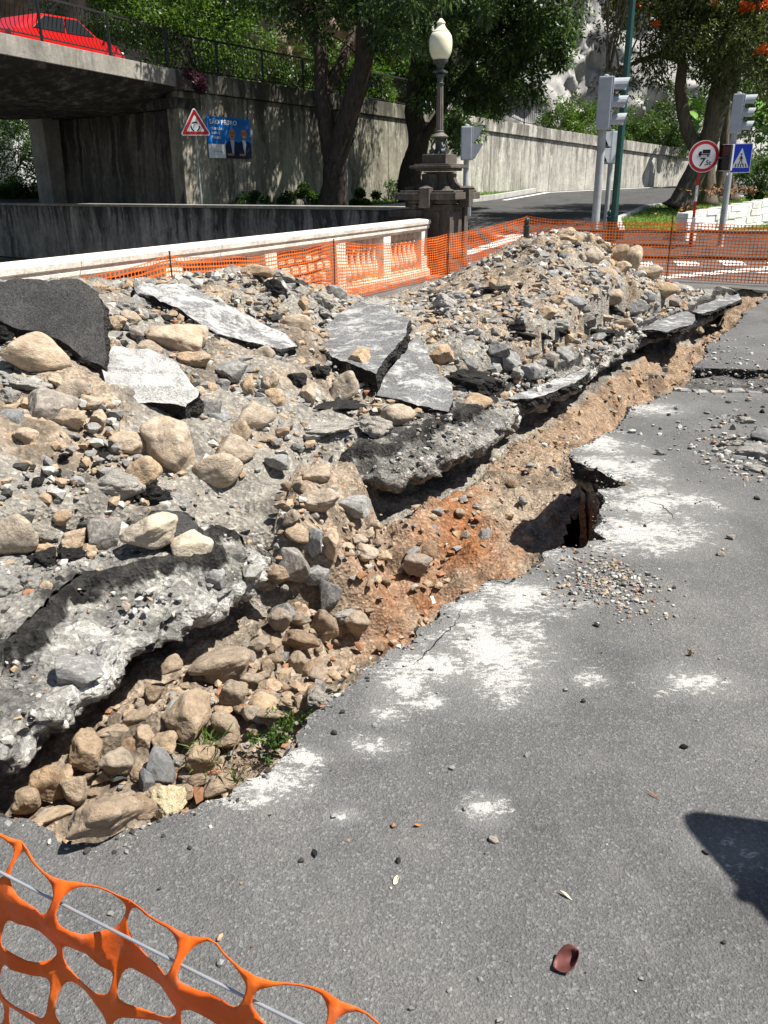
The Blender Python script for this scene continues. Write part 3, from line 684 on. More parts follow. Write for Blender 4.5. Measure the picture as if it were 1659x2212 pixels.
# ------------------------------------------------------------------ lamp pier and lamp
pier = thing('lamp_pier', 'dark carved basalt pier with stepped cornices at the end of the balustrade', 'pier', (1.10, 17.0, 0), R(-28))
PZ = lambda z: float(np.interp(z, [0, .99, 1.06, 1.21, 1.66, 1.80, 2.0], [0, 1.27, 1.34, 1.50, 1.82, 1.94, 2.12]))
def pz(mb): mb.v = [(v[0], v[1], PZ(v[2])) for v in mb.v]; return mb
def blk(name, parts, bev=.015):
    mb = MB()
    for c, s_ in parts: mb.box(c, s_)
    return pz(mb).build(name, M_basalt, pier, False, bev)
blk('shaft', [((0, 0, .48), (.74, .74, .99))]); blk('base', [((0, 0, .09), (.92, .92, .22))])
for sx, sy in ((1, 0), (0, -1), (-1, 0)):
    o = blk('panel', [((sx * .378, sy * .378, .55), (.40 if sy else .03, .40 if sx else .03, .66))], .01)
for sx, sy in ((1, 1), (1, -1), (-1, -1), (-1, 1)):
    blk('corner_pilaster', [((sx * .35, sy * .35, .50), (.15, .15, .96))], .012)
blk('cornice', [((0, 0, 1.02), (.86, .86, .07)), ((0, 0, 1.115), (1.20, 1.20, .115)), ((0, 0, 1.19), (1.10, 1.10, .035))])
for sx, sy in ((1, 0), (0, -1), (-1, 0), (0, 1)):
    mb = MB(); mb.box((sx * .56, sy * .56, 1.10), (.20, .20, .33)); mb.box((sx * .57, sy * .57, 1.29), (.22, .22, .06), 0, .2); pz(mb).build('keystone', M_basalt, pier, False, .01)
# small flanking pier cap
sub = MB(); sub.box((-.50, -.06, .50), (.50, .56, 1.0)); sub.box((-.50, -.06, 1.095), (.72, .78, .13)); sub.box((-.50, -.06, .90), (.56, .62, .06)); sub.box((-.50, -.06, 1.0), (.60, .66, .06)); sub.build('flanking_pier', M_basalt, pier, False, .012)
# flared body with four scroll brackets
mb = MB(); mb.lathe([(.52, 1.20), (.40, 1.24), (.31, 1.34), (.27, 1.48), (.26, 1.62), (.33, 1.66)], 4, a0=math.pi / 4); pz(mb).build('flared_body', M_basalt, pier, False)
for sx, sy in ((1, 0), (0, -1), (-1, 0), (0, 1)):
    mb = MB(); pts = [(.30, 1.62), (.34, 1.60), (.33, 1.50), (.36, 1.40), (.45, 1.31), (.50, 1.25), (.50, 1.21), (.2, 1.21), (.2, 1.62)]
    f0 = lambda p, w=-.06: (sx * p[0] - sy * w, sy * p[0] + sx * w, p[1]); f1 = lambda p, w=.06: (sx * p[0] - sy * w, sy * p[0] + sx * w, p[1]); mb.prism(pts, f0, f1); pz(mb).build('scroll_bracket', M_basalt, pier, False, .008)
blk('upper_cornice', [((0, 0, 1.70), (.66, .66, .05)), ((0, 0, 1.755), (.84, .84, .06)), ((0, 0, 1.80), (.72, .72, .03))])
blk('cap_block', [((0, 0, 1.905), (.48, .48, .19))], .012)

lamp = thing('street_lamp', 'ornate iron street lamp with cream egg-shaped globe on the basalt pier', 'street lamp', (1.10, 17.0, 2.115), R(-28)); lamp.scale = (.88, .88, .82)
mb = MB(); mb.lathe([(.10, 0), (.085, .06), (.055, .12), (.06, .30), (.10, .34)], 12)
for k in range(4):
    a = math.pi / 4 + k * math.pi / 2; pts = []
    for i in range(17):
        t = i / 16; rr = .07 + .12 * math.sin(t * 2.9) ** 2 * (1 - t * .5) + .03 * (1 - t); pts.append((rr * math.cos(a), rr * math.sin(a), .02 + .30 * t))
    mb.path(pts, [.03 - .012 * i / 16 for i in range(17)], 6)
    c_ = (.165 * math.cos(a), .165 * math.sin(a), .07); mb.path([Vector(c_) + Vector((-math.sin(a), math.cos(a), 0)) * q for q in (-.035, .035)], .055, 12)
mb.build('scroll_base', M_lampm, lamp, .8)
MB().lathe([(.06, .34), (.185, .36), (.19, .375), (.15, .41), (.10, .45), (.085, .47), (.10, .485), (.085, .50)], 20).build('collar', M_lampf, lamp, .7)
MB().lathe([(.078, .50), (.066, 1.44)], 24, flute=.13).build('fluted_shaft', M_lampf, lamp, False)
MB().lathe([(.08, 1.43), (.085, 1.455), (.06, 1.47), (.062, 1.55), (.09, 1.62), (.06, 1.66)], 16).build('capital', M_lampm, lamp, .7)
MB().box((0, 0, 1.675), (.24, .24, .035)).box((0, 0, 1.70), (.17, .17, .03)).build('abacus', M_lampm, lamp, False, .006)
MB().lathe([(.05, 1.70), (.06, 1.74), (.10, 1.83), (.15, 1.87), (.155, 1.91), (.12, 1.92)], 18).build('globe_holder', M_lampm, lamp, .7)
gl = MB().lathe([(.11, 1.90), (.15, 1.92), (.19, 1.98), (.225, 2.08), (.236, 2.20), (.232, 2.30), (.215, 2.38), (.18, 2.435), (.15, 2.45)], 28).build('globe', M_globe, lamp, True)
MB().lathe([(.165, 2.435), (.17, 2.455), (.155, 2.47), (.12, 2.50), (.085, 2.56), (.075, 2.60), (.09, 2.61), (.09, 2.625), (.06, 2.66), (.03, 2.70), (.01, 2.71)], 24).build('crown_cap', M_globe, gl, .7)
MB().lathe([(.012, 2.70), (.022, 2.74), (.012, 2.78), (.004, 2.86)], 8).build('finial', M_iron, gl, True)

# ------------------------------------------------------------------ retaining wall with railing, curving up the street
WALL = [(-5.85, 27.0), (-1.2, 33.6), (3.35, 40.0), (8.5, 45.6), (15.5, 52.0), (25.0, 60.5), (34, 68)]
WTOP = [4.72, 4.60, 4.42, 4.1, 3.6, 3.05, 2.7]
def wall_seg(o, i, th, name, z0f, z1f, off, mat, parent):
    a, b = Vector(WALL[i]), Vector(WALL[i + 1]); d = (b - a).normalized(); nn = Vector((d.y, -d.x)); mb = MB(); n = max(1, int((b - a).length / 2.6))
    za, zb = z0f(i), z0f(i + 1); ta, tb = z1f(i), z1f(i + 1); return a, b, d, nn
names = ['left stretch behind the forked tree', 'stretch behind the lamp', 'stretch behind the grey signal poles', 'stretch behind the tall green post', 'far stretch behind the round sign', 'farthest stretch beside the plaster house']
rw = thing('retaining_wall', 'long stained concrete retaining wall curving up behind the street', 'wall', (WALL[0][0], WALL[0][1], 0)); O2 = Vector(WALL[0])
for i in range(len(WALL) - 1):
    a, b = Vector(WALL[i]) - O2, Vector(WALL[i + 1]) - O2; d = (b - a).normalized(); nn = Vector((d.y, -d.x)); L_ = (b - a).length; n = max(2, round(L_ / 2.8)); ta, tb = WTOP[i], WTOP[i + 1]
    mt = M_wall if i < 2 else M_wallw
    for k in range(n):                                            # cast panels with open joints
        p0, p1 = a + d * (L_ * k / n + .012), a + d * (L_ * (k + 1) / n - .012); z0_, z1_ = ta + (tb - ta) * k / n - .52, ta + (tb - ta) * (k + 1) / n - .52
        mb = MB(); q = [p0, p1, p1 - nn * .5, p0 - nn * .5]; mb.add([(v.x, v.y, -.4) for v in q] + [(q[0].x, q[0].y, z0_), (q[1].x, q[1].y, z1_), (q[2].x, q[2].y, z1_), (q[3].x, q[3].y, z0_)],
            [(3, 2, 1, 0), (4, 5, 6, 7), (0, 1, 5, 4), (1, 2, 6, 5), (2, 3, 7, 6), (3, 0, 4, 7)]); mb.build('panel', mt, rw, False, .012)
    mb = MB(); q = [a + nn * .09, b + nn * .09, b - nn * .6, a - nn * .6]
    mb.add([(q[0].x, q[0].y, ta - .50), (q[1].x, q[1].y, tb - .50), (q[2].x, q[2].y, tb - .50), (q[3].x, q[3].y, ta - .50), (q[0].x, q[0].y, ta), (q[1].x, q[1].y, tb), (q[2].x, q[2].y, tb), (q[3].x, q[3].y, ta)],
        [(3, 2, 1, 0), (4, 5, 6, 7), (0, 1, 5, 4), (1, 2, 6, 5), (2, 3, 7, 6), (3, 0, 4, 7)]); mb.build('coping', mt, rw, False, .02)
# ground behind the wall, rising
PP = []
for i, (p, t) in enumerate(zip(WALL, WTOP)):
    pv = Vector(p); d = (Vector(WALL[min(i + 1, 6)]) - Vector(WALL[max(i - 1, 0)])).normalized(); nn = Vector((-d.y, d.x)); row = []
    for k, (s_, dz) in enumerate([(.4, -.06), (2.0, .0), (4, .2), (7, .6), (12, 1.0), (20, 1.5)]): q = pv + nn * s_; row.append((q.x, q.y, t + dz))
    PP.append(row)
PP.insert(0, [(q[0], q[1], p[2]) for p, q in zip(PP[0], [(-5.9, 27.15), (-8, 29), (-10.9, 31.3), (-12.3, 36), (-12.8, 42), (-13, 50)])])
PPn = np.array(PP); PPn[0, :, 2] += .05
tag(mesh_obj('hillside', grid_mesh('hillside', PPn, plain('hillside_soil', (.10, .085, .055), .95, .4, 1.5, .1, obj=False), True)), kind='structure')

def railing(name, label, pts, h=1.0, step=.13, bulge=True):
    o = thing(name, label, 'railing', pts[0]); O_ = Vector(pts[0]); rl = MB(); br = MB(); po = []
    for a, b in zip(pts[:-1], pts[1:]):
        a, b = Vector(a) - O_, Vector(b) - O_; L_ = (b - a).length; d = (b - a).normalized(); nn = Vector((d.y, -d.x, 0)).normalized()
        for zz, w in ((h, .05), (.12, .03)): rl.bar(a + Vector((0, 0, zz)), b + Vector((0, 0, zz)), w, w)
        k = 0.0
        while k < L_:
            p = a + d * k
            if bulge: br.path([p + Vector((0, 0, .12)), p + nn * .10 + Vector((0, 0, .28)), p + nn * .11 + Vector((0, 0, .42)), p + nn * .01 + Vector((0, 0, .70)), p + Vector((0, 0, h))], .011, 4, False)
            else: br.bar(p + Vector((0, 0, .12)), p + Vector((0, 0, h)), .02, .02, (1, 0, 0))
            k += step
        n = max(1, int(L_ / 2.0))
        for k in range(n):
            mb = MB(); mb.box(a + d * (L_ * k / n) + Vector((0, 0, h / 2 + .01)), (.06, .06, h + .02)); po.append(mb)
    rl.build('rails', M_iron, o); tag(br.build('bar_infill', M_iron, o), kind='stuff')
    for mb in po: mb.build('post', M_iron, o)
    return o

# ------------------------------------------------------------------ bridge
DK_A = Vector((-5.95, 27.0)); DK_B = Vector((-13.6, 12.5)); DKD = (DK_B - DK_A).normalized(); DKN = Vector((-DKD.y, DKD.x))
if DKN.x < 0: DKN = -DKN                                         # towards the camera side
bridge = thing('road_bridge', 'concrete road bridge with stained fascia crossing above the dark underpass', 'bridge', (DK_A.x, DK_A.y, 0)); angd = math.atan2(DKD.y, DKD.x)
def dk(prof, name, x0, x1, mat, z0, slope):
    mb = MB(); vs = []; m = len(prof); ys = -1 if Vector((-DKD.y, DKD.x)).dot(DKN) < 0 else 1
    for s_ in (x0, x1):
        for y_, z_ in prof:
            q = DKD * s_ + DKN * y_; vs.append((q.x, q.y, z0 + z_ + slope * s_))
    mb.add(vs, [(i, (i + 1) % m, m + (i + 1) % m, m + i) for i in range(m)] + [tuple(range(m)), tuple(m + i for i in reversed(range(m)))]); return mb.build(name, mat, bridge, False, .012)
DZ, DS = 4.30, .030
dk([(.10, .0), (.10, .44), (-.30, .44), (-.30, .0)], 'fascia', -1.2, 20, M_deck, DZ, DS)
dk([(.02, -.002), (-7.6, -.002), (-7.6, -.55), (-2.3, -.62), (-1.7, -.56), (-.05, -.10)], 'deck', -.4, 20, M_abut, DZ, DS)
dk([(-.32, .0), (-7.4, .0), (-7.4, .30), (-.32, .30)], 'roadway', -1.2, 20, M_road, DZ, DS)
# abutment under the bridge, streaked, leaning slightly
AB_B = Vector((-10.9, 31.0)); ab = (AB_B - Vector((-5.95, 27.0))); abd = ab.normalized(); abn = Vector((abd.y, -abd.x));
if abn.y > 0: abn = -abn
O3 = Vector((-5.95, 27.0)); abt = thing('bridge_abutment', 'brown streaked concrete abutment in shade under the bridge', 'abutment', (O3.x, O3.y, 0))
LA = ab.length; nP = 3
for k in range(nP):
    p0, p1 = abd * (LA * k / nP + .015), abd * (LA * (k + 1) / nP - .015); q = [p0, p1, p1 - abn * .8, p0 - abn * .8]; mb = MB(); bt = [v + abn * .02 for v in q]
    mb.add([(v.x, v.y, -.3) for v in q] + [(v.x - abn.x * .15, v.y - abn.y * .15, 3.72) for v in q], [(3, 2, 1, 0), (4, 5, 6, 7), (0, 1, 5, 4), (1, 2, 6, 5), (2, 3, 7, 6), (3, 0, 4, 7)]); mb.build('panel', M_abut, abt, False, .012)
mb = MB(); q = [abd * -.1 + abn * .1, abd * (LA + .3) + abn * .1, abd * (LA + .3) - abn * .9, abd * -.1 - abn * .9]; mb.prism([(v.x, v.y) for v in q], lambda p: (p[0], p[1], 3.74), lambda p: (p[0], p[1], 4.02)); mb.build('bearing_sill', M_abut, abt, False, .015)
mb = MB(); q = abd * (LA + .45); mb.box((q.x, q.y, 1.85), (.9, .9, 4.3), math.atan2(abd.y, abd.x)); mb.build('end_pier', M_deck, abt, False, .02)
zd = lambda s_: DZ + .44 + DS * s_
railing('iron_railing', 'black iron railing with bulged bars along the bridge in front of the red car', [tuple(DK_A + DKD * s_ - DKN * .1) + (zd(s_),) for s_ in (0, 4.5, 9, 15)])
railing('iron_railing', 'black iron railing on the wall top behind the forked tree', [(p[0] - .25, p[1] + .2, t) for p, t in zip(WALL[:3], WTOP[:3])])
railing('iron_railing', 'short straight-barred iron railing stepping down on the wall right of the lamp', [tuple(Vector(WALL[2])) + (WTOP[2] + .55,), (5.3, 42.5, WTOP[2] + .2), (6.9, 44.2, WTOP[3] + .1), (8.2, 45.5, WTOP[3] + .0)], 1.05, .16, False)

# cliffs far behind
def cliff(name, pts, z0, z1, mat, amp, seed, nu=220, nv=130):
    pts = np.array(pts, float); s_ = np.linspace(0, len(pts) - 1, nu); X = np.interp(s_, range(len(pts)), pts[:, 0]); Y = np.interp(s_, range(len(pts)), pts[:, 1]); V = np.linspace(0, 1, nv)
    P = np.zeros((nu, nv, 3)); P[..., 0] = X[:, None] + 0 * V; P[..., 1] = Y[:, None] + V * 6; P[..., 2] = z0 + (z1 - z0) * V
    d = fbm(P[..., 0] * .16, P[..., 1] * .16, P[..., 2] * .16, 6, seed) * amp + np.abs(fbm(P[..., 0] * .6, P[..., 1] * .6, P[..., 2] * .4, 4, seed + 7)) * amp * .35 + .25 * fbm(P[..., 0] * 2.2, P[..., 1] * 2.2, P[..., 2] * 1.8, 4, seed + 9); P[..., 1] -= d; P[..., 0] += d * .4
    return tag(mesh_obj(name, grid_mesh(name, P, mat, True)), kind='structure')
cliff('cliff', [(2, 52), (10, 57), (20, 64), (40, 80)], 2, 34, M_cliff, 2.2, 201)
cliff('cliff', [(-34, 70), (-16, 62), (-6, 49), (3, 52.5)], 3, 34, M_rockb, 3.0, 211)

# ------------------------------------------------------------------ lawns, kerbs, crossing
def lawn(name, poly, lift, seed, label=None):
    mb = MB(); pv = [Vector(p) for p in poly]; mb.prism(poly, lambda p: (p[0], p[1], gz(p[1]) - .1), lambda p: (p[0], p[1], gz(p[1]) + lift)); o = mb.build(name, M_lawn); tag(o, kind='structure'); return o
def offs(i, s_): 
    d = (Vector(WALL[min(i + 1, 6)]) - Vector(WALL[max(i - 1, 0)])).normalized(); nn = Vector((d.y, -d.x)); q = Vector(WALL[i]) + nn * s_; return (q.x, q.y)
lw = [offs(0, .02), offs(1, .02), offs(2, .02), (7.4, 44.2), (6.0, 41.0), (4.6, 37.8), (2.2, 34.0), (-1.2, 29.4), (-3.6, 26.4)]
lawn('lawn', lw, .13, 1); lr = [(6.2, 22.4), (8.8, 22.2), (13.5, 21.8), (22, 26), (24, 36), (17, 36.5), (12.5, 33.2), (8.8, 28.8), (6.8, 25.2)]
lawn('lawn', lr, .16, 2)
def kerb(pts, label, h=.13, w=.16):
    mb = MB(); t = thing('kerb', label, 'kerb', (pts[0][0], pts[0][1], 0)); O_ = Vector(pts[0])
    for a, b in zip(pts[:-1], pts[1:]):
        a, b = Vector(a), Vector(b); L_ = (b - a).length; n = max(1, int(L_ / 1.0))
        for k in range(n):
            p, q = a.lerp(b, k / n), a.lerp(b, (k + 1) / n - .012 / n); m_ = MB(); m_.bar((p.x - O_.x, p.y - O_.y, gz(p.y) + h / 2 - .02), (q.x - O_.x, q.y - O_.y, gz(q.y) + h / 2 - .02), w, h + .04); m_.build('kerbstone', M_kerb, t, False, .012)
kerb([(7.6, 44.4), (6.1, 40.9), (4.7, 37.7), (2.3, 33.9), (-1.1, 29.3), (-3.4, 26.4)], 'kerb stones edging the lawn strip below the retaining wall', .2)
kerb([(24, 36.1), (17, 36.6), (12.4, 33.3), (8.7, 28.9), (6.7, 25.2), (6.1, 22.3), (8.8, 22.1), (13.5, 21.7), (22, 24)], 'kerb stones round the lawn with the leaning tree', .22)
def marking(name, poly, lift=.006, z=None):
    mb = MB(); n = len(poly); mb.add([(p[0], p[1], (gz(p[1]) if z is None else z) + lift) for p in poly], [tuple(range(n))]); o = mb.build(name, M_paint); 
    if o.data.polygons[0].normal.z < 0: o.data.flip_normals()
    return tag(o, kind='structure')
def pxquad(lst): return [tuple(gp(a, b))[:2] for a, b in lst]
for k in range(7):
    x0 = 3.2 + k * .95; marking('crossing_stripe', [(x0, 17.75), (x0 + .48, 17.75), (x0 + .75, 18.9), (x0 + .27, 18.9)])
marking('stop_line', [(4.3, 14.9), (8.2, 17.2), (7.95, 17.55), (4.1, 15.25)])
marking('lane_line', [(7.0, 16.2), (13, 15.4), (13, 15.52), (7.05, 16.32)])
marking('lane_line', [(1.9, 18.1), (4.5, 17.6), (4.5, 17.7), (1.9, 18.2)]); marking('road_arrow', [(1.7, 19.6), (3.6, 22.6), (3.9, 22.3), (4.2, 23.8), (3.0, 23.2), (3.3, 22.9), (1.4, 19.7)])
for k in range(3): marking('crossing_stripe', [(1.75 + k * .9, 18.75), (2.25 + k * .9, 18.7), (2.45 + k * .9, 18.98), (1.95 + k * .9, 18.98)])
marking('edge_line', [(5.2, 37.0), (8.3, 44.0), (17, 52.2), (16.8, 52.4), (8.1, 44.2), (5.0, 37.1)], .01)
# ------------------------------------------------------------------ signals, posts, signs
def visor(mb, c, d, r, ln, n=12):
    """open hood: tube cut away below, along d"""
    d = Vector(d).normalized(); s_ = Vector((0, 0, 1)).cross(d).normalized(); u = Vector((0, 0, 1)); vs = []; m = n + 1
    for t in (0, 1):
        for rr in (r, r - .012):
            for k in range(m):
                a = R(-38) + (R(256)) * k / n
                L_ = ln * (1 - .32 * (1 - math.sin(a)) * .5) * t
                vs.append(Vector(c) + d * L_ + s_ * math.cos(a) * rr + u * math.sin(a) * rr)
    fs = []
    for k in range(n):
        fs += [(k, k + 1, 2 * m + k + 1, 2 * m + k), (m + k + 1, m + k, 3 * m + k, 3 * m + k + 1), (2 * m + k, 2 * m + k + 1, 3 * m + k + 1, 3 * m + k)]
    mb.add(vs, fs)
def signal(label, base, zhead, size, n, face, pole_r, ped=False, back=.0, mat=None, polemat=None, group='traffic signals', lenses=None, offx=0.0):
    """size = (depth along facing, width, height of one aspect)"""
    mat = mat or M_galv; t = thing('traffic_signal', label, 'traffic signal', base, math.atan2(face[1], face[0])); dpt, wid, ah = size; H_ = ah * n
    MB().lathe([(pole_r * 1.5, 0), (pole_r * 1.5, .03), (pole_r, .05), (pole_r * .96, zhead + (.05 if offx == 0 else H_ * .5))], 14).build('pole', polemat or M_galv2, t, .8)
    hd = MB().box((offx, 0, zhead + H_ / 2), (dpt, wid, H_)).build('housing', mat, t, False, .025)
    if offx: MB().bar((0, 0, zhead + .08), (offx, 0, zhead + .08), .05, .05).build('bracket', mat, t)
    for k in range(n):
        zc = zhead + ah * (k + .5); dm = MB().box((offx + dpt / 2 + .012, 0, zc), (.03, wid * .94, ah * .95)).build('aspect_door', mat, hd, False, .01)
        lm = (lenses or [M_lens] * n)[k]; r_ = min(wid, ah) * .38
        MB().path([(offx + dpt / 2 + .025, 0, zc), (offx + dpt / 2 + .045, 0, zc)], r_, 20).build('lens', lm, hd, .8)
        v = MB()
        if not ped: visor(v, (offx + dpt / 2 + .02, 0, zc), (1, 0, 0), r_ * 1.13, ah * .95)
        else:
            x0 = offx + dpt / 2 + .02; w2 = wid * .46; zt = zc + ah * .44; zb_ = zc - ah * .42
            for sy in (-1, 1): v.add([(x0, sy * w2, zt), (x0 + ah * .62, sy * w2, zt), (x0 + ah * .1, sy * w2, zb_), (x0, sy * w2, zb_), (x0, sy * (w2 - .01), zt), (x0 + ah * .62, sy * (w2 - .01), zt), (x0 + ah * .1, sy * (w2 - .01), zb_), (x0, sy * (w2 - .01), zb_)], [(0, 1, 2, 3), (7, 6, 5, 4), (0, 4, 5, 1), (1, 5, 6, 2), (2, 6, 7, 3)])
            v.box((x0 + ah * .31, 0, zt + .006), (ah * .62, w2 * 2, .012))
        v.build('visor', mat if not ped else M_blk if lenses else mat, hd)
    MB().lathe([(.05, 0), (.05, .03), (.02, .045)], 10, (offx, 0, zhead + H_)).build('top_cap', mat, hd)
    return t
def gpt(x, Y, z=0.0):
    """ground point seen in photo column x at distance Y"""
    q = dp(x, 520, Y); return Vector((q.x, Y, z))
s1 = gpt(1283, 19.0); signal('tall grey three-light traffic signal with round visors beside the green post', s1, 2.62, (.28, .32, .325), 3, (.96, -.28), .085)
s2 = gpt(1003, 19.6); ps = signal('grey pedestrian signal on a thick pole just right of the lamp pier', s2, 2.08, (.24, .30, .33), 2, (1, -.12), .062, True)
MB().box((.075, -.02, 1.05), (.10, .12, .22)).build('push_button_box', M_galv, ps, False, .015)
s3 = gpt(1305, 22.0); signal('short grey pedestrian signal with visors turned left behind the tall signal', s3, 2.02, (.22, .30, .36), 2, (-.95, -.3), .06, True)
s4 = gpt(1556, 21.0, .12); t4 = signal('grey three-light traffic signal above the blue crossing sign', s4, 2.50, (.24, .28, .27), 3, (.93, -.36), .075)
s5 = gpt(752, 29.0, gz(29) + .12); signal('small distant pedestrian signal in front of the forked tree trunk', s5, 1.9, (.16, .26, .27), 2, (.8, -.6), .045, True, lenses=[M_lens, M_lensr])
ped = thing('traffic_signal', 'black-visored pedestrian signal between the round sign and the blue sign', 'traffic signal', (s4.x, s4.y, s4.z), math.atan2(-.8, -.6))
hd = MB().box((.32, 0, 1.98), (.14, .26, .56)).build('housing', M_galv, ped, False, .02); MB().bar((.05, 0, 1.64), (.36, 0, 1.64), .05, .06).build('bracket', M_galv2, ped)
for k, lm in enumerate((M_lens, M_lensr)):
    zc = 1.98 + (k - .5) * .28; v = MB(); x0 = .395
    for c_, s_ in (((x0 + .07, 0, zc + .125), (.15, .25, .012)), ((x0 + .07, .12, zc), (.15, .012, .25)), ((x0 + .07, -.12, zc), (.15, .012, .25)), ((x0 + .03, 0, zc - .12), (.06, .25, .012))): v.box(c_, s_)
    v.build('visor', M_blk, hd); MB().box((x0 + .006, 0, zc), (.02, .22, .22)).build('lens', lm, hd)

def disc(mb, c, r, n, y): mb.add([(c[0] + r * math.cos(2 * math.pi * k / n), y, c[1] + r * math.sin(2 * math.pi * k / n)) for k in range(n)], [tuple(range(n))])
def flat(name, poly, y, mat, parent, th=.002):
    """thin plate: poly in x,z; front face at -y side"""
    mb = MB(); mb.prism(poly, lambda p: (p[0], y, p[1]), lambda p: (p[0], y - th, p[1])); return mb.build(name, mat, parent)
def circ(r, n=36, c=(0, 0)): return [(c[0] + r * math.cos(2 * math.pi * k / n), c[1] + r * math.sin(2 * math.pi * k / n)) for k in range(n)]
def rrect(w, h, r, c=(0, 0), n=5):
    out = []
    for sx, sy, a0 in ((1, 1, 0), (-1, 1, 90), (-1, -1, 180), (1, -1, 270)):
        for k in range(n + 1): a = R(a0 + 90 * k / n); out.append((c[0] + sx * (w / 2 - r) + r * math.cos(a), c[1] + sy * (h / 2 - r) + r * math.sin(a)))
    return out
def text_mesh(name, s_, size, mat, parent, x, y, z, bold=.0, sx=1.0, ital=0.0):
    cu = bpy.data.curves.new(name, 'FONT'); cu.body = s_; cu.size = size; cu.offset = bold; cu.extrude = .001; cu.shear = ital; cu.resolution_u = 3
    o = bpy.data.objects.new(name, cu); COL.objects.link(o); dg = bpy.context.evaluated_depsgraph_get(); me = bpy.data.meshes.new_from_object(o.evaluated_get(dg)); bpy.data.objects.remove(o); bpy.data.curves.remove(cu)
    me.materials.clear(); me.materials.append(mat); q = mesh_obj(name, me, parent); q.location = (x, y, z); q.rotation_euler = (R(90), 0, 0); q.scale = (sx, 1, 1); return q
# round weight limit sign
p7 = gpt(1493, 21.0, .12); sg = thing('road_sign', 'round red-rimmed 7.5 t lorry limit sign on a red and white striped pole', 'road sign', p7, R(-8))
cz = 2.02; zb = 0.0; k = 0
while zb < cz - .2:
    MB().path([(0, .03, zb), (0, .03, min(zb + .35, cz))], .032, 10).build('pole_band', M_signw if k % 2 else M_signr, sg); zb += .35; k += 1
flat('plate', circ(.345, 40, (0.06, cz)), .0, M_signw, sg, .02); flat('red_rim', circ(.33, 40, (.06, cz)), -.021, M_signr, sg); flat('white_field', circ(.262, 40, (.06, cz)), -.024, M_signw, sg)
lor = MB(); y_ = -.0265
for poly in ([(0.0, .06), (.17, .06), (.17, .145), (0.0, .145)], [(-.09, .03), (-.015, .03), (-.015, .11), (-.06, .11), (-.085, .075)], [(-.09, .025), (.17, .025), (.17, .048), (-.09, .048)], circ(.022, 12, (-.05, .018)), circ(.022, 12, (.125, .018)), [(-.13, -.012), (.19, -.012), (.19, -.006), (-.13, -.006)]):
    lor.prism([(a + .02, b + cz) for a, b in poly], lambda p: (p[0], y_, p[1]), lambda p: (p[0], y_ - .002, p[1]))
lor.build('lorry_symbol', M_blk, sg); text_mesh('lettering', '7', .24, M_blk, sg, -.04, -.027, cz - .20, .006, 1, .15); text_mesh('lettering', '.5t', .14, M_blk, sg, .085, -.027, cz - .18, .003)
# pedestrian crossing sign on the signal pole
pz = 1.97; cs = thing('road_sign', 'blue rectangular pedestrian crossing sign with walking figure on the signal pole', 'road sign', (s4.x, s4.y - .1, s4.z), R(-20))
flat('plate', rrect(.44, .62, .03, (.18, pz)), 0, M_signw, cs, .03); flat('blue_field', rrect(.41, .59, .025, (.18, pz)), -.031, M_signb, cs); flat('white_triangle', [(-.0 + .0, pz - .20), (.36, pz - .20), (.18, pz + .22)], -.0335, M_signw, cs)
wf = MB(); yy = -.0362
for poly in ([(.168, pz + .055), (.192, pz + .055), (.2, pz - .03), (.165, pz - .03)], [(.165, pz - .03), (.182, pz - .03), (.15, pz - .14), (.132, pz - .14)], [(.18, pz - .03), (.198, pz - .03), (.23, pz - .14), (.212, pz - .14)], [(.17, pz + .05), (.135, pz - .02), (.148, pz - .025), (.18, pz + .03)], [(.19, pz + .05), (.225, pz - .02), (.212, pz - .025), (.18, pz + .03)], circ(.02, 10, (.18, pz + .085))) + tuple([(.07 + k * .056, pz - .19), (.095 + k * .056, pz - .19), (.095 + k * .05, pz - .115), (.075 + k * .05, pz - .115)] for k in range(5)):
    wf.prism(poly, lambda p: (p[0], yy, p[1]), lambda p: (p[0], yy - .002, p[1]))
wf.build('figure_symbol', M_blk, cs); MB().bar((.0, .03, pz), (0, .09, pz), .03, .04).build('clamp', M_galv, cs)
# roundabout warning sign by the abutment
pr = Vector(WALL[0]) + Vector((.35, -.9)); q = dp(436, 445, 26.2); tr_ = thing('road_sign', 'triangular red-rimmed roundabout warning sign on a thin grey pole by the abutment', 'road sign', (q.x, 26.2, gz(26.2)), R(12))
cz = dp(424, 272, 26.2).z - gz(26.2); MB().path([(0, .03, 0), (0, .03, cz + .2)], .028, 10).build('pole', M_galv2, tr_)
def tri(s_, r): 
    out = []
    for a0 in (90, 210, 330):
        cx, cy = s_ * math.cos(R(a0)), s_ * math.sin(R(a0))
        for k in range(5): a = R(a0 - 60 + 30 * k); out.append((cx + r * math.cos(a) - .0, cy + r * math.sin(a) + cz))
    return out
flat('plate', tri(.40, .05), 0, M_signw, tr_, .02); flat('red_rim', tri(.39, .03), -.021, M_signr, tr_); flat('white_field', tri(.25, .02), -.024, M_signw, tr_)
am = MB()
for a0 in (50, 170, 290):
    pts = [(.13 * math.cos(R(a0 + t)), .13 * math.sin(R(a0 + t)) + cz - .02) for t in range(0, 81, 10)] + [(.095 * math.cos(R(a0 + t)), .095 * math.sin(R(a0 + t)) + cz - .02) for t in range(80, -1, -10)]
    am.prism(pts, lambda p: (p[0], -.0265, p[1]), lambda p: (p[0], -.0285, p[1]))
am.build('arrow_ring', M_blk, tr_)
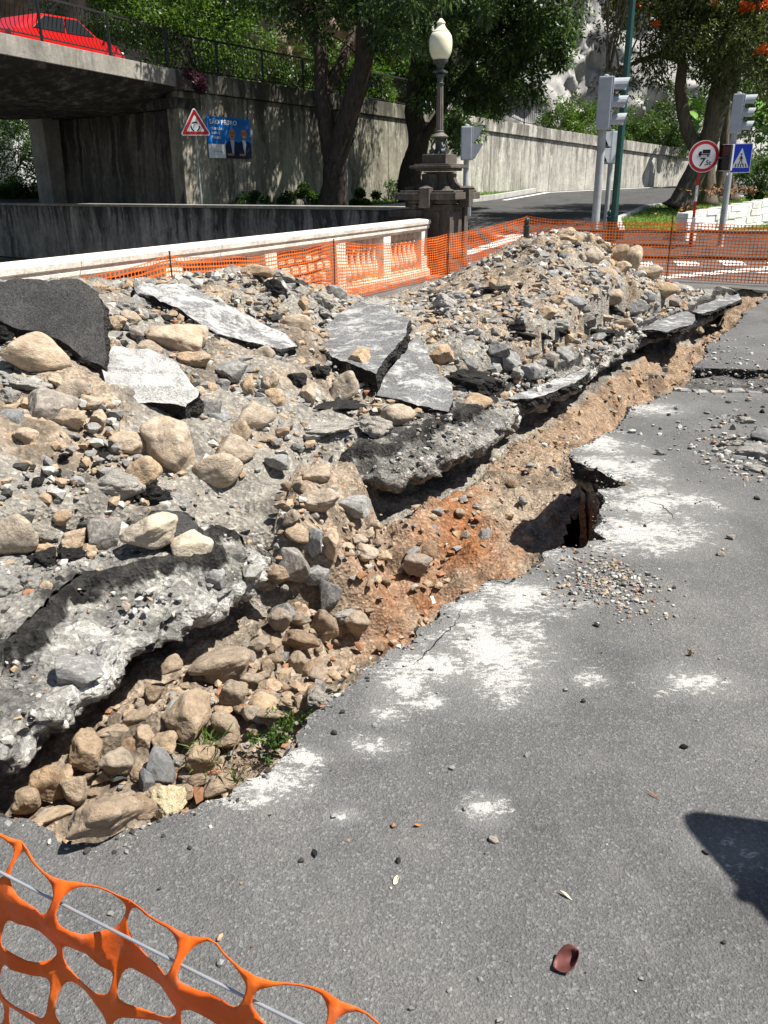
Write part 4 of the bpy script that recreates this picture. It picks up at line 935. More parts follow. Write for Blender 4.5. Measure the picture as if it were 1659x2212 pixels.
# poster on the wall
wa, wb = WALL[0], WALL[1]; wd = (Vector(wb) - Vector(wa)).normalized(); wn_ = Vector((wd.y, -wd.x)); P0 = wp(450, 341, wa, wb); P1 = wp(542, 340, wa, wb); P2 = wp(441, 250, wa, wb)
pw = (Vector((P1.x, P1.y)) - Vector((P0.x, P0.y))).length; ph_ = P2.z - P0.z
po = thing('election_poster', 'blue election poster with two men in dark suits on the concrete wall', 'poster', (P0.x + wn_.x * .03, P0.y + wn_.y * .03, P0.z), math.atan2(wd.y, wd.x))
rect = lambda a, b, c, d: [(a * pw, b * ph_), (c * pw, b * ph_), (c * pw, d * ph_), (a * pw, d * ph_)]
flat('sheet', rect(0, 0, 1, 1), 0, M_postb, po, .015); flat('white_panel', rect(0, 0, .38, .34), -.016, M_signw, po)
text_mesh('lettering', 'SÃO PEDRO', .155 * ph_, M_signw, po, .06 * pw, -.018, .82 * ph_, .003, pw / (.155 * ph_) * .115)
for k, s_ in enumerate(('TRABALHAR', 'PARA AS', 'PESSOAS')): text_mesh('lettering', s_, .085 * ph_, M_signw, po, .08 * pw, -.018, (.685 - k * .105) * ph_, .002, 1.0)
for k, w in enumerate((.10, .22, .18)): flat('small_print', rect(.10, .19 - k * .05, .10 + w, .205 - k * .05 + (.02 if k == 1 else 0)), -.0185, M_shirt, po)
for i, (cx, hz_) in enumerate(((.55, .60), (.83, .61))):
    f_ = flat('figure', [((cx + a) * pw, b * ph_) for a, b in [(-.17, 0), (-.17, .30), (-.15, .38), (-.06, .44), (.06, .44), (.15, .39), (.17, .30), (.17, 0)]], -.017 - i * .0025, M_suit, po)
    flat('shirt', [((cx + a) * pw, b * ph_) for a, b in [(-.05, .46), (.05, .46), (.02, .12), (-.01, .12)]], -.0215 - i * .0025, M_shirt, f_)
    flat('head', [((cx + .075 * math.cos(R(a))) * pw, (hz_ + (.13 if a < 180 else .14) * math.sin(R(a))) * ph_) for a in range(0, 360, 20)], -.0245 - i * .0025, M_skin, f_)
    for ex in (-.03, .03): flat('eye', rect(cx + ex - .015, hz_ + .015, cx + ex + .015, hz_ + .03), -.028 - i * .0025, M_blk, f_)
    flat('mouth', rect(cx - .025, hz_ - .07, cx + .025, hz_ - .052), -.028 - i * .0025, M_signw if i else M_suit, f_)
    flat('hand', rect(cx - .13, .07, cx + .02, .12), -.0245 - i * .0025, M_skin, f_)
# tall dark green post
g_ = gpt(1322, 20.5); gt = thing('lamp_post', 'tall dark green eight-sided street post right of the tall signal', 'post', g_)
MB().lathe([(.12, 0), (.12, .25), (.095, .28), (.085, 1.2), (.068, 7.0), (.05, 9.5)], 8).build('shaft', M_green, gt, False); MB().box((.02, -.09, .75), (.10, .02, .3)).build('hatch', M_green, gt, False, .006)
MB().path([(0, 0, 9.4), (.3, -.3, 9.7), (1.0, -1.0, 9.8)], .04, 8).build('arm', M_green, gt); MB().box((1.15, -1.15, 9.8), (.55, .3, .12), R(-45)).build('lantern', M_galv, gt, False, .03)
# bollards
def bollard(loc, label):
    b = thing('bollard', label, 'bollard', loc); MB().lathe([(.075, 0), (.075, .05), (.06, .07), (.055, .80), (.065, .82), (.065, .85), (.035, .87)], 14).build('shaft', M_green, b, .8)
    MB().lathe([(.03, .86), (.055, .89), (.062, .93), (.05, .975), (.02, 1.0)], 14).build('ball_top', M_green, b, True); return b
b0 = gpt(1136, 17.0); bollard(b0, 'dark green bollard at the corner of the orange netting'); bollard(gpt(1312, 20.9), 'dark green ball-topped bollard beside the tall green post')

# white block wall and planting bed at the right
wl0, wl1 = gpt(1468, 22.0), gpt(1700, 24.6); wl = thing('white_block_wall', 'low whitewashed stone block wall at the foot of the right-hand trees', 'wall', (wl0.x, wl0.y, .22)); rw_ = random.Random(21)
wlD = Vector((wl1.x - wl0.x, wl1.y - wl0.y)); wlL = wlD.length + 4.0; wlD.normalize(); wa_ = math.atan2(wlD.y, wlD.x); h0_, h1_ = dp(1470, 461, 22.0).z - .22, dp(1690, 420, 24.5).z - .22
hgt = lambda s_: h0_ + (h1_ - h0_) * min(1.25, s_ / (wlL - 4.0)); NC = 5
for c in range(NC):
    s_ = -rw_.uniform(0, .25) * (c % 2)
    while s_ < wlL:
        w = rw_.uniform(.30, .52); m0 = max(s_, 0); m1 = min(s_ + w - .006, wlL); H0 = hgt((m0 + m1) / 2) / NC; q = wlD * ((m0 + m1) / 2); o_ = rw_.uniform(-.014, .014)
        if m1 - m0 > .06: MB().box((q.x - wlD.y * o_, q.y + wlD.x * o_, H0 * (c + .5)), (m1 - m0, .34, H0 - .006), wa_).build('block', M_whitew, wl, False, .014)
        s_ += w
mb = MB()
for k in range(16):
    sa_, sb_ = wlL * k / 16 + .03, wlL * (k + 1) / 16 - .001; q = wlD * ((sa_ + sb_) / 2); hh_ = hgt(sa_) - .02; mb.box((q.x, q.y, hh_ / 2), (sb_ - sa_, .315, hh_), wa_)
mb.build('mortar_core', M_whitew, wl)
bp = thing('plaster_house', 'pale grey plaster house corner at the right edge behind the signals', 'house', (17.5, 32.0, .8), R(-20)); MB().box((3, 2, 2.6), (6, 4, 5.4)).build('wall', M_plaster, bp, False, .02); MB().box((3, 2, 5.4), (6.5, 4.5, .22)).build('roof_slab', M_deck, bp, False, .02); MB().box((-.012, 2, 1.2), (.05, .9, 2.1)).build('door', M_green, bp); MB().box((2.4, -.012, 3.4), (1.0, .05, 1.2)).build('window', M_glass, bp)

# ------------------------------------------------------------------ red car on the bridge
cq = DK_A + DKD * 1.2 - DKN * 3.3; car = thing('parked_car', 'bright red car on the bridge behind the iron railing', 'car', (cq.x, cq.y, DZ + .30 + DS * 1.2), angd + math.pi)
prof = [(-2.0, .35), (-2.05, .75), (-1.95, .95), (-1.55, 1.02), (-1.0, 1.42), (.3, 1.46), (1.0, 1.05), (1.75, .92), (2.05, .70), (2.05, .35)]
mb = MB(); mb.prism(prof, lambda p: (p[0], -.84 + .12 * max(0, p[1] - .95), p[1]), lambda p: (p[0], .84 - .12 * max(0, p[1] - .95), p[1])); body = mb.build('body', M_carred, car, .6, .05)
for sy in (-1, 1):
    f_ = MB(); f_.prism([(-1.35, 1.03), (-.93, 1.36), (-.25, 1.39), (-.25, 1.03)], lambda p: (p[0], sy * .845, p[1]), lambda p: (p[0], sy * .80, p[1])); f_.build('side_window', M_glass, body); f_ = MB(); f_.prism([(-.18, 1.03), (-.18, 1.39), (.27, 1.40), (.85, 1.06)], lambda p: (p[0], sy * .845, p[1]), lambda p: (p[0], sy * .80, p[1])); f_.build('side_window', M_glass, body)
    MB().box((-2.0, sy * .66, .82), (.14, .24, .2)).build('tail_light', M_tail, car, False, .03); MB().box((2.0, sy * .62, .72), (.12, .34, .16)).build('headlight', M_signw, car, False, .03)
    for wx in (-1.25, 1.3):
        w_ = MB().path([(wx, sy * .66, .31), (wx, sy * .86, .31)], .31, 22).build('wheel', M_tyre, car, .7); MB().path([(wx, sy * .80, .31), (wx, sy * .872, .31)], .2, 16).build('rim', M_silver, w_, .7)
MB().box((-2.05, 0, .5), (.12, 1.6, .18)).build('bumper', M_carred, car, False, .04); MB().box((-2.08, 0, .72), (.03, .5, .12)).build('number_plate', M_signw, car)

# ------------------------------------------------------------------ orange barrier netting and its rebar posts
def far_net(name, label, pts, hts, cell=.058, seed=1, lows=None, tilt=0.0):
    """pts: ground polyline, hts: top heights, lows: bottom heights"""
    pts = [np.array(p, float) for p in pts]; seg = [np.linalg.norm(b - a) for a, b in zip(pts[:-1], pts[1:])]; cum = np.concatenate([[0], np.cumsum(seg)]); L_ = cum[-1]; nu = int(L_ / cell); nv = 18
    px_ = np.array(pts); U = np.linspace(0, L_, nu * 2 + 1); top = np.interp(U, cum, hts); low = np.interp(U, cum, lows if lows is not None else [.04] * len(hts))
    sag = np.zeros_like(U)
    for a, b in zip(cum[:-1], cum[1:]): t = np.clip((U - a) / (b - a), 0, 1); sag += np.where((U >= a) & (U <= b), 4 * t * (1 - t) * min(.09, .018 * (b - a) ** 1.3), 0)
    top = top - sag + .012 * vnoise(U * 2.1, 0, 0, seed)
    def pt(u, v):                                              # u, v in half cells
        x = np.interp(u * L_ / (nu * 2), cum, px_[:, 0]); y = np.interp(u * L_ / (nu * 2), cum, px_[:, 1]); uu = u * L_ / (nu * 2)
        t_, l_ = np.interp(uu, U, top), np.interp(uu, U, low); k = v / (nv * 2); z = l_ + (t_ - l_) * k; w = .035 * vnoise(uu * 1.7, z * 2.0, 0, seed + 3) * (1 - .5 * k) + .02 * vnoise(uu * 6, z * 5, 3, seed + 4)
        return np.stack([x + w * dn[0], y + w * dn[1], z], -1)
    d0 = px_[-1] - px_[0]; d0 /= np.linalg.norm(d0); dn = np.array([-d0[1], d0[0]]); i, j = np.meshgrid(np.arange(nu), np.arange(nv), indexing='ij'); i = i.ravel() * 2 + 1.0; j = j.ravel() * 2 + 1.0; n = len(i)
    hw, hh, cc_ = .78, .70, .30; ring = [(-hw + cc_, -hh), (hw - cc_, -hh), (hw, -hh + cc_), (hw, hh - cc_), (hw - cc_, hh), (-hw + cc_, hh), (-hw, hh - cc_), (-hw, -hh + cc_)]; cor = [(-1, -1), (1, -1), (1, 1), (-1, 1)]
    V = np.stack([pt(i + a, j + b) for a, b in cor + ring], 1).reshape(-1, 3); fq = [(0, 1, 5, 4), (1, 6, 5), (1, 2, 7, 6), (2, 8, 7), (2, 3, 9, 8), (3, 10, 9), (3, 0, 11, 10), (0, 4, 11)]
    base = (np.arange(n) * 12)[:, None]; fs = []
    for f_ in fq: fs.extend((base + np.array(f_)[None]).tolist())
    me = bpy.data.meshes.new(name); me.from_pydata(V.tolist(), [], fs); me.materials.append(M_net); me.update(); o = mesh_obj(name, me); return tag(o, label, 'barrier netting')
def fpt(off, s_): q = BAL_A + BAL_D * s_ + BAL_N * off; return (q.x, q.y)
FP = [(b0.x, b0.y), tuple(gpt(965, 15.8))[:2], tuple(gpt(718, 12.55))[:2], tuple(gpt(363, 8.75))[:2], tuple(gpt(130, 7.3))[:2], tuple(gpt(-60, 6.6))[:2]]
FH = [1.02, dp(965, 505, 15.8).z, dp(718, 521, 12.55).z, dp(363, 552, 8.75).z, dp(175, 598, 7.45).z, .86]; FL = [.1, .03, .02, .05, .15, .2]
far_net('barrier_netting', 'orange plastic barrier netting running along the balustrade', FP, FH, .056, 3, FL)
FR = [(b0.x, b0.y), tuple(gpt(1447, 15.1))[:2], (6.6, 13.95), (9.5, 12.6)]; HR = [1.03, dp(1447, 476, 15.1).z, dp(1640, 484, 13.95).z, 1.05]
far_net('barrier_netting', 'orange plastic barrier netting stretched across the crossing at right', FR, HR, .058, 9, [.1, .03, .02, .02])
def rebar(P, z0, z1, label, lean=(0, 0)):
    t = MB(); n = int((z1 - z0) / .02); t.path([(lean[0] * k / n, lean[1] * k / n, z0 + (z1 - z0) * k / n) for k in range(n + 1)], [.0085 + .002 * (k % 2) for k in range(n + 1)], 6); o = t.build('rebar_post', M_rust); o.location = (P[0], P[1], 0); return tag(o, label, 'rebar post', 'rebar posts holding the netting')
nd = BAL_N * .03
rebar((FP[1][0] + .02, FP[1][1] - .03), -.1, FH[1] + .04, 'rusty rebar post of the netting near the lamp pier', (.01, 0)); rebar((FP[2][0] + .02, FP[2][1] - .03), -.1, FH[2] + .03, 'rusty rebar post of the netting in front of the balusters'); rebar((FP[3][0] + .02, FP[3][1] - .03), .0, FH[3] + .05, 'rusty rebar post of the netting above the pale tilted slab', (-.01, 0)); rebar((FR[1][0], FR[1][1] - .03), -.1, HR[1] + .1, 'tall rusty rebar post of the netting at the crossing', (.0, 0))
# steel frame barrier beyond the right-hand netting
fb = thing('pedestrian_guard_rail', 'dark steel guard rail seen through the netting at the right', 'guard rail', (7.6, 15.9, 0)); mb = MB(); mb.path([(-4.2, 2.2, .22), (3.8, -1.0, .22)], .03, 8); mb.build('lower_rail', M_iron, fb); MB().path([(-4.2, 2.2, .70), (3.8, -1.0, .70)], .03, 8).build('top_rail', M_iron, fb)
for k in (.5, .78, 1.0): p = Vector((-4.2, 2.2, 0)).lerp(Vector((3.8, -1.0, 0)), k); MB().path([(p.x, p.y, 0), (p.x, p.y, .70)], .04, 8).build('post', M_rust, fb)

# near netting hung on a wire, lower left
A_ = gp(-60, 1850, .95); B_ = gp(675, 2221, .95); ax = (B_ - A_).normalized(); L_ = (B_ - A_).length + .25; A_ = A_ - ax * .1; hn = Vector((-ax.y, ax.x, 0)); hn = hn if hn.y > 0 else -hn
wr = MB(); wr.path([A_ + ax * (L_ * k / 30) + Vector((0, 0, -.004 * math.sin(math.pi * k / 30))) for k in range(31)], [.0016] * 31, 8); tag(wr.build('tension_wire', M_wire, None, True), 'grey steel wire threaded through the nearest orange netting', 'wire')
PITCH_U, PITCH_V = .076, .066
def near_pt(u, v):
    """u along the wire in m, v rows from the wire (positive above)"""
    w = .006 * math.sin(u * 21 + 1.0) + .004 * math.sin(u * 47 + v * 2) + .010 * float(vnoise(u * 14, v * .9, 0, 5)) + .004 * float(vnoise(u * 45, v * 2.5, 3, 6))
    if v >= 0: up = v * PITCH_V * .70; outw = .35 * v * PITCH_V + .010 * math.sin(v * 2.6)
    else: up = v * PITCH_V; outw = -.10 * v * PITCH_V * -1 - .010 * math.sin(-v * 1.3)
    q = A_ + ax * (u + .010 * v) + Vector((0, 0, up + .35 * w)) + hn * (outw * .6 + w); return q
mb = MB(); NU = int(L_ / PITCH_U) + 1; NH = 24
rn = random.Random(4)
for i in range(-1, NU):
    for j in range(-7, 1):
        # row 0 is threaded by the wire; band below it is broad
        lo, hi = {0: (.20, .96)}.get(j, (.07, .92) if j != -1 else (.08, .72)); jw = rn.uniform(-.02, .02); wl_, wr_ = .045 + jw, .955 + jw
        oc = []; ic = []
        for k in range(NH):
            a = 2 * math.pi * k / NH + math.pi / 4; ca, sa = math.cos(a), math.sin(a); m_ = max(abs(ca), abs(sa)); oc.append((.5 + .5 * ca / m_, .5 + .5 * sa / m_))
            e = .70; ic.append(((wl_ + wr_) / 2 + (wr_ - wl_) / 2 * math.copysign(abs(ca) ** e, ca), (lo + hi) / 2 + (hi - lo) / 2 * math.copysign(abs(sa) ** e, sa)))
        sc = [tuple((o_[q] * .45 + c_[q] * .55) for q in (0, 1)) for o_, c_ in zip(oc, ic)]
        f_ = lambda p: near_pt((i + p[0]) * PITCH_U, j + p[1] - .45 if True else 0)
        vs = [f_(p) for p in oc] + [f_(p) for p in sc] + [f_(p) for p in ic]; fs = []
        for r_ in (0, 1): fs += [(r_ * NH + k, r_ * NH + (k + 1) % NH, (r_ + 1) * NH + (k + 1) % NH, (r_ + 1) * NH + k) for k in range(NH)]
        mb.add(vs, fs)
me = bpy.data.meshes.new('barrier_netting'); me.from_pydata(mb.v, [], mb.f); me.materials.append(M_net); bm = bmesh.new(); bm.from_mesh(me); bmesh.ops.remove_doubles(bm, verts=bm.verts, dist=.0006); bmesh.ops.recalc_face_normals(bm, faces=bm.faces); bm.to_mesh(me); bm.free()
me.polygons.foreach_set('use_smooth', [True] * len(me.polygons)); nn_ = tag(mesh_obj('barrier_netting', me), 'large orange netting mesh close up in the lower left corner', 'barrier netting')
so = nn_.modifiers.new('thickness', 'SOLIDIFY'); so.thickness = .0007

# made-up panel on legs, added right of the view to shadow the asphalt
ws = thing('shadow_caster', 'unseen panel on legs added outside the right edge to cast a shadow', 'road sign', (1.84, 1.32, 0), R(105))
for sx in (-.2, .2): MB().bar((sx, .18, 0), (sx, 0, 1.0), .03, .03).bar((sx, -.18, 0), (sx, 0, 1.0), .03, .03).build('leg', M_galv2, ws)
MB().path([(0, 0, .9), (0, 0, 1.75)], .025, 8).build('mast', M_galv2, ws); flat('panel', rrect(.62, .66, .10, (0, 1.42), 8), .0, M_signw, ws, .02); flat('blue_face', rrect(.57, .61, .09, (0, 1.42), 8), -.021, M_signb, ws)
# ------------------------------------------------------------------ foliage
RG = np.random.default_rng(12)
def leaves_mesh(name, centers, n, mat, ll=(.10, .18), ww=(.03, .05), spread=.28, droop=.5, shell=None, comp=False):
    """centers (k,4): x,y,z,radius of clumps; n leaves spread over them"""
    C = np.asarray(centers, float); k = RG.integers(0, len(C), n); d = RG.normal(size=(n, 3)); d /= np.linalg.norm(d, axis=1)[:, None]; r_ = RG.random(n) ** .45
    c = C[k, :3] + d * (r_ * C[k, 3])[:, None] * np.array([1, 1, .8])
    dirv = d * .6 + RG.normal(size=(n, 3)) * .55; dirv[:, 2] -= droop; dirv /= np.linalg.norm(dirv, axis=1)[:, None] + 1e-9
    s_ = np.cross(dirv, RG.normal(size=(n, 3))); s_ /= np.linalg.norm(s_, axis=1)[:, None] + 1e-9; L_ = RG.uniform(*ll, n)[:, None]; W_ = RG.uniform(*ww, n)[:, None]; lv = np.clip(RG.normal(.45, .22, n) + .12 * (RG.random(len(C))[k] - .5) * 4, 0, 1)
    bend = np.cross(s_, dirv) * L_ * .12
    V = np.stack([c, c + dirv * L_ * .45 + s_ * W_ / 2 + bend, c + dirv * L_, c + dirv * L_ * .45 - s_ * W_ / 2 + bend], 1).reshape(-1, 3)
    me = bpy.data.meshes.new(name); me.vertices.add(n * 4); me.vertices.foreach_set('co', V.ravel()); me.loops.add(n * 4); me.loops.foreach_set('vertex_index', np.arange(n * 4)); me.polygons.add(n)
    me.polygons.foreach_set('loop_start', np.arange(n) * 4); me.polygons.foreach_set('loop_total', np.full(n, 4)); me.update(calc_edges=True)
    at = me.attributes.new('lv', 'FLOAT', 'POINT'); at.data.foreach_set('value', np.repeat(lv, 4)); me.materials.append(mat); return me
def clumps(blobs, per, rad=(.35, .7)):
    """blobs: (x,y,z,rx,ry,rz) -> clump centres biased to the outside"""
    out = []
    for b in blobs:
        m = max(3, int(per * (b[3] * b[4] * b[5]) ** (2 / 3))); d = RG.normal(size=(m, 3)); d /= np.linalg.norm(d, axis=1)[:, None]; r_ = RG.random(m) ** .35
        p = np.array(b[:3]) + d * r_[:, None] * np.array(b[3:6]); out.append(np.concatenate([p, RG.uniform(rad[0], rad[1], (m, 1))], 1))
    return np.concatenate(out)
def limb(pts, r0, r1, n=10, jit=.08, seed=1, sub=5):
    """smooth bent limb through the points"""
    P = [Vector(p) for p in pts]; out = []
    for i in range(len(P) - 1):
        p0, p1, p2, p3 = P[max(i - 1, 0)], P[i], P[i + 1], P[min(i + 2, len(P) - 1)]
        for k in range(sub):
            t = k / sub; out.append(.5 * ((2 * p1) + (p2 - p0) * t + (2 * p0 - 5 * p1 + 4 * p2 - p3) * t * t + (3 * p1 - p0 - 3 * p2 + p3) * t ** 3))
    out.append(P[-1]); m = len(out); return out, [r0 + (r1 - r0) * (i / (m - 1)) ** .8 for i in range(m)]
def tree(name, label, base, limbs, blobs, nleaf, mat, bmat, per=9, ll=(.12, .22), ww=(.035, .06), rad=(.35, .75), twigs=40, droop=.5, seed=1, flare=1.5, group=None):
    t = thing(name, label, 'tree', base, 0, group); B = Vector(base); rg = random.Random(seed)
    tr = MB(); ends = []
    for i, (pts, r0, r1) in enumerate(limbs):
        ps, rs_ = limb([Vector(p) - B for p in pts], r0, r1)
        if i == 0: rs_ = [r_ * (1 + (flare - 1) * math.exp(-k * .7)) for k, r_ in enumerate(rs_)]
        tr.path(ps, rs_, 12, True, .07, rg); ends += ps[len(ps) // 2:]
    tr.build('trunk', bmat, t, True)
    cl = clumps(blobs, per, rad); cl[:, :3] -= np.array(B)
    tw = MB()
    for k in range(twigs):
        c = Vector(cl[rg.randrange(len(cl)), :3]); e = min(ends, key=lambda q: (q - c).length + rg.uniform(0, 1.5)); mid = e.lerp(c, .5) + Vector((rg.uniform(-.4, .4), rg.uniform(-.4, .4), rg.uniform(-.1, .5))); ps, rs_ = limb([e, mid, c], .035, .008, sub=4); tw.path(ps, rs_, 5, False)
    if twigs: tw.build('branches', bmat, t, True)
    mesh_obj('crown', leaves_mesh('crown', cl, nleaf, mat, ll, ww, droop=droop), t); return t
# forked tree left of the lamp
def at(x, y, Y): return tuple(dp(x, y, Y))
T1 = (dp(718, 452, 28.5).x, 28.5, gz(28.5) + .05)
tree('forked_tree', 'big dark forked tree in front of the concrete wall left of the lamp', T1,
     [([T1, at(722, 400, 28.5), at(725, 345, 28.4), at(748, 265, 28.2), at(782, 150, 28.0), at(790, 60, 27.8), at(800, -60, 27.4), at(830, -200, 27)], .44, .20),
      ([at(722, 350, 28.4), at(705, 270, 28.6), at(695, 180, 28.9), at(690, 100, 29.2), at(640, -20, 29.6), at(590, -160, 30)], .33, .16),
      ([at(700, 200, 28.8), at(745, 120, 29.6), at(765, 40, 30.2), at(770, -80, 30.6)], .2, .1), ([at(790, 75, 27.8), at(820, 30, 27.2), at(870, -60, 26.5)], .16, .07)],
     [at(770, -60, 27) + (3.2, 2.5, 1.6), at(900, -20, 25.5) + (2.4, 2, 1.5), at(640, -60, 29) + (2.6, 2.4, 1.4), at(830, 60, 27.5) + (.9, 1, .9), at(690, 30, 30) + (1.3, 1, .9), at(860, 95, 29) + (.9, .9, .8), at(980, -120, 24) + (3, 2.5, 1.6), at(560, -150, 30) + (3, 3, 1.5), at(1120, -260, 26) + (3.2, 3, 1.6), at(700, -330, 28) + (4, 4, 2), (-1.5, 29.5, 8.8, 3.2, 3, 1.1), (1.8, 32.5, 8.8, 2.6, 2.6, 1.1), (-3.8, 27.3, 8.8, 2.2, 2.2, 1.0)],  # last three clumps lie above the view, added to shade the wall
     56000, M_leafd, M_bark, 12, (.13, .26), (.045, .08), rad=(.25, .55), seed=3)
T2 = (dp(890, 448, 33.5).x, 33.5, gz(33.5))
tree('leaning_tree', 'dark curved tree trunk directly behind the lamp', T2,
     [([T2, at(885, 380, 33.5), at(905, 310, 33.4), at(893, 240, 33.4), at(900, 170, 33.3), at(910, 60, 33.2), at(930, -60, 33)], .48, .22), ([at(903, 320, 33.4), at(940, 260, 33.0), at(985, 190, 32.5), at(1060, 80, 32)], .2, .07)],
     [at(960, 200, 32) + (1.3, 1.2, 1.0), at(1000, 100, 31.5) + (2.0, 1.8, 1.5), at(1110, 60, 31) + (2.2, 1.8, 1.7), at(1170, 20, 30.5) + (1.3, 1.3, 1.3), at(1150, 130, 31) + (1.1, 1.0, 1.2), at(1000, 280, 34) + (1.0, .9, .8), at(1010, -30, 31) + (2.6, 2, 1.4), at(1080, 190, 31.5) + (.8, .8, .8), at(960, 300, 35) + (1.1, 1, .8), at(1130, -120, 30) + (3, 2.5, 2), at(880, -100, 32) + (3, 2.5, 1.6)],
     44000, M_leafd, M_bark, 12, (.14, .27), (.045, .085), rad=(.25, .55), seed=5)
# right-hand flame tree
T3 = (dp(1466, 470, 28.0).x, 28.0, gz(28) + .12)
tree('flame_tree', 'grey forked tree leaning over the lawn at the right with orange blossoms', T3,
     [([T3, at(1490, 400, 28.0), at(1520, 330, 28.0), at(1545, 260, 27.8), at(1560, 180, 27.6), at(1590, 100, 27.2), at(1650, 0, 27)], .40, .17), ([at(1515, 340, 28), at(1485, 280, 28.2), at(1470, 200, 28.3), at(1472, 130, 28.2), at(1440, 60, 28), at(1400, 0, 27.6)], .25, .09),
      ([at(1470, 130, 28.2), at(1420, 120, 27.8), at(1360, 140, 27.3), at(1310, 155, 26.8)], .11, .03), ([at(1555, 200, 27.7), at(1600, 150, 27.3), at(1660, 110, 27)], .14, .06)],
     [at(1420, 40, 27.5) + (1.9, 1.6, .9), at(1560, 50, 27) + (2.1, 1.8, 1.3), at(1640, 110, 26.5) + (1.2, 1.4, 1.3), at(1500, 90, 27) + (1.3, 1.1, .7), at(1320, 20, 27) + (.7, .8, .4), at(1610, -30, 27) + (3, 2, 1.4), at(1340, 170, 27) + (.5, .5, .35), at(1400, 150, 27) + (.5, .5, .4), at(1480, -50, 27) + (2.2, 2, 1.0), at(1560, 150, 27.5) + (.8, .9, .6), at(1640, 220, 26.6) + (.6, .7, .6), at(1320, -60, 27.5) + (1.2, 1.2, .6), at(1480, -300, 25) + (4, 4, 1.5)],
     34000, M_leafo, M_barkl, 10, (.11, .22), (.035, .06), seed=7, twigs=90)
for k, (a, b, c) in enumerate(((1528, 425, 29.5), (1548, 430, 31), (1578, 425, 31.5))):
    bpt = (dp(a, b, c).x, c, gz(c) + .12); up_ = (a + (6, 20, 2)[k], 255, c)
    tree('slender_tree', ('upright grey trunk just right of the leaning tree', 'slanting brown trunk behind the black pedestrian signal', 'thick brown trunk behind the blue crossing sign')[k], bpt, [([bpt, at(a + (0, 14, 0)[k], 350, c), at(*up_), at(a + (30, 30, 20)[k], 120, c - .3), at(a + 40, -20, c - .6)], (.30, .2, .24)[k], .10)], [at(a + 30, 60, c) + (1.2, 1.2, 1.2), at(a + 50, -60, c) + (2, 2, 1.5)], 6000, M_leafo, M_barkl, 9, seed=11 + k, twigs=10)
# blossoms
for k, (a, b, c) in enumerate(((1614, 18, 26.4), (1655, 12, 26.2), (1375, 10, 26.8), (1540, 4, 26.5), (1647, 105, 26.0), (1418, 52, 26.6))):
    p = dp(a, b, c); cl = np.array([(RG.normal(0, .08), RG.normal(0, .08), RG.normal(0, .05), .10) for _ in range(7)]); s_ = .6 if k in (2, 3, 5) else 1.0
    o = mesh_obj('flower_cluster', leaves_mesh('flower_cluster', cl, 110, M_orange, (.07, .13), (.05, .08), droop=-.4)); o.location = p; o.scale = (s_,) * 3
    tag(o, ('largest orange blossom cluster at the top right of the flame tree', 'orange blossom cluster cut by the right edge of the flame tree', 'small orange blossom right of the green post top', 'small orange blossom high in the flame tree crown', 'orange blossom low on the right side of the flame tree', 'small orange blossom on the left side of the flame tree')[k], 'blossom', 'orange blossoms of the flame tree')
def bush(name, label, blobs, n, mat, ll=(.06, .12), ww=(.03, .055), per=14, rad=(.18, .4), cat='shrub', droop=.1, stem=True, group=None):
    b = blobs[0]; base = (b[0], b[1], b[2] - b[5] * .9); t = thing(name, label, cat, base, 0, group); cl = clumps(blobs, per, rad); cl[:, :3] -= np.array(base); mesh_obj('foliage', leaves_mesh('foliage', cl, n, mat, ll, ww, droop=droop), t)
    if stem:
        mb = MB(); rg = random.Random(n)
        for k in range(8): c = cl[rg.randrange(len(cl)), :3]; mb.path([(0, 0, 0), (c[0] * .5 + rg.uniform(-.1, .1), c[1] * .5, c[2] * .6), tuple(c)], [.03, .02, .008], 5)
        mb.build('stems', M_bark, t, True)
    return t
# hillside growth above the wall and the bridge
bush('hillside_tree', 'sunlit green tree behind the bridge railing at the top left', [at(420, 40, 36) + (3.0, 2.5, 2.2), at(330, 10, 37) + (3, 2.5, 2.2), at(480, 60, 37) + (1.4, 1.4, 1.6), at(250, -10, 38) + (3, 2.5, 2), at(470, 110, 35) + (1.8, 1.5, 1.2), at(330, -120, 38) + (4.5, 3, 2.6)], 30000, M_leafb, (.12, .22), (.06, .1), 8, (.4, .8), 'tree')
bush('hillside_tree', 'dark tree growing behind the wall left of the forked trunk', [at(660, 120, 39) + (1.8, 1.6, 1.5), at(690, 180, 38.5) + (1.6, 1.5, 1.0), at(560, 170, 39) + (1.6, 1.2, .7)], 7000, M_leaf, (.12, .22), (.06, .1), 8, (.4, .8), 'tree')
bush('wall_shrub', 'bright leafy shrub spilling over the wall between the two dark trunks', [at(830, 155, 38) + (1.8, 1.3, 1.1), at(770, 170, 37) + (1.1, 1, .8), at(900, 190, 39) + (1.1, 1, .8), at(830, 195, 36.5) + (1.0, .7, .5)], 11000, M_leafb, (.14, .26), (.06, .1), 10, (.3, .6))
bush('wall_shrub', 'green shrub on the wall top right of the lamp globe', [at(1000, 260, 43) + (1.6, 1.2, 1.0), at(1040, 180, 45) + (1.8, 1.5, 1.3)], 6000, M_leaf, (.14, .25), (.06, .1), 10, (.3, .6))
bush('hedge', 'rounded green hedge on the wall left of the tall signal', [at(1230, 262, 50) + (2.2, 1.5, 1.5), at(1280, 275, 51) + (1.6, 1.5, 1.3)], 9000, M_leafb, (.10, .2), (.05, .09), 12, (.3, .6))
bush('hedge', 'broad dark green hedge on the wall right of the green post', [at(1390, 290, 54) + (3.0, 1.6, 1.7), at(1450, 250, 55) + (2.4, 1.6, 2.2), at(1340, 295, 53) + (2.0, 1.5, 1.2), at(1440, 305, 54) + (1.6, 1.2, 1.0)], 18000, M_leaf, (.10, .2), (.05, .09), 12, (.3, .6))
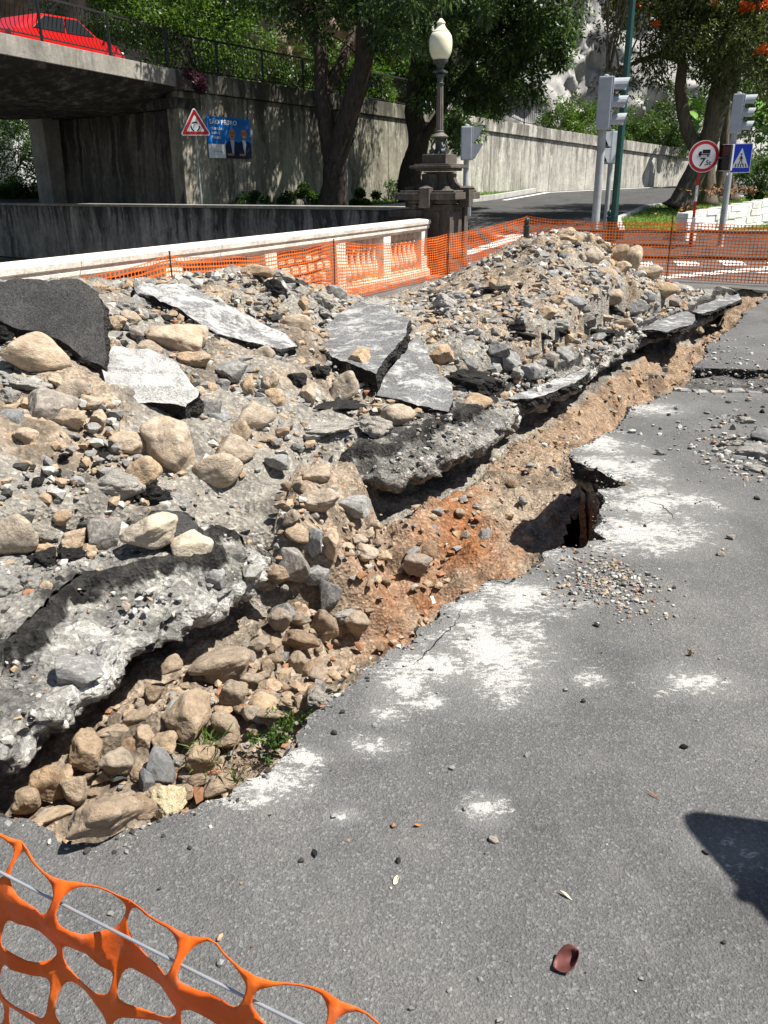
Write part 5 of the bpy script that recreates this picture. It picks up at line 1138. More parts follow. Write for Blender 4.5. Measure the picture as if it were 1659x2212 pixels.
bush('ivy_mass', 'dark creeper growing on the grey cliff behind the right-hand tree', [at(1540, 200, 58) + (2.0, 1.5, 2.6), at(1630, 140, 58) + (3, 2, 3.5), at(1620, 260, 50) + (2.0, 2, 2)], 9000, M_leaf, (.16, .3), (.08, .14), 9, (.4, .8))
bush('purple_shrub', 'dark purple creeper hanging on the wall above the poster', [at(440, 165, 26.6) + (.45, .3, .35), at(430, 185, 26.5) + (.2, .2, .3)], 1500, M_leafp, (.07, .12), (.03, .05), 16, (.1, .22))
for k, (a, b, Y_, s_, mt) in enumerate(((538, 437, 28.0, .50, M_leafd), (610, 440, 29.2, .40, M_leafd), (668, 434, 30, .55, M_leaf), (778, 436, 30.5, .42, M_leaf), (852, 428, 34, .75, M_leafd), (1015, 424, 40, .55, M_leaf), (580, 444, 27.4, .3, M_leafd))):
    lab = ('dark shrub at the wall foot below the poster', 'low shrub at the wall foot right of the poster', 'pale green shrub left of the forked trunk', 'small shrub right of the small distant signal', 'round dark shrub left of the lamp pier', 'small shrub behind the pedestrian signal pole', 'tiny shrub on the lawn below the poster')[k]
    bush('low_shrub', lab, [at(a, b - 2, Y_) + (s_ * 1.1, s_, s_ * .7)], 1800, mt, (.07, .13), (.03, .055), 20, (.12, .25))
# trees beyond the underpass
bush('underpass_tree', 'bluish green tree seen under the bridge at the left edge', [at(20, 250, 50) + (3.2, 2, 3.0), at(-50, 300, 51) + (3.5, 2, 3.5), at(60, 330, 51) + (2.4, 1.5, 1.8), at(70, 220, 52) + (2.4, 1.5, 1.8)], 14000, M_leafd, (.14, .25), (.06, .1), 8, (.4, .8), 'tree'); bush('grass_clump', 'sunlit yellow green grasses at the foot of the underpass tree', [at(70, 412, 44) + (2.0, 1.0, .6), at(20, 420, 44) + (2.0, 1, .6)], 6000, M_leafb, (.25, .5), (.02, .04), 12, (.2, .4), 'grass', -.4)
bush('dark_shrub', 'dark shrub beside the plaster house at the right edge', [at(1640, 385, 27) + (.9, .8, .7), at(1665, 370, 27) + (.9, .8, .8)], 4000, M_leafd, (.08, .14), (.03, .05), 14, (.15, .35))
hb = MB(); hb.box((-28, 58, 3), (12, 6, 5)); tag(hb.build('background_house', M_plaster), 'white house wall seen past the underpass tree', 'house')
# elephant ears on the wall
def ear(L_, w):
    mb = MB(); n = 9; vs = []
    for i in range(n + 1):
        t = i / n; ww_ = w * math.sin(math.pi * min(1, t * .93 + .07)) ** .7 * (1 - .25 * t); zc = .12 * L_ * math.sin(t * 2.4); 
        for s_ in (-1, -.5, 0, .5, 1): vs.append((L_ * t, s_ * ww_ / 2, zc + abs(s_) * .10 * w))
    mb.add(vs, [(i * 5 + k, i * 5 + k + 1, (i + 1) * 5 + k + 1, (i + 1) * 5 + k) for i in range(n) for k in range(4)]); return mb.mesh('large_leaf', M_ear, True)
M_ear = plain('elephant_ear_leaf', (.11, .24, .035), .4, .3, 5, .4)
earm = ear(1.0, .62)
rr = random.Random(31)
for k, (a, b, Y_) in enumerate(((1500, 320, 50), (1540, 300, 51), (1580, 310, 50), (1620, 300, 49), (1640, 330, 48), (1480, 290, 52))):
    q = dp(a, b + 10, Y_); pt_ = thing('elephant_ear_plant', ('left of the leaning tree fork', 'seen through the leaning tree fork', 'behind the blue sign', 'right of the upper signal', 'lowest at the right edge', 'highest beside the hedge')[k].join(('broad-leaved bright green plant ', '')), 'plant', q, 0, 'elephant ear plants on the wall')
    for m_ in range(9):
        a_ = rr.uniform(-2.6, -.4) if m_ < 6 else rr.uniform(0, 6.28); o = mesh_obj('large_leaf', earm, pt_); o.location = (math.cos(a_) * .2, math.sin(a_) * .2, .3 + .22 * m_); s_ = rr.uniform(.8, 1.25); o.scale = (s_, s_, s_); o.rotation_euler = (rr.uniform(-.4, .4), rr.uniform(-.3, .9), a_)
        o2 = MB().path([(0, 0, -.3), (0, 0, .3 + .22 * m_), (math.cos(a_) * .2, math.sin(a_) * .2, .3 + .22 * m_)], [.03, .025, .02], 5).build('stalk', M_ear, pt_, True)
# lawn blades and leaf litter
def blades(name, poly, n, lift, hgt=(.04, .09)):
    pv = np.array(poly); x0, y0 = pv.min(0); x1, y1 = pv.max(0); P_ = RG.uniform((x0, y0), (x1, y1), (n * 2, 2)); m = inside(P_[:, 0], P_[:, 1], [tuple(p) for p in poly]); P_ = P_[m][:n]; cl = np.array([(p[0], p[1], gz(p[1]) + lift, .001) for p in P_]); me = leaves_mesh(name, cl, len(cl), M_grassy, (.05, .11), (.012, .022), droop=-1.6); return tag(mesh_obj(name, me), kind='stuff')
blades('grass', lr, 26000, .155); blades('grass', lw, 9000, .125)
def litter(name, label, ctr, sx, sy, n, mat):
    cl = np.array([(RG.normal(ctr[0], sx), RG.normal(ctr[1], sy), ctr[2] + RG.uniform(0, .12), .05) for _ in range(n)]); o = mesh_obj(name, leaves_mesh(name, cl, n * 3, mat, (.08, .18), (.05, .1), droop=.0)); return tag(o, label, 'leaf litter', kind='stuff')
q = dp(1530, 445, 24.5); litter('leaf_litter', 'brown dry leaf litter behind the white block wall', (q.x, 24.4, .75), .5, .25, 60, M_oleaf); q = dp(1630, 425, 23.5); litter('leaf_litter', 'reddish dry leaf litter on top of the white wall at the right edge', (q.x, 25.0, 1.3), .6, .25, 80, M_stepr)
# weeds in the trench
def weed(px, py, n, s_, mat, label, grass=False):
    p = hit(px, py); cl = np.array([(RG.normal(0, s_ * .5), RG.normal(0, s_ * .4), s_ * RG.uniform(.2, 1.0), s_ * .35) for _ in range(10)]); o = thing('weed', label, 'plant', p); mesh_obj('leaves', leaves_mesh('leaves', cl, n, mat, (s_ * .25, s_ * .5) if not grass else (s_ * .6, s_ * 1.2), (s_ * .12, s_ * .25) if not grass else (.004, .007), droop=-.3), o)
    mb = MB()
    for c in cl[:6]: mb.path([(0, 0, -.02), (c[0] * .5, c[1] * .5, c[2] * .6), tuple(c[:3])], [.003, .0025, .0015], 4)
    mb.build('stems', M_ear, o)
weed(592, 1610, 260, .055, M_leaf, 'bushy green weed at the trench rim by the orange-brown stone'); weed(625, 1570, 110, .06, M_leafb, 'tall thin green weed just right of the bushy one'); weed(678, 1548, 140, .035, M_leaf, 'small green weed below the pale square stone'); weed(470, 1640, 90, .08, M_grassy, 'thin grass tuft growing from the trench rim left of the weeds', True); weed(505, 1680, 70, .08, M_stepr, 'dry straw tuft at the trench rim', True); weed(578, 1648, 60, .03, M_leaf, 'tiny green weed lowest at the trench rim')
# ------------------------------------------------------------------ stones
rk = random.Random(77)
def rock_mesh(name, seed, mat, soft, sub=4, planes=16, nz=.05, asp=(1, 1, 1), nscale=2.2):
    rg = np.random.default_rng(seed); bm = bmesh.new(); bmesh.ops.create_icosphere(bm, subdivisions=sub, radius=1); D = np.array([v.co[:] for v in bm.verts]); D /= np.linalg.norm(D, axis=1)[:, None]
    N = rg.normal(size=(planes, 3)); N /= np.linalg.norm(N, axis=1)[:, None]; h = rg.uniform(.70, 1.0, planes); q = (D @ N.T) / h; q = np.maximum(q, 1e-3)
    k = {0: 34, 1: 6, 2: 14, 3: (6, 9, 16)[seed % 3]}[soft]; r_ = 1 / (np.sum(q ** k, 1)) ** (1 / k); V = D * np.clip(r_, .2, 1.5)[:, None]
    f_ = fbm(V[:, 0] * nscale + seed, V[:, 1] * nscale, V[:, 2] * nscale, 5, seed); V = V * (1 + nz * f_)[:, None]; V = V * np.array(asp); mx = np.abs(V).max(0); V = V / mx
    for v, c in zip(bm.verts, V): v.co = c
    me = bpy.data.meshes.new(name); bm.to_mesh(me); bm.free(); me.materials.append(mat); me.polygons.foreach_set('use_smooth', [True] * len(me.polygons))
    if soft in (0, 2): me.set_sharp_from_angle(angle=.55 if soft == 0 else .9)
    me.update(); return me
LIB = {}
def lib(kind, mat, n, soft, sub, planes, nz, ns):
    LIB[kind] = [rock_mesh(kind, 300 + hash_(kind) * 40 + i, mat, soft, sub, planes + (i % 4), nz, (1, 1, 1), ns) for i in range(n)]
def hash_(s_): return sum(ord(c) for c in s_) % 97
lib('b', M_boulder, 12, 3, 5, 15, .11, 1.9); lib('t', M_trench, 14, 3, 5, 14, .10, 1.8); lib('r', M_boulder, 8, 1, 5, 16, .06, 1.7); lib('g', M_grey, 10, 0, 5, 11, .045, 2.6); lib('w', M_white, 7, 2, 5, 12, .15, 2.8); lib('a', M_black, 7, 2, 5, 11, .17, 3.0); lib('c', M_cream, 3, 2, 5, 11, .06, 2.0); lib('d', M_dark, 3, 0, 5, 9, .03, 2.5); lib('s', M_boulder, 5, 0, 5, 11, .06, 2.5)
KN = {'b': ('river_stone', 'stone'), 'r': ('river_stone', 'stone'), 't': ('cobble', 'stone'), 'g': ('broken_stone', 'stone'), 'w': ('concrete_lump', 'concrete lump'), 'a': ('asphalt_lump', 'asphalt lump'), 'c': ('pale_stone', 'stone'), 'd': ('slate_block', 'stone'), 's': ('angular_stone', 'stone')}
PLACED = []
def put(kind, P, sx, sy, sz, rot, label, group, sink=.3):
    o = bpy.data.objects.new(KN[kind][0], rk.choice(LIB[kind])); COL.objects.link(o); o.location = (P.x, P.y, P.z + sz * (1 - 2 * sink)); o.scale = (sx, sy, sz); o.rotation_euler = rot; PLACED.append((P.x, P.y, max(sx, sy))); o['category'] = KN[kind][1]; o['group'] = group; o['label'] = label; return o
# hand placed from the photo: x, y, w, h, kind, label, tilt
HAND = [
 (92, 768, 135, 98, 'b', 'largest egg-shaped tan boulder against the black slab at the left edge', 22), (22, 1160, 100, 115, 'b', 'big round tan boulder cut by the left edge above the pavement crust', 0), (62, 826, 135, 45, 'w', 'flat pale slab stone under the egg-shaped boulder', 10), (112, 872, 95, 85, 'g', 'pale grey angular stone below the flat pale slab', 25), (168, 838, 80, 55, 'b', 'pale rounded stone right of the egg-shaped boulder', 20),
 (385, 730, 125, 95, 'b', 'big ochre boulder behind the pale concrete block', 15), (420, 780, 78, 50, 'b', 'brown stone with dark underside right of the ochre boulder', 8), (325, 752, 62, 36, 'b', 'smooth cream stone lying on the pale concrete block', 14), (380, 962, 120, 132, 'b', 'biggest whitish tan boulder in the middle of the left heap', 0), (470, 1015, 108, 92, 'b', 'rounded tan boulder low on the heap right of the biggest one', -10), (512, 972, 88, 76, 'b', 'tan boulder with a grey facet behind the low rounded one', 10),
 (556, 900, 88, 66, 'b', 'smooth ochre boulder above the grey facet boulder', 0), (522, 930, 62, 60, 'b', 'upright tan stone left of the smooth ochre boulder', 0), (287, 955, 82, 52, 'b', 'brown boulder left of the biggest whitish boulder', -5), (318, 1012, 98, 76, 'b', 'grey tan rounded boulder left below the biggest one', 0), (260, 1045, 98, 78, 'w', 'white knobbly concrete lump on the left heap', 0), (335, 1068, 78, 55, 'a', 'black asphalt lump right of the white knobbly one', 0),
 (328, 1167, 112, 96, 'c', 'bright cream flat-sided stone on the black crust', 0), (428, 1193, 94, 76, 'c', 'bright cream rounded stone next to the flat-sided one', -8), (225, 1147, 78, 84, 'g', 'grey pyramid-shaped stone at the foot of the heap', 0), (132, 1117, 44, 40, 'b', 'small round ochre stone left of the grey pyramid stone', 0), (102, 1150, 74, 40, 'w', 'white elongated chip left of the ochre stone', 28), (158, 1165, 62, 50, 'b', 'yellowish stone under the white chip', 0), (98, 1202, 62, 52, 'a', 'black lump below the yellowish stone', 0), (152, 1197, 58, 42, 'a', 'second black lump right below the yellowish stone', 0),
 (18, 1262, 58, 62, 'w', 'white block at the left edge on the crust', 0), (72, 1250, 56, 50, 'w', 'pale round lump right of the white edge block', 0), (102, 1264, 38, 30, 'b', 'small grey round stone on the crust at left', 0), (601, 1000, 56, 42, 'g', 'blue grey angular stone at the heap foot in the centre', 10), (685, 1022, 66, 48, 'b', 'tan stone at the head of the cobble spill', 0), (692, 1082, 90, 62, 'b', 'large tan boulder at the head of the cobble spill', 0), (762, 1096, 84, 58, 'g', 'grey stone in shade right of the spill head', 0),
 (502, 800, 64, 62, 'g', 'dark grey angular stone in the middle of the left heap', 0), (456, 884, 48, 60, 'g', 'narrow grey stone right of the pale concrete block', 0), (574, 762, 62, 40, 'b', 'brown rounded stone beside the tilted pale slab', 0), (586, 832, 38, 62, 'b', 'upright cream stone in the heap centre', 0), (537, 832, 28, 62, 'b', 'thin upright tan stone left of the upright cream one', 0), (641, 702, 62, 54, 'b', 'oval tan stone on top of the tilted pale slab end', 15), (775, 787, 62, 92, 's', 'tall grey tan pointed stone leaning on the central slab', 12),
 (750, 830, 78, 72, 'b', 'rounded grey tan boulder below the tall pointed stone', 0), (720, 873, 122, 48, 'a', 'flat dark asphalt lump below the central slab', -4), (706, 920, 132, 34, 'w', 'long pale concrete plate under the flat dark lump', -6), (815, 922, 88, 52, 'w', 'white cracked concrete lump below the front slab', 8), (852, 896, 66, 62, 'b', 'brown rounded stone in front of the front slab', 25), (1030, 870, 72, 50, 'b', 'smooth brown stone right of the front slab', -8), (1030, 822, 135, 66, 'a', 'brownish black asphalt lump right of the front slab', 14),
 (955, 765, 52, 74, 's', 'white sided angular stone right of the joint between the slabs', 15), (700, 648, 44, 52, 'w', 'bright white concrete lump behind the central slab', 10), (730, 634, 54, 42, 'g', 'dark grey angular stone behind the bright white lump', 12), (656, 660, 26, 52, 's', 'thin upright stone left of the bright white lump', 0), (606, 588, 44, 34, 'a', 'topmost black lump on the crest of the left heap', 0), (597, 625, 56, 44, 'a', 'lower black lump on the crest of the left heap', 10), (622, 608, 62, 26, 'a', 'thin black slab piece on the crest of the left heap', 22),
 (560, 590, 70, 40, 's', 'pale tan stone left of the black crest lumps', 0), (800, 655, 105, 24, 'w', 'low pale slab piece at the foot of the netting', -6), (640, 822, 46, 54, 'a', 'black lump in the centre of the left heap', 0), (690, 802, 48, 42, 'a', 'black lump in front of the central slab', 0), (600, 860, 48, 44, 'b', 'cream stone below the heap-centre black lump', 0), (665, 855, 46, 60, 's', 'angular tan stone right of the heap-centre black lump', 0), (470, 900, 50, 40, 'g', 'dark stone under the narrow grey stone', 0),
 (30, 905, 70, 50, 'g', 'grey stone at the left edge of the heap', 0), (60, 940, 55, 55, 'b', 'upright brown stone near the left edge', 20), (150, 905, 70, 60, 's', 'cream angular stone left of the brown boulder', 0), (20, 855, 50, 45, 'w', 'pale stone at the left edge under the flat slab', 0), (215, 905, 40, 50, 's', 'small ochre angular stone left of the concrete block foot', 0), (10, 725, 50, 50, 'a', 'black lump at the left edge under the black slab', 0), (200, 870, 50, 40, 'b', 'brown stone at the corner of the concrete block', 0), (270, 660, 46, 36, 'w', 'white stone in the gap between the two high slabs', 0), (255, 700, 40, 36, 's', 'tan angular stone in the gap between the two high slabs', 0), (285, 690, 40, 40, 'b', 'tan stone left of the ochre boulder', 0), (300, 720, 46, 34, 'g', 'dark grey stone left of the ochre boulder', 0), (245, 760, 40, 55, 'b', 'ochre stone right of the black slab', 0),
 # trench
 (488, 1430, 130, 96, 't', 'large smooth brown boulder under the overhanging crust', -18), (410, 1556, 104, 110, 't', 'biggest flat-topped boulder on the trench floor', 0), (506, 1505, 56, 78, 't', 'yellow brown oval stone right of the flat-topped boulder', 10), (484, 1562, 62, 66, 't', 'angular brown stone below the yellow brown oval', 0), (330, 1500, 50, 48, 't', 'round tan stone left above the flat-topped boulder', 0), (316, 1602, 48, 58, 't', 'egg-shaped tan stone left of the flat-topped boulder', -25), (350, 1662, 54, 92, 'd', 'upright dark grey slate block in the trench', -6), (320, 1690, 36, 90, 'd', 'thin slate slab behind the upright slate block', 0), (265, 1650, 80, 80, 't', 'rough brown stone left of the slate block', 0), (235, 1758, 160, 112, 't', 'broad flat brown boulder at the near end of the trench', 0),
 (192, 1630, 84, 88, 't', 'brown slanting stone under the crust at the left', -20), (112, 1690, 70, 84, 't', 'tall tan stone leaning at the left end of the trench', -25), (66, 1722, 72, 74, 't', 'brown stone at the left end of the trench', -20), (165, 1715, 60, 80, 't', 'tan stone with a hollow at the left end of the trench', -15), (120, 1760, 120, 40, 't', 'cream flat stone at the near left rim of the trench', 0), (440, 1640, 66, 72, 't', 'brown boulder right of the slate block', 0), (592, 1547, 72, 44, 't', 'orange brown flat stone beside the weeds', 8), (690, 1510, 54, 58, 'w', 'pale square stone at the trench rim', 0), (650, 1382, 82, 62, 't', 'broad brown boulder in the cobble spill', 8),
 (702, 1357, 62, 86, 't', 'upright dark brown stone in the cobble spill', 6), (750, 1327, 64, 36, 'w', 'white flat stone on the cobble spill', 8), (776, 1347, 62, 62, 't', 'tan stone under the white flat stone', 0), (710, 1282, 52, 92, 'g', 'tall grey slab stone standing in the cobble spill', 12), (640, 1217, 78, 92, 'g', 'rough brown grey concrete lump in the cobble spill', 0), (690, 1238, 66, 48, 'g', 'grey stone right below the rough lump', 0), (716, 1172, 44, 72, 's', 'upright tan flat stone in the upper cobble spill', 0), (684, 1168, 42, 62, 'g', 'grey stone left of the upright tan one', 0), (640, 1148, 50, 40, 'b', 'oval cream cobble in the upper spill', 0), (634, 1112, 44, 36, 'b', 'tan cobble above the oval cream cobble', 0), (596, 1242, 56, 50, 't', 'tan cobble at the end of the near crust', 0), (600, 1337, 54, 48, 't', 'brown stone below the end of the near crust', 0), (645, 1337, 50, 40, 't', 'tan cobble right of the brown one below the crust end', 0),
 (560, 1392, 56, 30, 't', 'flat brown stone under the crust right of the smooth boulder', 0), (596, 1422, 56, 30, 't', 'flat tan stone right of the smooth boulder', 0), (792, 1195, 50, 46, 'b', 'tan cobble on the sand slope', 10), (790, 1155, 40, 34, 'b', 'brown cobble above the sand slope', 0), (900, 1217, 60, 52, 't', 'broken brown stone in the middle of the sandy trench', 0), (925, 1195, 34, 46, 't', 'flat cream stone beside the broken brown stone', 0), (381, 1642, 34, 34, 'w', 'white porous lump right of the slate block', 0), (430, 1682, 64, 28, 't', 'orange stone below the white porous lump', -6), (250, 1582, 90, 40, 't', 'flat tan stone under the overhang', -8), (370, 1440, 50, 40, 't', 'tan stone directly under the crust edge', -20), (545, 1470, 50, 40, 't', 'brown stone right of the yellow brown oval', 0), (540, 1420, 40, 36, 't', 'small brown stone right of the smooth boulder', 0), (300, 1550, 60, 44, 't', 'brown stone half in shade under the overhang', -10), (575, 1450, 36, 46, 't', 'small upright tan stone in the trench centre', 0), (470, 1700, 70, 46, 't', 'tan stone at the rim beside the dry straw', -20), (400, 1710, 60, 40, 't', 'tan stone behind the paper bag', 0), (590, 1395, 40, 30, 't', 'little brown cobble in the spill foot', 0), (640, 1430, 44, 50, 't', 'half buried tan stone in the sand', 0), (540, 1540, 50, 44, 't', 'brown stone left of the orange brown flat stone', 0),
 (165, 1450, 105, 70, 'g', 'grey faceted basalt stone set in the pale crust edge', 8), (230, 1400, 60, 40, 'g', 'small grey stone set in the pale crust edge', 0), (540, 1235, 50, 40, 'g', 'grey stone set in the end of the near crust', 0), (470, 1250, 50, 40, 'g', 'brown grey stone set in the near crust', 0), (330, 1240, 40, 22, 'a', 'thin black flake on the near crust', 0),
 # right heap
 (1225, 494, 44, 24, 'b', 'topmost tan boulder on the peak of the right heap', 0), (1228, 518, 42, 20, 's', 'pale flat stone just under the topmost boulder', 5), (1272, 520, 38, 34, 'b', 'pale tan boulder right of the peak', 0), (1292, 508, 34, 26, 'b', 'grey tan stone right of the peak', 0), (1284, 556, 44, 46, 'b', 'round brown boulder in the upper right heap', 0), (1256, 558, 30, 28, 'b', 'dark boulder left of the round brown one', 0), (1332, 550, 46, 44, 'b', 'rounded boulder right of the round brown one', 0), (1364, 562, 42, 62, 'b', 'tall brown boulder on the right flank', 8), (1400, 592, 64, 40, 'b', 'wide rough boulder at the right foot of the tall one', 0), (1430, 626, 56, 40, 'b', 'rightmost big boulder at the foot of the right heap', 15),
 (1320, 592, 28, 24, 'b', 'small round stone below the rounded boulder', 0), (1344, 582, 34, 34, 's', 'angular tan stone left of the wide rough boulder', 0), (1322, 642, 50, 34, 'b', 'half buried brown boulder in the right flank', 0), (1310, 494, 40, 20, 'g', 'grey stone on the crest right of the peak', 0), (1322, 522, 22, 34, 'g', 'upright blue grey stone near the crest', 0), (1100, 782, 44, 42, 'g', 'blue grey facet stone low on the left flank of the right heap', 0), (1155, 802, 56, 46, 'g', 'grey block lowest in the grey stone cluster', 0), (1190, 780, 46, 40, 'g', 'grey block right in the grey stone cluster', 0), (1082, 756, 50, 42, 'g', 'pale blue facet stone at the left of the grey cluster', 0), (1132, 722, 56, 28, 'a', 'black lump on the right heap above the grey cluster', 8),
 (1172, 725, 44, 26, 'a', 'second black lump right of it on the heap', 0), (1216, 772, 40, 44, 'g', 'upright facet stone at the right of the grey cluster', 0), (1258, 665, 50, 26, 'g', 'long grey block in the middle of the right heap', -4), (1366, 665, 60, 44, 'g', 'large blue grey angular stone on the right foot', 15), (1300, 716, 72, 30, 'a', 'black asphalt lump above the far crust', 4), (1268, 692, 44, 36, 'g', 'squared brown grey stone in the right heap', 0), (1322, 668, 60, 30, 'a', 'flat black lump beside the half buried boulder', 12), (1240, 655, 50, 30, 'g', 'pale grey block left of the long one', 0), (1130, 690, 34, 34, 'w', 'white lump on the left flank of the right heap', 0), (985, 640, 40, 34, 'w', 'white angular lump on the saddle between the heaps', 0), (965, 655, 60, 40, 'w', 'pale broken lump on the saddle', 0), (1075, 622, 70, 24, 'a', 'flat black piece on the upper left of the right heap', 0), (1145, 760, 40, 34, 'g', 'grey stone in the middle of the grey cluster', 0), (1180, 680, 44, 34, 's', 'brown squared stone left of the long grey block', 0),
 (1205, 700, 44, 30, 'w', 'pale squared stone in the right heap centre', 0), (1140, 655, 30, 26, 'w', 'small white lump under the flat black piece', 0), (1400, 640, 44, 30, 'g', 'grey stone between the two foot boulders', 0), (1345, 700, 44, 26, 'b', 'tan stone on the far crust', 0), (1455, 655, 36, 22, 'g', 'grey stone rightmost at the foot of the heap', 0),
 # small heap on the asphalt at right
 (1622, 972, 66, 46, 'w', 'largest white lump on the asphalt at the right edge', 0), (1605, 905, 50, 22, 'w', 'flat white piece on the asphalt at the right edge', 0), (1575, 950, 36, 18, 'a', 'black flake left of the largest white lump', -15), (1560, 962, 24, 12, 'a', 'small black chip left of the white lumps', 0), (1590, 955, 40, 18, 'w', 'pale flake in front of the black flake', -10), (1645, 940, 44, 34, 'd', 'grey stone cut by the right edge', 0), (1640, 1010, 60, 22, 'w', 'low white piece at the right edge', 0), (1592, 990, 34, 20, 'g', 'grey chip below the largest white lump', 0), (1650, 975, 40, 40, 'g', 'dark chip behind the largest white lump', 0),
 (1427, 977, 22, 16, 'w', 'single white pebble lying alone on the asphalt', 0), (1555, 1195, 20, 14, 'b', 'single flat tan pebble alone on the asphalt', 0), (1578, 1160, 18, 13, 'g', 'single grey pebble alone on the asphalt', 0), (1478, 1612, 18, 12, 'a', 'small black pebble alone on the asphalt', 0), (1065, 1812, 22, 16, 'g', 'grey pebble in front of the lime spot', 0), (1490, 1410, 8, 20, 'b', 'thin tan splinter on the asphalt', 0),
]
for x_, y_, w_, h_, kd, lab, tilt in HAND:
    if kd == 'b' and (any(w in lab for w in ('egg', 'round', 'oval', 'smooth')) or (x_ > 1200 and 'rough' not in lab)): kd = 'r'
    P = hit(x_, y_ + h_ * .30); s_ = pxm(P); sx = w_ * s_ / 2 * 1.06; th = math.asin(max(.15, min(.95, (CAM_H - P.z) / (P - CO).length)))
    if kd in 'da' and w_ > 1.6 * h_ or kd in 'w' and w_ > 2 * h_: sy = sx * .62; sz = max(.12 * sx, h_ * s_ / 2 * .75)
    else: sy = min(sx, h_ * s_ / 2 * 1.15) * rk.uniform(.85, 1.0); hz_ = h_ * s_ / 2; v2 = hz_ ** 2 - (sy * math.sin(th)) ** 2; sz = math.sqrt(v2) / math.cos(th) if v2 > (.45 * hz_) ** 2 else hz_ * .72
    yaw = math.atan2(-(P.x), P.y); Rm = Euler((rk.uniform(-.12, .12), R(tilt), yaw + rk.uniform(-.15, .15)), 'XYZ')
    if 'standing' in lab or 'pright' in lab or 'tall' in lab: sz = max(sz, h_ * s_ / 2 * .95)
    put(kd, P, sx * 1.06, sy * 1.04, sz * 1.06, Rm, lab, 'stones laid out by the dig', {'t': .16, 'c': .06}.get(kd, .24))
HB = np.array(PLACED)
# ------------------------------------------------------------------ smaller stones scattered through heap and trench, each its own object
ZONES = [('near_trench', 'ttttttbgs', [(30, 1740), (250, 1560), (520, 1400), (600, 1290), (720, 1300), (760, 1400), (640, 1560), (500, 1660), (380, 1740), (200, 1790)], 150, (.025, .085), 'on the trench floor below the near crust'),
 ('spill', 'tttbbgs', [(600, 1060), (720, 1050), (800, 1120), (860, 1250), (760, 1380), (620, 1390), (600, 1240)], 84, (.02, .065), 'in the cobble spill'),
 ('red_trench', 'tttbgw', [(820, 1130), (1100, 1000), (1240, 930), (1230, 1000), (1120, 1120), (960, 1280), (850, 1240)], 60, (.015, .06), 'in the red earth of the middle trench'),
 ('far_trench', 'ttgw', [(1280, 870), (1400, 790), (1520, 710), (1530, 740), (1420, 830), (1300, 900)], 22, (.03, .08), 'in the far end of the trench'),
 ('left_foot', 'bgwa', [(0, 960), (230, 930), (330, 1060), (200, 1180), (60, 1230), (0, 1230)], 100, (.014, .05), 'at the grey foot of the left heap'),
 ('left_mid', 'bgsgsw', [(0, 790), (220, 850), (430, 850), (620, 780), (700, 900), (640, 980), (420, 900), (230, 920), (0, 920)], 130, (.022, .08), 'on the slope of the left heap'),
 ('left_top', 'bsgsw', [(230, 640), (330, 690), (430, 700), (620, 730), (720, 680), (700, 620), (560, 580), (440, 640)], 86, (.025, .09), 'near the crest of the left heap'),
 ('saddle', 'wwgsa', [(900, 640), (1040, 590), (1150, 640), (1110, 740), (1000, 700), (900, 690)], 100, (.03, .085), 'on the saddle between the two heaps'),
 ('right_low', 'gggwas', [(930, 700), (1100, 700), (1260, 720), (1330, 740), (1260, 800), (1140, 830), (1040, 800), (980, 800)], 120, (.03, .12), 'on the lower slope of the right heap'),
 ('right_mid', 'ggwsb', [(1150, 620), (1240, 560), (1330, 610), (1420, 660), (1360, 720), (1260, 720), (1170, 690)], 120, (.03, .13), 'on the middle of the right heap'),
 ('right_top', 'bbbs', [(1170, 520), (1230, 490), (1330, 510), (1420, 590), (1330, 620), (1240, 560)], 44, (.04, .14), 'near the peak of the right heap'),
 ('crust_top', 'gwba', [(330, 1080), (560, 1040), (560, 1200), (300, 1330), (60, 1400), (60, 1290)], 34, (.012, .035), 'lying on the near crust'),
 ('mid_crust', 'gwba', [(640, 960), (900, 920), (1090, 860), (1080, 900), (900, 970), (700, 980)], 30, (.015, .05), 'lying on the middle crust'),
 ('far_crust', 'gwws', [(1120, 850), (1300, 760), (1500, 670), (1460, 660), (1300, 740), (1160, 820)], 44, (.025, .07), 'lying on the far crust'),
 ('right_edge', 'wwga', [(1550, 900), (1659, 880), (1659, 1030), (1600, 1010)], 24, (.012, .04), 'in the right-edge heap')]
WORDS = {'r': 'smooth stone', 'b': 'tan rounded stone', 't': 'earthy brown cobble', 'g': 'grey angular stone', 'w': 'pale concrete bit', 'a': 'black asphalt bit', 's': 'tan angular stone'}
ORD = 'first second third fourth fifth sixth seventh eighth ninth tenth eleventh twelfth thirteenth fourteenth fifteenth sixteenth seventeenth eighteenth nineteenth twentieth'.split()
def ordn(k):
    if k < 20: return ORD[k]
    tens = {2: 'twenty', 3: 'thirty', 4: 'forty', 5: 'fifty', 6: 'sixty', 7: 'seventy', 8: 'eighty', 9: 'ninety'}; n = k + 1; t, u = divmod(n, 10)
    return tens[t] + '-' + ORD[u - 1] if u and t < 10 else ({2: 'twentieth', 3: 'thirtieth', 4: 'fortieth', 5: 'fiftieth', 6: 'sixtieth', 7: 'seventieth', 8: 'eightieth', 9: 'ninetieth'}.get(t, 'farthest'))
def pip(x, y, poly): return bool(inside(np.array([x], float), np.array([y], float), poly)[0])
BK = {}
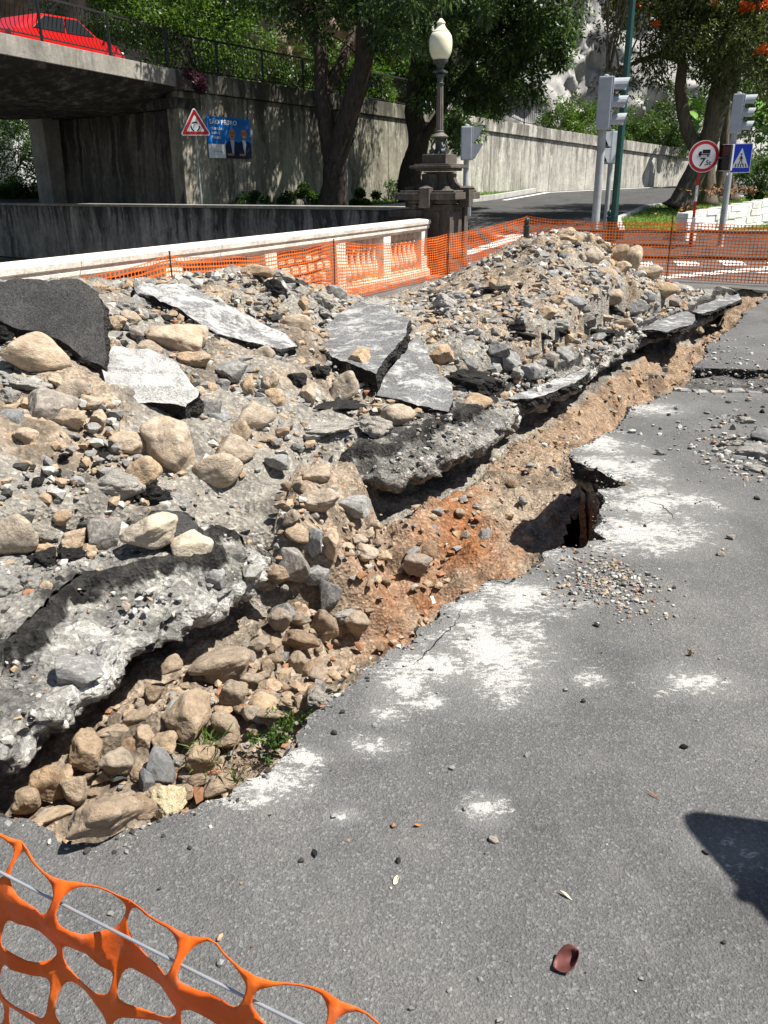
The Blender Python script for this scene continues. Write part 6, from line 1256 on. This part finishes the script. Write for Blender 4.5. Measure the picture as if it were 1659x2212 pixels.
for zn, kinds, poly, n, (r0, r1), where in ZONES:
    xs = [p[0] for p in poly]; ys = [p[1] for p in poly]; c = 0; tries = 0; loc = []
    while c < n and tries < n * 14:
        tries += 1; x_, y_ = rk.uniform(min(xs), max(xs)), rk.uniform(min(ys), max(ys))
        if not pip(x_, y_, poly): continue
        P = hit(x_, y_); r_ = r0 + (r1 - r0) * rk.random() ** (1.6 if zn in ('left_mid', 'left_top', 'right_mid', 'right_low', 'near_trench') else 2.2)
        if rk.random() < .8 * math.exp(-((P.x - 1.35) / .6) ** 2 - ((P.y - 9.6) / .8) ** 2): continue
        if len(HB) and (np.hypot(HB[:, 0] - P.x, HB[:, 1] - P.y) < HB[:, 2] * .62 + r_ * .3).any(): continue
        if any((P.x - q[0]) ** 2 + (P.y - q[1]) ** 2 < ((r_ + q[2]) * .85) ** 2 for q in loc): continue
        loc.append((P.x, P.y, r_)); kd = rk.choice(kinds); a = rk.uniform(.6, 1.0); o = put(kd, P, r_, r_ * rk.uniform(.65, .95), r_ * rk.uniform(.45, .8), Euler((rk.uniform(-.5, .5), rk.uniform(-.5, .5), rk.uniform(0, 6.28))), '', 'x', rk.uniform(.1, .3) if kd == 't' else rk.uniform(.2, .36)); BK.setdefault((kd, zn, where), []).append((proj(P)[0], o)); c += 1
SZ = ('small', 'medium')
for (kd, zn, where), lst in BK.items():
    lst.sort(key=lambda q: q[0])
    for k, (_, o) in enumerate(lst):
        o['label'] = f"{ordn(k)} {WORDS[kd]} from left {where}"; assert len(o['label'].split()) <= 16; o['group'] = f"{WORDS[kd]}s {where}"

# ------------------------------------------------------------------ slabs of lifted pavement
def slab(name, label, cat, plane, outline, th, topmat, sidemat, seed, step=.02, rough=.012, cracks=0.0, seat=.07):
    """outline in photo pixels laid on the plane through one (x, y, z) point with a normal; th = thickness below it"""
    n = Vector(plane[1]).normalized(); d0 = ray(*plane[0][:2])
    for tt in np.arange((hit(*plane[0][:2]) - CO).length / d0.length + .5, .8, -.01):      # settle the slab on the heap
        a = CO + d0 * tt; q_ = []
        for p in outline:
            d = ray(*p); q = CO + d * ((a - CO).dot(n) / d.dot(n)); q_.append(q.z - float(surf_fast(np.array([q.x]), np.array([q.y]))[0]))
        if np.quantile(q_, .25) >= seat: break
    def on(px, py): d = ray(px, py); return CO + d * ((a - CO).dot(n) / d.dot(n))
    pts = [on(*p) for p in outline]; O_ = sum(pts, Vector()) / len(pts); e1 = (pts[1] - pts[0]); e1 = (e1 - n * e1.dot(n)).normalized(); e2 = n.cross(e1); P2 = [((p - O_).dot(e1), (p - O_).dot(e2)) for p in pts]
    rs_ = resample(P2 + [P2[0]], step, rough, seed, 7)[:-1]; poly = [(p.x, p.y) for p in rs_]; m = len(poly); ar = sum(poly[i][0] * poly[(i + 1) % m][1] - poly[(i + 1) % m][0] * poly[i][1] for i in range(m))
    if ar < 0: poly = poly[::-1]
    pa = np.array(poly); x0, y0 = pa.min(0); x1, y1 = pa.max(0); gs = max(step * 1.6, (x1 - x0) / 40); g = [(x, y) for x in np.arange(x0, x1, gs) for y in np.arange(y0, y1, gs)]; g = np.array(g); ins_ = inside(g[:, 0], g[:, 1], poly); g = g[ins_]
    dmin = np.min(np.hypot(g[:, None, 0] - pa[None, :, 0], g[:, None, 1] - pa[None, :, 1]), 1); g = g[dmin > gs * .55]
    vs, es, fs, *_ = delaunay_2d_cdt([Vector(p) for p in poly] + [Vector(p) for p in g.tolist()], [(i, (i + 1) % m) for i in range(m)], [], 1, 1e-6)
    V = np.array([(v.x, v.y) for v in vs]); zt = .012 * fbm(V[:, 0] * 4, V[:, 1] * 4, 0, 4, seed + 2) + .004 * fbm(V[:, 0] * 25, V[:, 1] * 25, 0, 2, seed + 3)
    if cracks: cz_ = np.abs(fbm(V[:, 0] * 2.2, V[:, 1] * 2.2, 7, 3, seed + 5)); zt = zt - cracks * np.exp(-(cz_ / .035) ** 2)
    mb = MB(); bw = lambda x, y, z_: O_ + e1 * x + e2 * y + n * z_; mb.v = [tuple(bw(v[0], v[1], z_)) for v, z_ in zip(V, zt)]; mb.f = [tuple(f_) for f_ in fs]; mb.mi = [0] * len(mb.f); mb.cur = 1
    rows_ = 7; ring = [list(range(m))]; cen = pa.mean(0)
    for r_ in range(1, rows_ + 1):
        k = r_ / rows_; idx = []
        for i in range(m):
            t = pa[(i + 1) % m] - pa[i - 1]; t /= np.linalg.norm(t) + 1e-9; nv = np.array([t[1], -t[0]]); f_ = float(fbm(pa[i, 0] * 14, pa[i, 1] * 14, k * 3 + seed, 4, seed + 9)); off = .028 * f_ + .012 * math.sin(k * 3.1) - (.03 * k if r_ == rows_ else 0); q = pa[i] + nv * off; idx.append(len(mb.v)); mb.v.append(tuple(bw(q[0], q[1], -th * k * (1 + .12 * f_) + zt[i] * (1 - k))))
        ring.append(idx)
    for r0_, r1_ in zip(ring[:-1], ring[1:]):
        for i in range(m): mb.f.append((r0_[i], r1_[i], r1_[(i + 1) % m], r0_[(i + 1) % m])); mb.mi.append(1)
    bt = tessellate_polygon([[Vector((p[0], p[1], 0)) for p in poly]]); mb.f += [tuple(ring[-1][i] for i in t) for t in bt]; mb.mi += [1] * len(bt)
    o = mb.build(name, [topmat, sidemat], None, .7); return tag(o, label, cat)
def slab_top(name, limeamt, tone=1.0, warm=(1, 1, 1), thr=.5):
    m = NT(name); P = m.pos(); c = m.ramp(m.vor(P, 110, out='Color'), [(0, .06 * tone), (1, .17 * tone)]); c = m.mix(1.0, c, m.ramp(m.noise(P, 3, 6, .65), [(.3, .7), (.7, 1.3)]), 'MULTIPLY'); c = m.mix(1.0, c, warm, 'MULTIPLY')
    k = m.ramp(m.noise(m.scale(P, (.6, 1, 1)), 8.5, 10, .8, .4), [(thr, 0.0), (thr + .1, 1.0)]); c = m.mix(m.ma('MULTIPLY', k, limeamt), c, m.ramp(m.noise(P, 40, 4), [(.3, (.45, .44, .42)), (.7, (.68, .67, .64))]))
    nb = m.bump(m.vor(P, 110), .5, .008); nb = m.bump(m.noise(P, 16, 6, .65), .45, .03, nb); return m.fin(c, .9, nb, .15)
def side_mat():
    m = NT('asphalt_broken_face'); P = m.pos(); c = m.ramp(m.noise(P, 30, 7, .7), [(.3, (.018, .017, .016)), (.6, (.05, .047, .044)), (.8, (.14, .135, .125))]); return m.fin(c, .95, m.bump(m.ma('ADD', m.noise(P, 22, 7, .7), m.vor(P, 45)), 1.0, .03), .1)
M_sd = side_mat(); M_st = slab_top('slab_top_grey_lime', .62, 1.25, (1, 1, 1), .50); M_st2 = slab_top('slab_top_whitened', .66, 1.35, (1, 1, 1), .46); M_sb = slab_top('slab_top_black', .10, .42, (1, .97, .95), .6); M_sc = slab_top('block_pale_concrete', .55, 2.3, (1.0, .985, .94), .45)
slab('lifted_slab', 'big black upturned asphalt slab at the left edge of the heap', 'asphalt slab', [(120, 690, .98), (.1, -.6, .8)], [(-80, 640), (0, 612), (70, 606), (165, 603), (215, 628), (228, 690), (230, 800), (175, 775), (140, 745), (90, 715), (40, 705), (0, 690), (-80, 700)], .13, M_sb, M_sd, 401, .022, .014, .012)
slab('lifted_slab', 'long pale cracked slab with thick black edge tilted on the left heap', 'asphalt slab', [(460, 685, .80), (.3, -.3, .9)], [(290, 618), (330, 612), (400, 614), (480, 655), (560, 695), (610, 720), (642, 748), (600, 752), (540, 735), (470, 718), (430, 695), (395, 668), (340, 645), (296, 632)], .11, M_st2, M_sd, 421, .022, .012, .02)
slab('lifted_slab', 'broad grey central slab with white speckles and a sandy corner', 'asphalt slab', [(790, 725, .54), (-.05, -.25, .97)], [(684, 730), (715, 695), (770, 655), (830, 662), (885, 690), (872, 728), (835, 770), (812, 806), (770, 792), (735, 782), (712, 768)], .12, M_st, M_sd, 441, .02, .01, .008)
slab('lifted_slab', 'triangular grey front slab with white streaks leaning to the right', 'asphalt slab', [(890, 815, .40), (.2, -.35, .9)], [(893, 728), (905, 725), (925, 765), (945, 800), (972, 828), (980, 855), (968, 888), (915, 878), (860, 868), (805, 856), (830, 815), (862, 775)], .10, M_st, M_sd, 461, .02, .01, .006)
slab('concrete_block', 'large pale concrete block with black asphalt underside left of centre', 'concrete block', [(330, 810, .70), (.15, -.5, .85)], [(215, 790), (250, 752), (320, 752), (370, 778), (415, 815), (428, 845), (405, 885), (340, 872), (280, 862), (225, 842)], .20, M_sc, M_sd, 481, .022, .02, .012)
slab('lifted_slab', 'narrow broken asphalt strip tilted along the far crust', 'asphalt slab', [(1190, 830, .10), (.1, -.15, 1)], [(1100, 860), (1180, 828), (1262, 795), (1275, 805), (1215, 838), (1150, 862)], .09, M_st2, M_sd, 501, .03, .014)
slab('lifted_slab', 'thin asphalt plate lying at the far end beyond the boulder heap', 'asphalt slab', [(1450, 695, .07), (0, -.08, 1)], [(1375, 712), (1430, 690), (1480, 672), (1505, 682), (1495, 700), (1440, 715)], .08, M_st, M_sd, 521, .03, .014)
slab('lifted_slab', 'far asphalt plate edge at the end of the trench', 'asphalt slab', [(1550, 655, .06), (0, -.05, 1)], [(1490, 668), (1540, 650), (1595, 636), (1600, 646), (1550, 668), (1510, 676)], .08, M_st, M_sd, 541, .03, .014)
slab('lifted_slab', 'dark asphalt flake half buried on the near crust', 'asphalt slab', [(360, 1130, .08), (.05, -.12, 1)], [(285, 1130), (330, 1098), (400, 1102), (432, 1140), (420, 1165), (340, 1160)], .05, M_sb, M_sd, 561, .02, .012)

# ------------------------------------------------------------------ gravel: uncountable small bits as joined geometry
def gravel(name, label, pts, rr_, mats, wts, seed):
    rg = np.random.default_rng(seed); bm = bmesh.new(); bmesh.ops.create_icosphere(bm, subdivisions=1, radius=1); bv = np.array([v.co[:] for v in bm.verts]); bf = np.array([[v.index for v in f_.verts] for f_ in bm.faces]); bm.free(); n = len(pts); pts = np.array(pts)
    k = 1 + .35 * rg.normal(size=(n, len(bv), 1)).clip(-1.2, 1.2); V = bv[None] * k * (np.array(rr_)[:, None, None] * rg.uniform(.6, 1.1, (n, 1, 3)) * np.array([1, 1, .7])); a = rg.uniform(0, 6.28, n); ca, sa = np.cos(a)[:, None], np.sin(a)[:, None]
    V = np.stack([V[..., 0] * ca - V[..., 1] * sa, V[..., 0] * sa + V[..., 1] * ca, V[..., 2]], -1) + pts[:, None, :]; F_ = (bf[None] + (np.arange(n) * len(bv))[:, None, None]).reshape(-1, 3)
    me = bpy.data.meshes.new(name); me.from_pydata(V.reshape(-1, 3).tolist(), [], F_.tolist())
    for m_ in mats: me.materials.append(m_)
    mi = np.repeat(rg.choice(len(mats), n, p=np.array(wts) / sum(wts)), len(bf)); me.polygons.foreach_set('material_index', mi.astype(np.int32)); me.update(); o = mesh_obj(name, me); return tag(o, label, 'gravel', kind='stuff')
def flatm(name, c): return plain(name, c, .9, .3, 40, .15, obj=False)
GM = [flatm('gravel_grey', (.22, .215, .205)), flatm('gravel_pale', (.40, .385, .35)), flatm('gravel_tan', (.33, .24, .16)), flatm('gravel_black', (.045, .043, .04)), flatm('gravel_rust', (.27, .14, .08))]
rg = np.random.default_rng(5)
def scatter_xy(n, box, cond, zf=None, rlo=.004, rhi=.02, pw_=3.0):
    x = rg.uniform(box[0], box[2], n); y = rg.uniform(box[1], box[3], n); z_, ct_, dl_, dr_, cr_, cw_, in_, ri_, hp_, fl_ = surf(x, y, True); m = cond(x, y, in_, ri_, hp_, ct_); s_ = np.where(ri_, 0, np.maximum(z_ + .012, ct_)); r_ = rlo + (rhi - rlo) * rg.random(n) ** pw_; return np.stack([x, y, s_ + r_ * .2], -1)[m], r_[m]
p_, r_ = scatter_xy(40000, (-3.4, 2.6, 5.2, 13.2), lambda x, y, i, ri, hp, ct: (~ri) & (~i) & (hp > .02) & (rg.random(len(x)) > .88 * np.exp(-((x - 1.35) / .7) ** 2 - ((y - 9.6) / .9) ** 2)), None, .005, .042, 3.2); gravel('heap_gravel', 'grey and tan gravel and crumbs covering both heaps', p_, r_ * (1 + p_[:, 1] * .05), GM, (4, 3, 3, 1.4, .15), 7)
p_, r_ = scatter_xy(30000, (-3.2, 1.75, 5.2, 12.5), lambda x, y, i, ri, hp, ct: i & (rg.random(len(x)) < np.interp(y, [3, 4, 6, 9], [1, .5, .35, .3])), None, .003, .03, 3.2); gravel('trench_gravel', 'brown gravel and crumbs on the trench floor', p_, r_ * (1 + p_[:, 1] * .05), GM, (1.2, .7, 6, .4, 2.5), 8)
p_, r_ = scatter_xy(26000, (-2.6, 1.9, 4, 9), lambda x, y, i, ri, hp, ct: (ct > -5) & ~i, None, .003, .024, 3.0); gravel('crust_gravel', 'fine crumbs lying on the broken crust edges', p_, r_, GM, (4, 4, 1.4, 2, .1), 9)
# loose bits on the asphalt
x = rg.uniform(-2.5, 6.5, 9000); y = 1.0 + 8.5 * rg.random(9000) ** 1.6; dr_, sr_, _ = seg_info(x, y, REDGE + BRANCH + REDGE2, []); m = (sr_ > 0) & (~inside(x, y, [tuple(p) for p in hole])); dn_ = vnoise(x * 1.3, y * 1.3, 0, 3); m &= rg.random(9000) < .22 + .6 * np.clip(dn_, 0, 1) + .5 * np.exp(-dr_ / .12)
r_ = .0016 + .0095 * rg.random(m.sum()) ** 4.2; gravel('asphalt_grit', 'loose grit and tiny chips scattered over the asphalt', np.stack([x[m], y[m], r_ * .35 + .001], -1), r_ * (1 + y[m] * .08), GM, (4, 2.4, .6, 3, .35), 10)
c0 = gp(1310, 1262); s0 = pxm(c0)
x = rg.normal(c0.x, 55 * s0, 1500); y = rg.normal(c0.y, .15, 1500); r_ = .002 + .011 * rg.random(1500) ** 3; gravel('grit_patch', 'patch of coarse grit beside the notch in the asphalt', np.stack([x, y, r_ * .4], -1), r_, GM, (4, 3, 2, .8, .6), 11)
c0 = gp(1625, 985); x = rg.normal(c0.x, .22, 700); y = rg.normal(c0.y, .38, 700); r_ = .004 + .02 * rg.random(700) ** 2.5; gravel('grit_patch', 'gravel round the little white heap at the right edge', np.stack([x, y, r_ * .4], -1), r_, GM, (4, 5, 1, 1.5, .5), 12)
c0 = gp(1560, 800); x = rg.normal(c0.x, .6, 800); y = rg.normal(c0.y, .9, 800); mm = seg_info(x, y, REDGE + REDGE2, [])[1] > 0; x, y = x[mm], y[mm]; r_ = .004 + .02 * rg.random(len(x)) ** 3; gravel('grit_patch', 'thin gravel by the far cross cut', np.stack([x, y, r_ * .3], -1), r_, GM, (4, 4, 1, 1.5, .3), 13)

ri_ = rg.integers(0, len(rim), 2600); x = np.array([rim[i].x for i in ri_]) + rg.normal(0, .022, 2600); y = np.array([rim[i].y for i in ri_]) + rg.normal(0, .022, 2600); r_ = .0025 + .010 * rg.random(2600) ** 3.5
gravel('rim_crumbs', 'asphalt and mortar crumbs lying along the broken asphalt rim', np.stack([x, y, np.where(inside(x, y, [tuple(p) for p in hole]), -.02 - .05 * rg.random(2600), r_ * .3)], -1), r_, GM, (4, 1.6, .8, 3, .2), 14)
# ------------------------------------------------------------------ small things on the ground
def sheet(name, label, cat, px, py, w, h, mat, bend, seed, th=.0015, lift=.0, tilt=(0, 0, 0), n=14, flat_=False):
    P = hit(px, py); X_, Y_ = np.meshgrid(np.linspace(-.5, .5, n), np.linspace(-.5, .5, n), indexing='ij'); cr_ = fbm(X_ * 5 + seed, Y_ * 5, 0, 4, seed); G = np.stack([X_ * w, Y_ * h, bend * (cr_ * .35 + (X_ ** 2) * 1.3) * w], -1); o = mesh_obj(name, grid_mesh(name, G, mat, False)); o.location = P + Vector((0, 0, lift)); o.rotation_euler = tilt; s_ = o.modifiers.new('thickness', 'SOLIDIFY'); s_.thickness = th; return tag(o, label, cat)
def leaf(name, label, px, py, L_, W_, mat, curl, rz, seed):
    P = gp(px, py); n = 14; vs = []
    for i in range(n + 1):
        t = i / n; w = W_ * math.sin(math.pi * t) ** .75 * (1 - .25 * t)
        for k in range(-4, 5):
            s_ = k / 4; vs.append((L_ * (t - .5), s_ * w / 2, curl * W_ * (s_ * s_) * (.6 + .4 * math.sin(seed + t * 5)) + .10 * L_ * math.sin(t * 3.1 + seed) + .004))
    mb = MB(); mb.add(vs, [(i * 9 + k, i * 9 + k + 1, (i + 1) * 9 + k + 1, (i + 1) * 9 + k) for i in range(n) for k in range(8)]); o = mb.build(name, mat, None, True); o.location = P; o.rotation_euler = (0, 0, rz); s_ = o.modifiers.new('thickness', 'SOLIDIFY'); s_.thickness = .0012; return tag(o, label, 'leaf')
leaf('dry_leaf', 'curled maroon dry leaf lying alone on the near asphalt', 1221, 2088, .062, .06, M_rleaf, .5, R(200), 1.0)
leaf('dry_leaf', 'small orange leaf scrap below the lime spot', 903, 1785, .022, .012, M_oleaf, .4, .4, 2.0); leaf('dry_leaf', 'tan narrow leaf on the asphalt at the right', 1493, 1408, .035, .010, M_oleaf, .3, 2.0, 3.0); leaf('dry_leaf', 'pale leaf scrap on the asphalt in front of the grey pebble', 855, 1905, .026, .014, M_paper, .4, 1.2, 4.0); leaf('dry_leaf', 'whitish leaf sliver on the near asphalt', 1222, 1937, .034, .008, M_paper, .4, 2.4, 5.0)
leaf('dry_leaf', 'brown stalk lying on the asphalt above the shadow', 1410, 1720, .045, .004, M_oleaf, .2, 2.3, 6.0); leaf('dry_leaf', 'dark flat scrap on the asphalt left of the pale leaf scrap', 680, 1845, .035, .014, M_blk, .1, 1.9, 7.0)
P = hit(372, 1752); bgm = rock_mesh('paper_bag', 900, M_paper, 0, 5, 9, .10, (1, 1, 1), 3.5); o = mesh_obj('paper_bag', bgm); o.location = P + Vector((0, 0, .05)); o.scale = (.078, .05, .07); o.rotation_euler = (R(-25), 0, R(10)); tag(o, 'crumpled cream paper bag at the near rim of the trench', 'paper bag')
sheet('plastic_scrap', 'white plastic strip between the grey and tan spill stones', 'scrap', 690, 1175, .03, .10, M_signw, .5, 5, .001, .03, (R(30), R(20), .4)); sheet('plastic_scrap', 'white scrap by the dark gap in the trench rim', 'scrap', 935, 1302, .02, .045, M_signw, .4, 6, .001, .02, (R(50), 0, .5))

def crack(pts, w, label):
    """open crack: narrow dark sunken wedge laid in the surface"""
    ps = [gp(*p) for p in pts]; fine_ = []; rc = random.Random(len(label))
    for a, b in zip(ps[:-1], ps[1:]):
        for k in range(8): fine_.append(a.lerp(b, k / 8) + Vector((rc.uniform(-1, 1), rc.uniform(-1, 1), 0)) * .006)
    mb = MB(); n = len(fine_); vs = []
    for i, p in enumerate(fine_):
        d = (fine_[min(i + 1, n - 1)] - fine_[max(i - 1, 0)]).normalized(); nn_ = Vector((-d.y, d.x, 0)); ww_ = w * math.sin(math.pi * (i + .4) / n) * rc.uniform(.5, 1.2); vs += [p + nn_ * ww_ / 2 + Vector((0, 0, .0012)), p - nn_ * ww_ / 2 + Vector((0, 0, .0012))]
    mb.add(vs, [(2 * i, 2 * i + 1, 2 * i + 3, 2 * i + 2) for i in range(n - 1)]); o = mb.build('crack', M_blk, asph); return o
crack([(1000, 1305), (985, 1345), (945, 1385), (905, 1425), (890, 1440)], .006, 'a'); crack([(1390, 1080), (1430, 1092), (1450, 1110), (1455, 1125)], .006, 'bb'); crack([(1060, 1250), (1095, 1262), (1110, 1250)], .007, 'ccc')
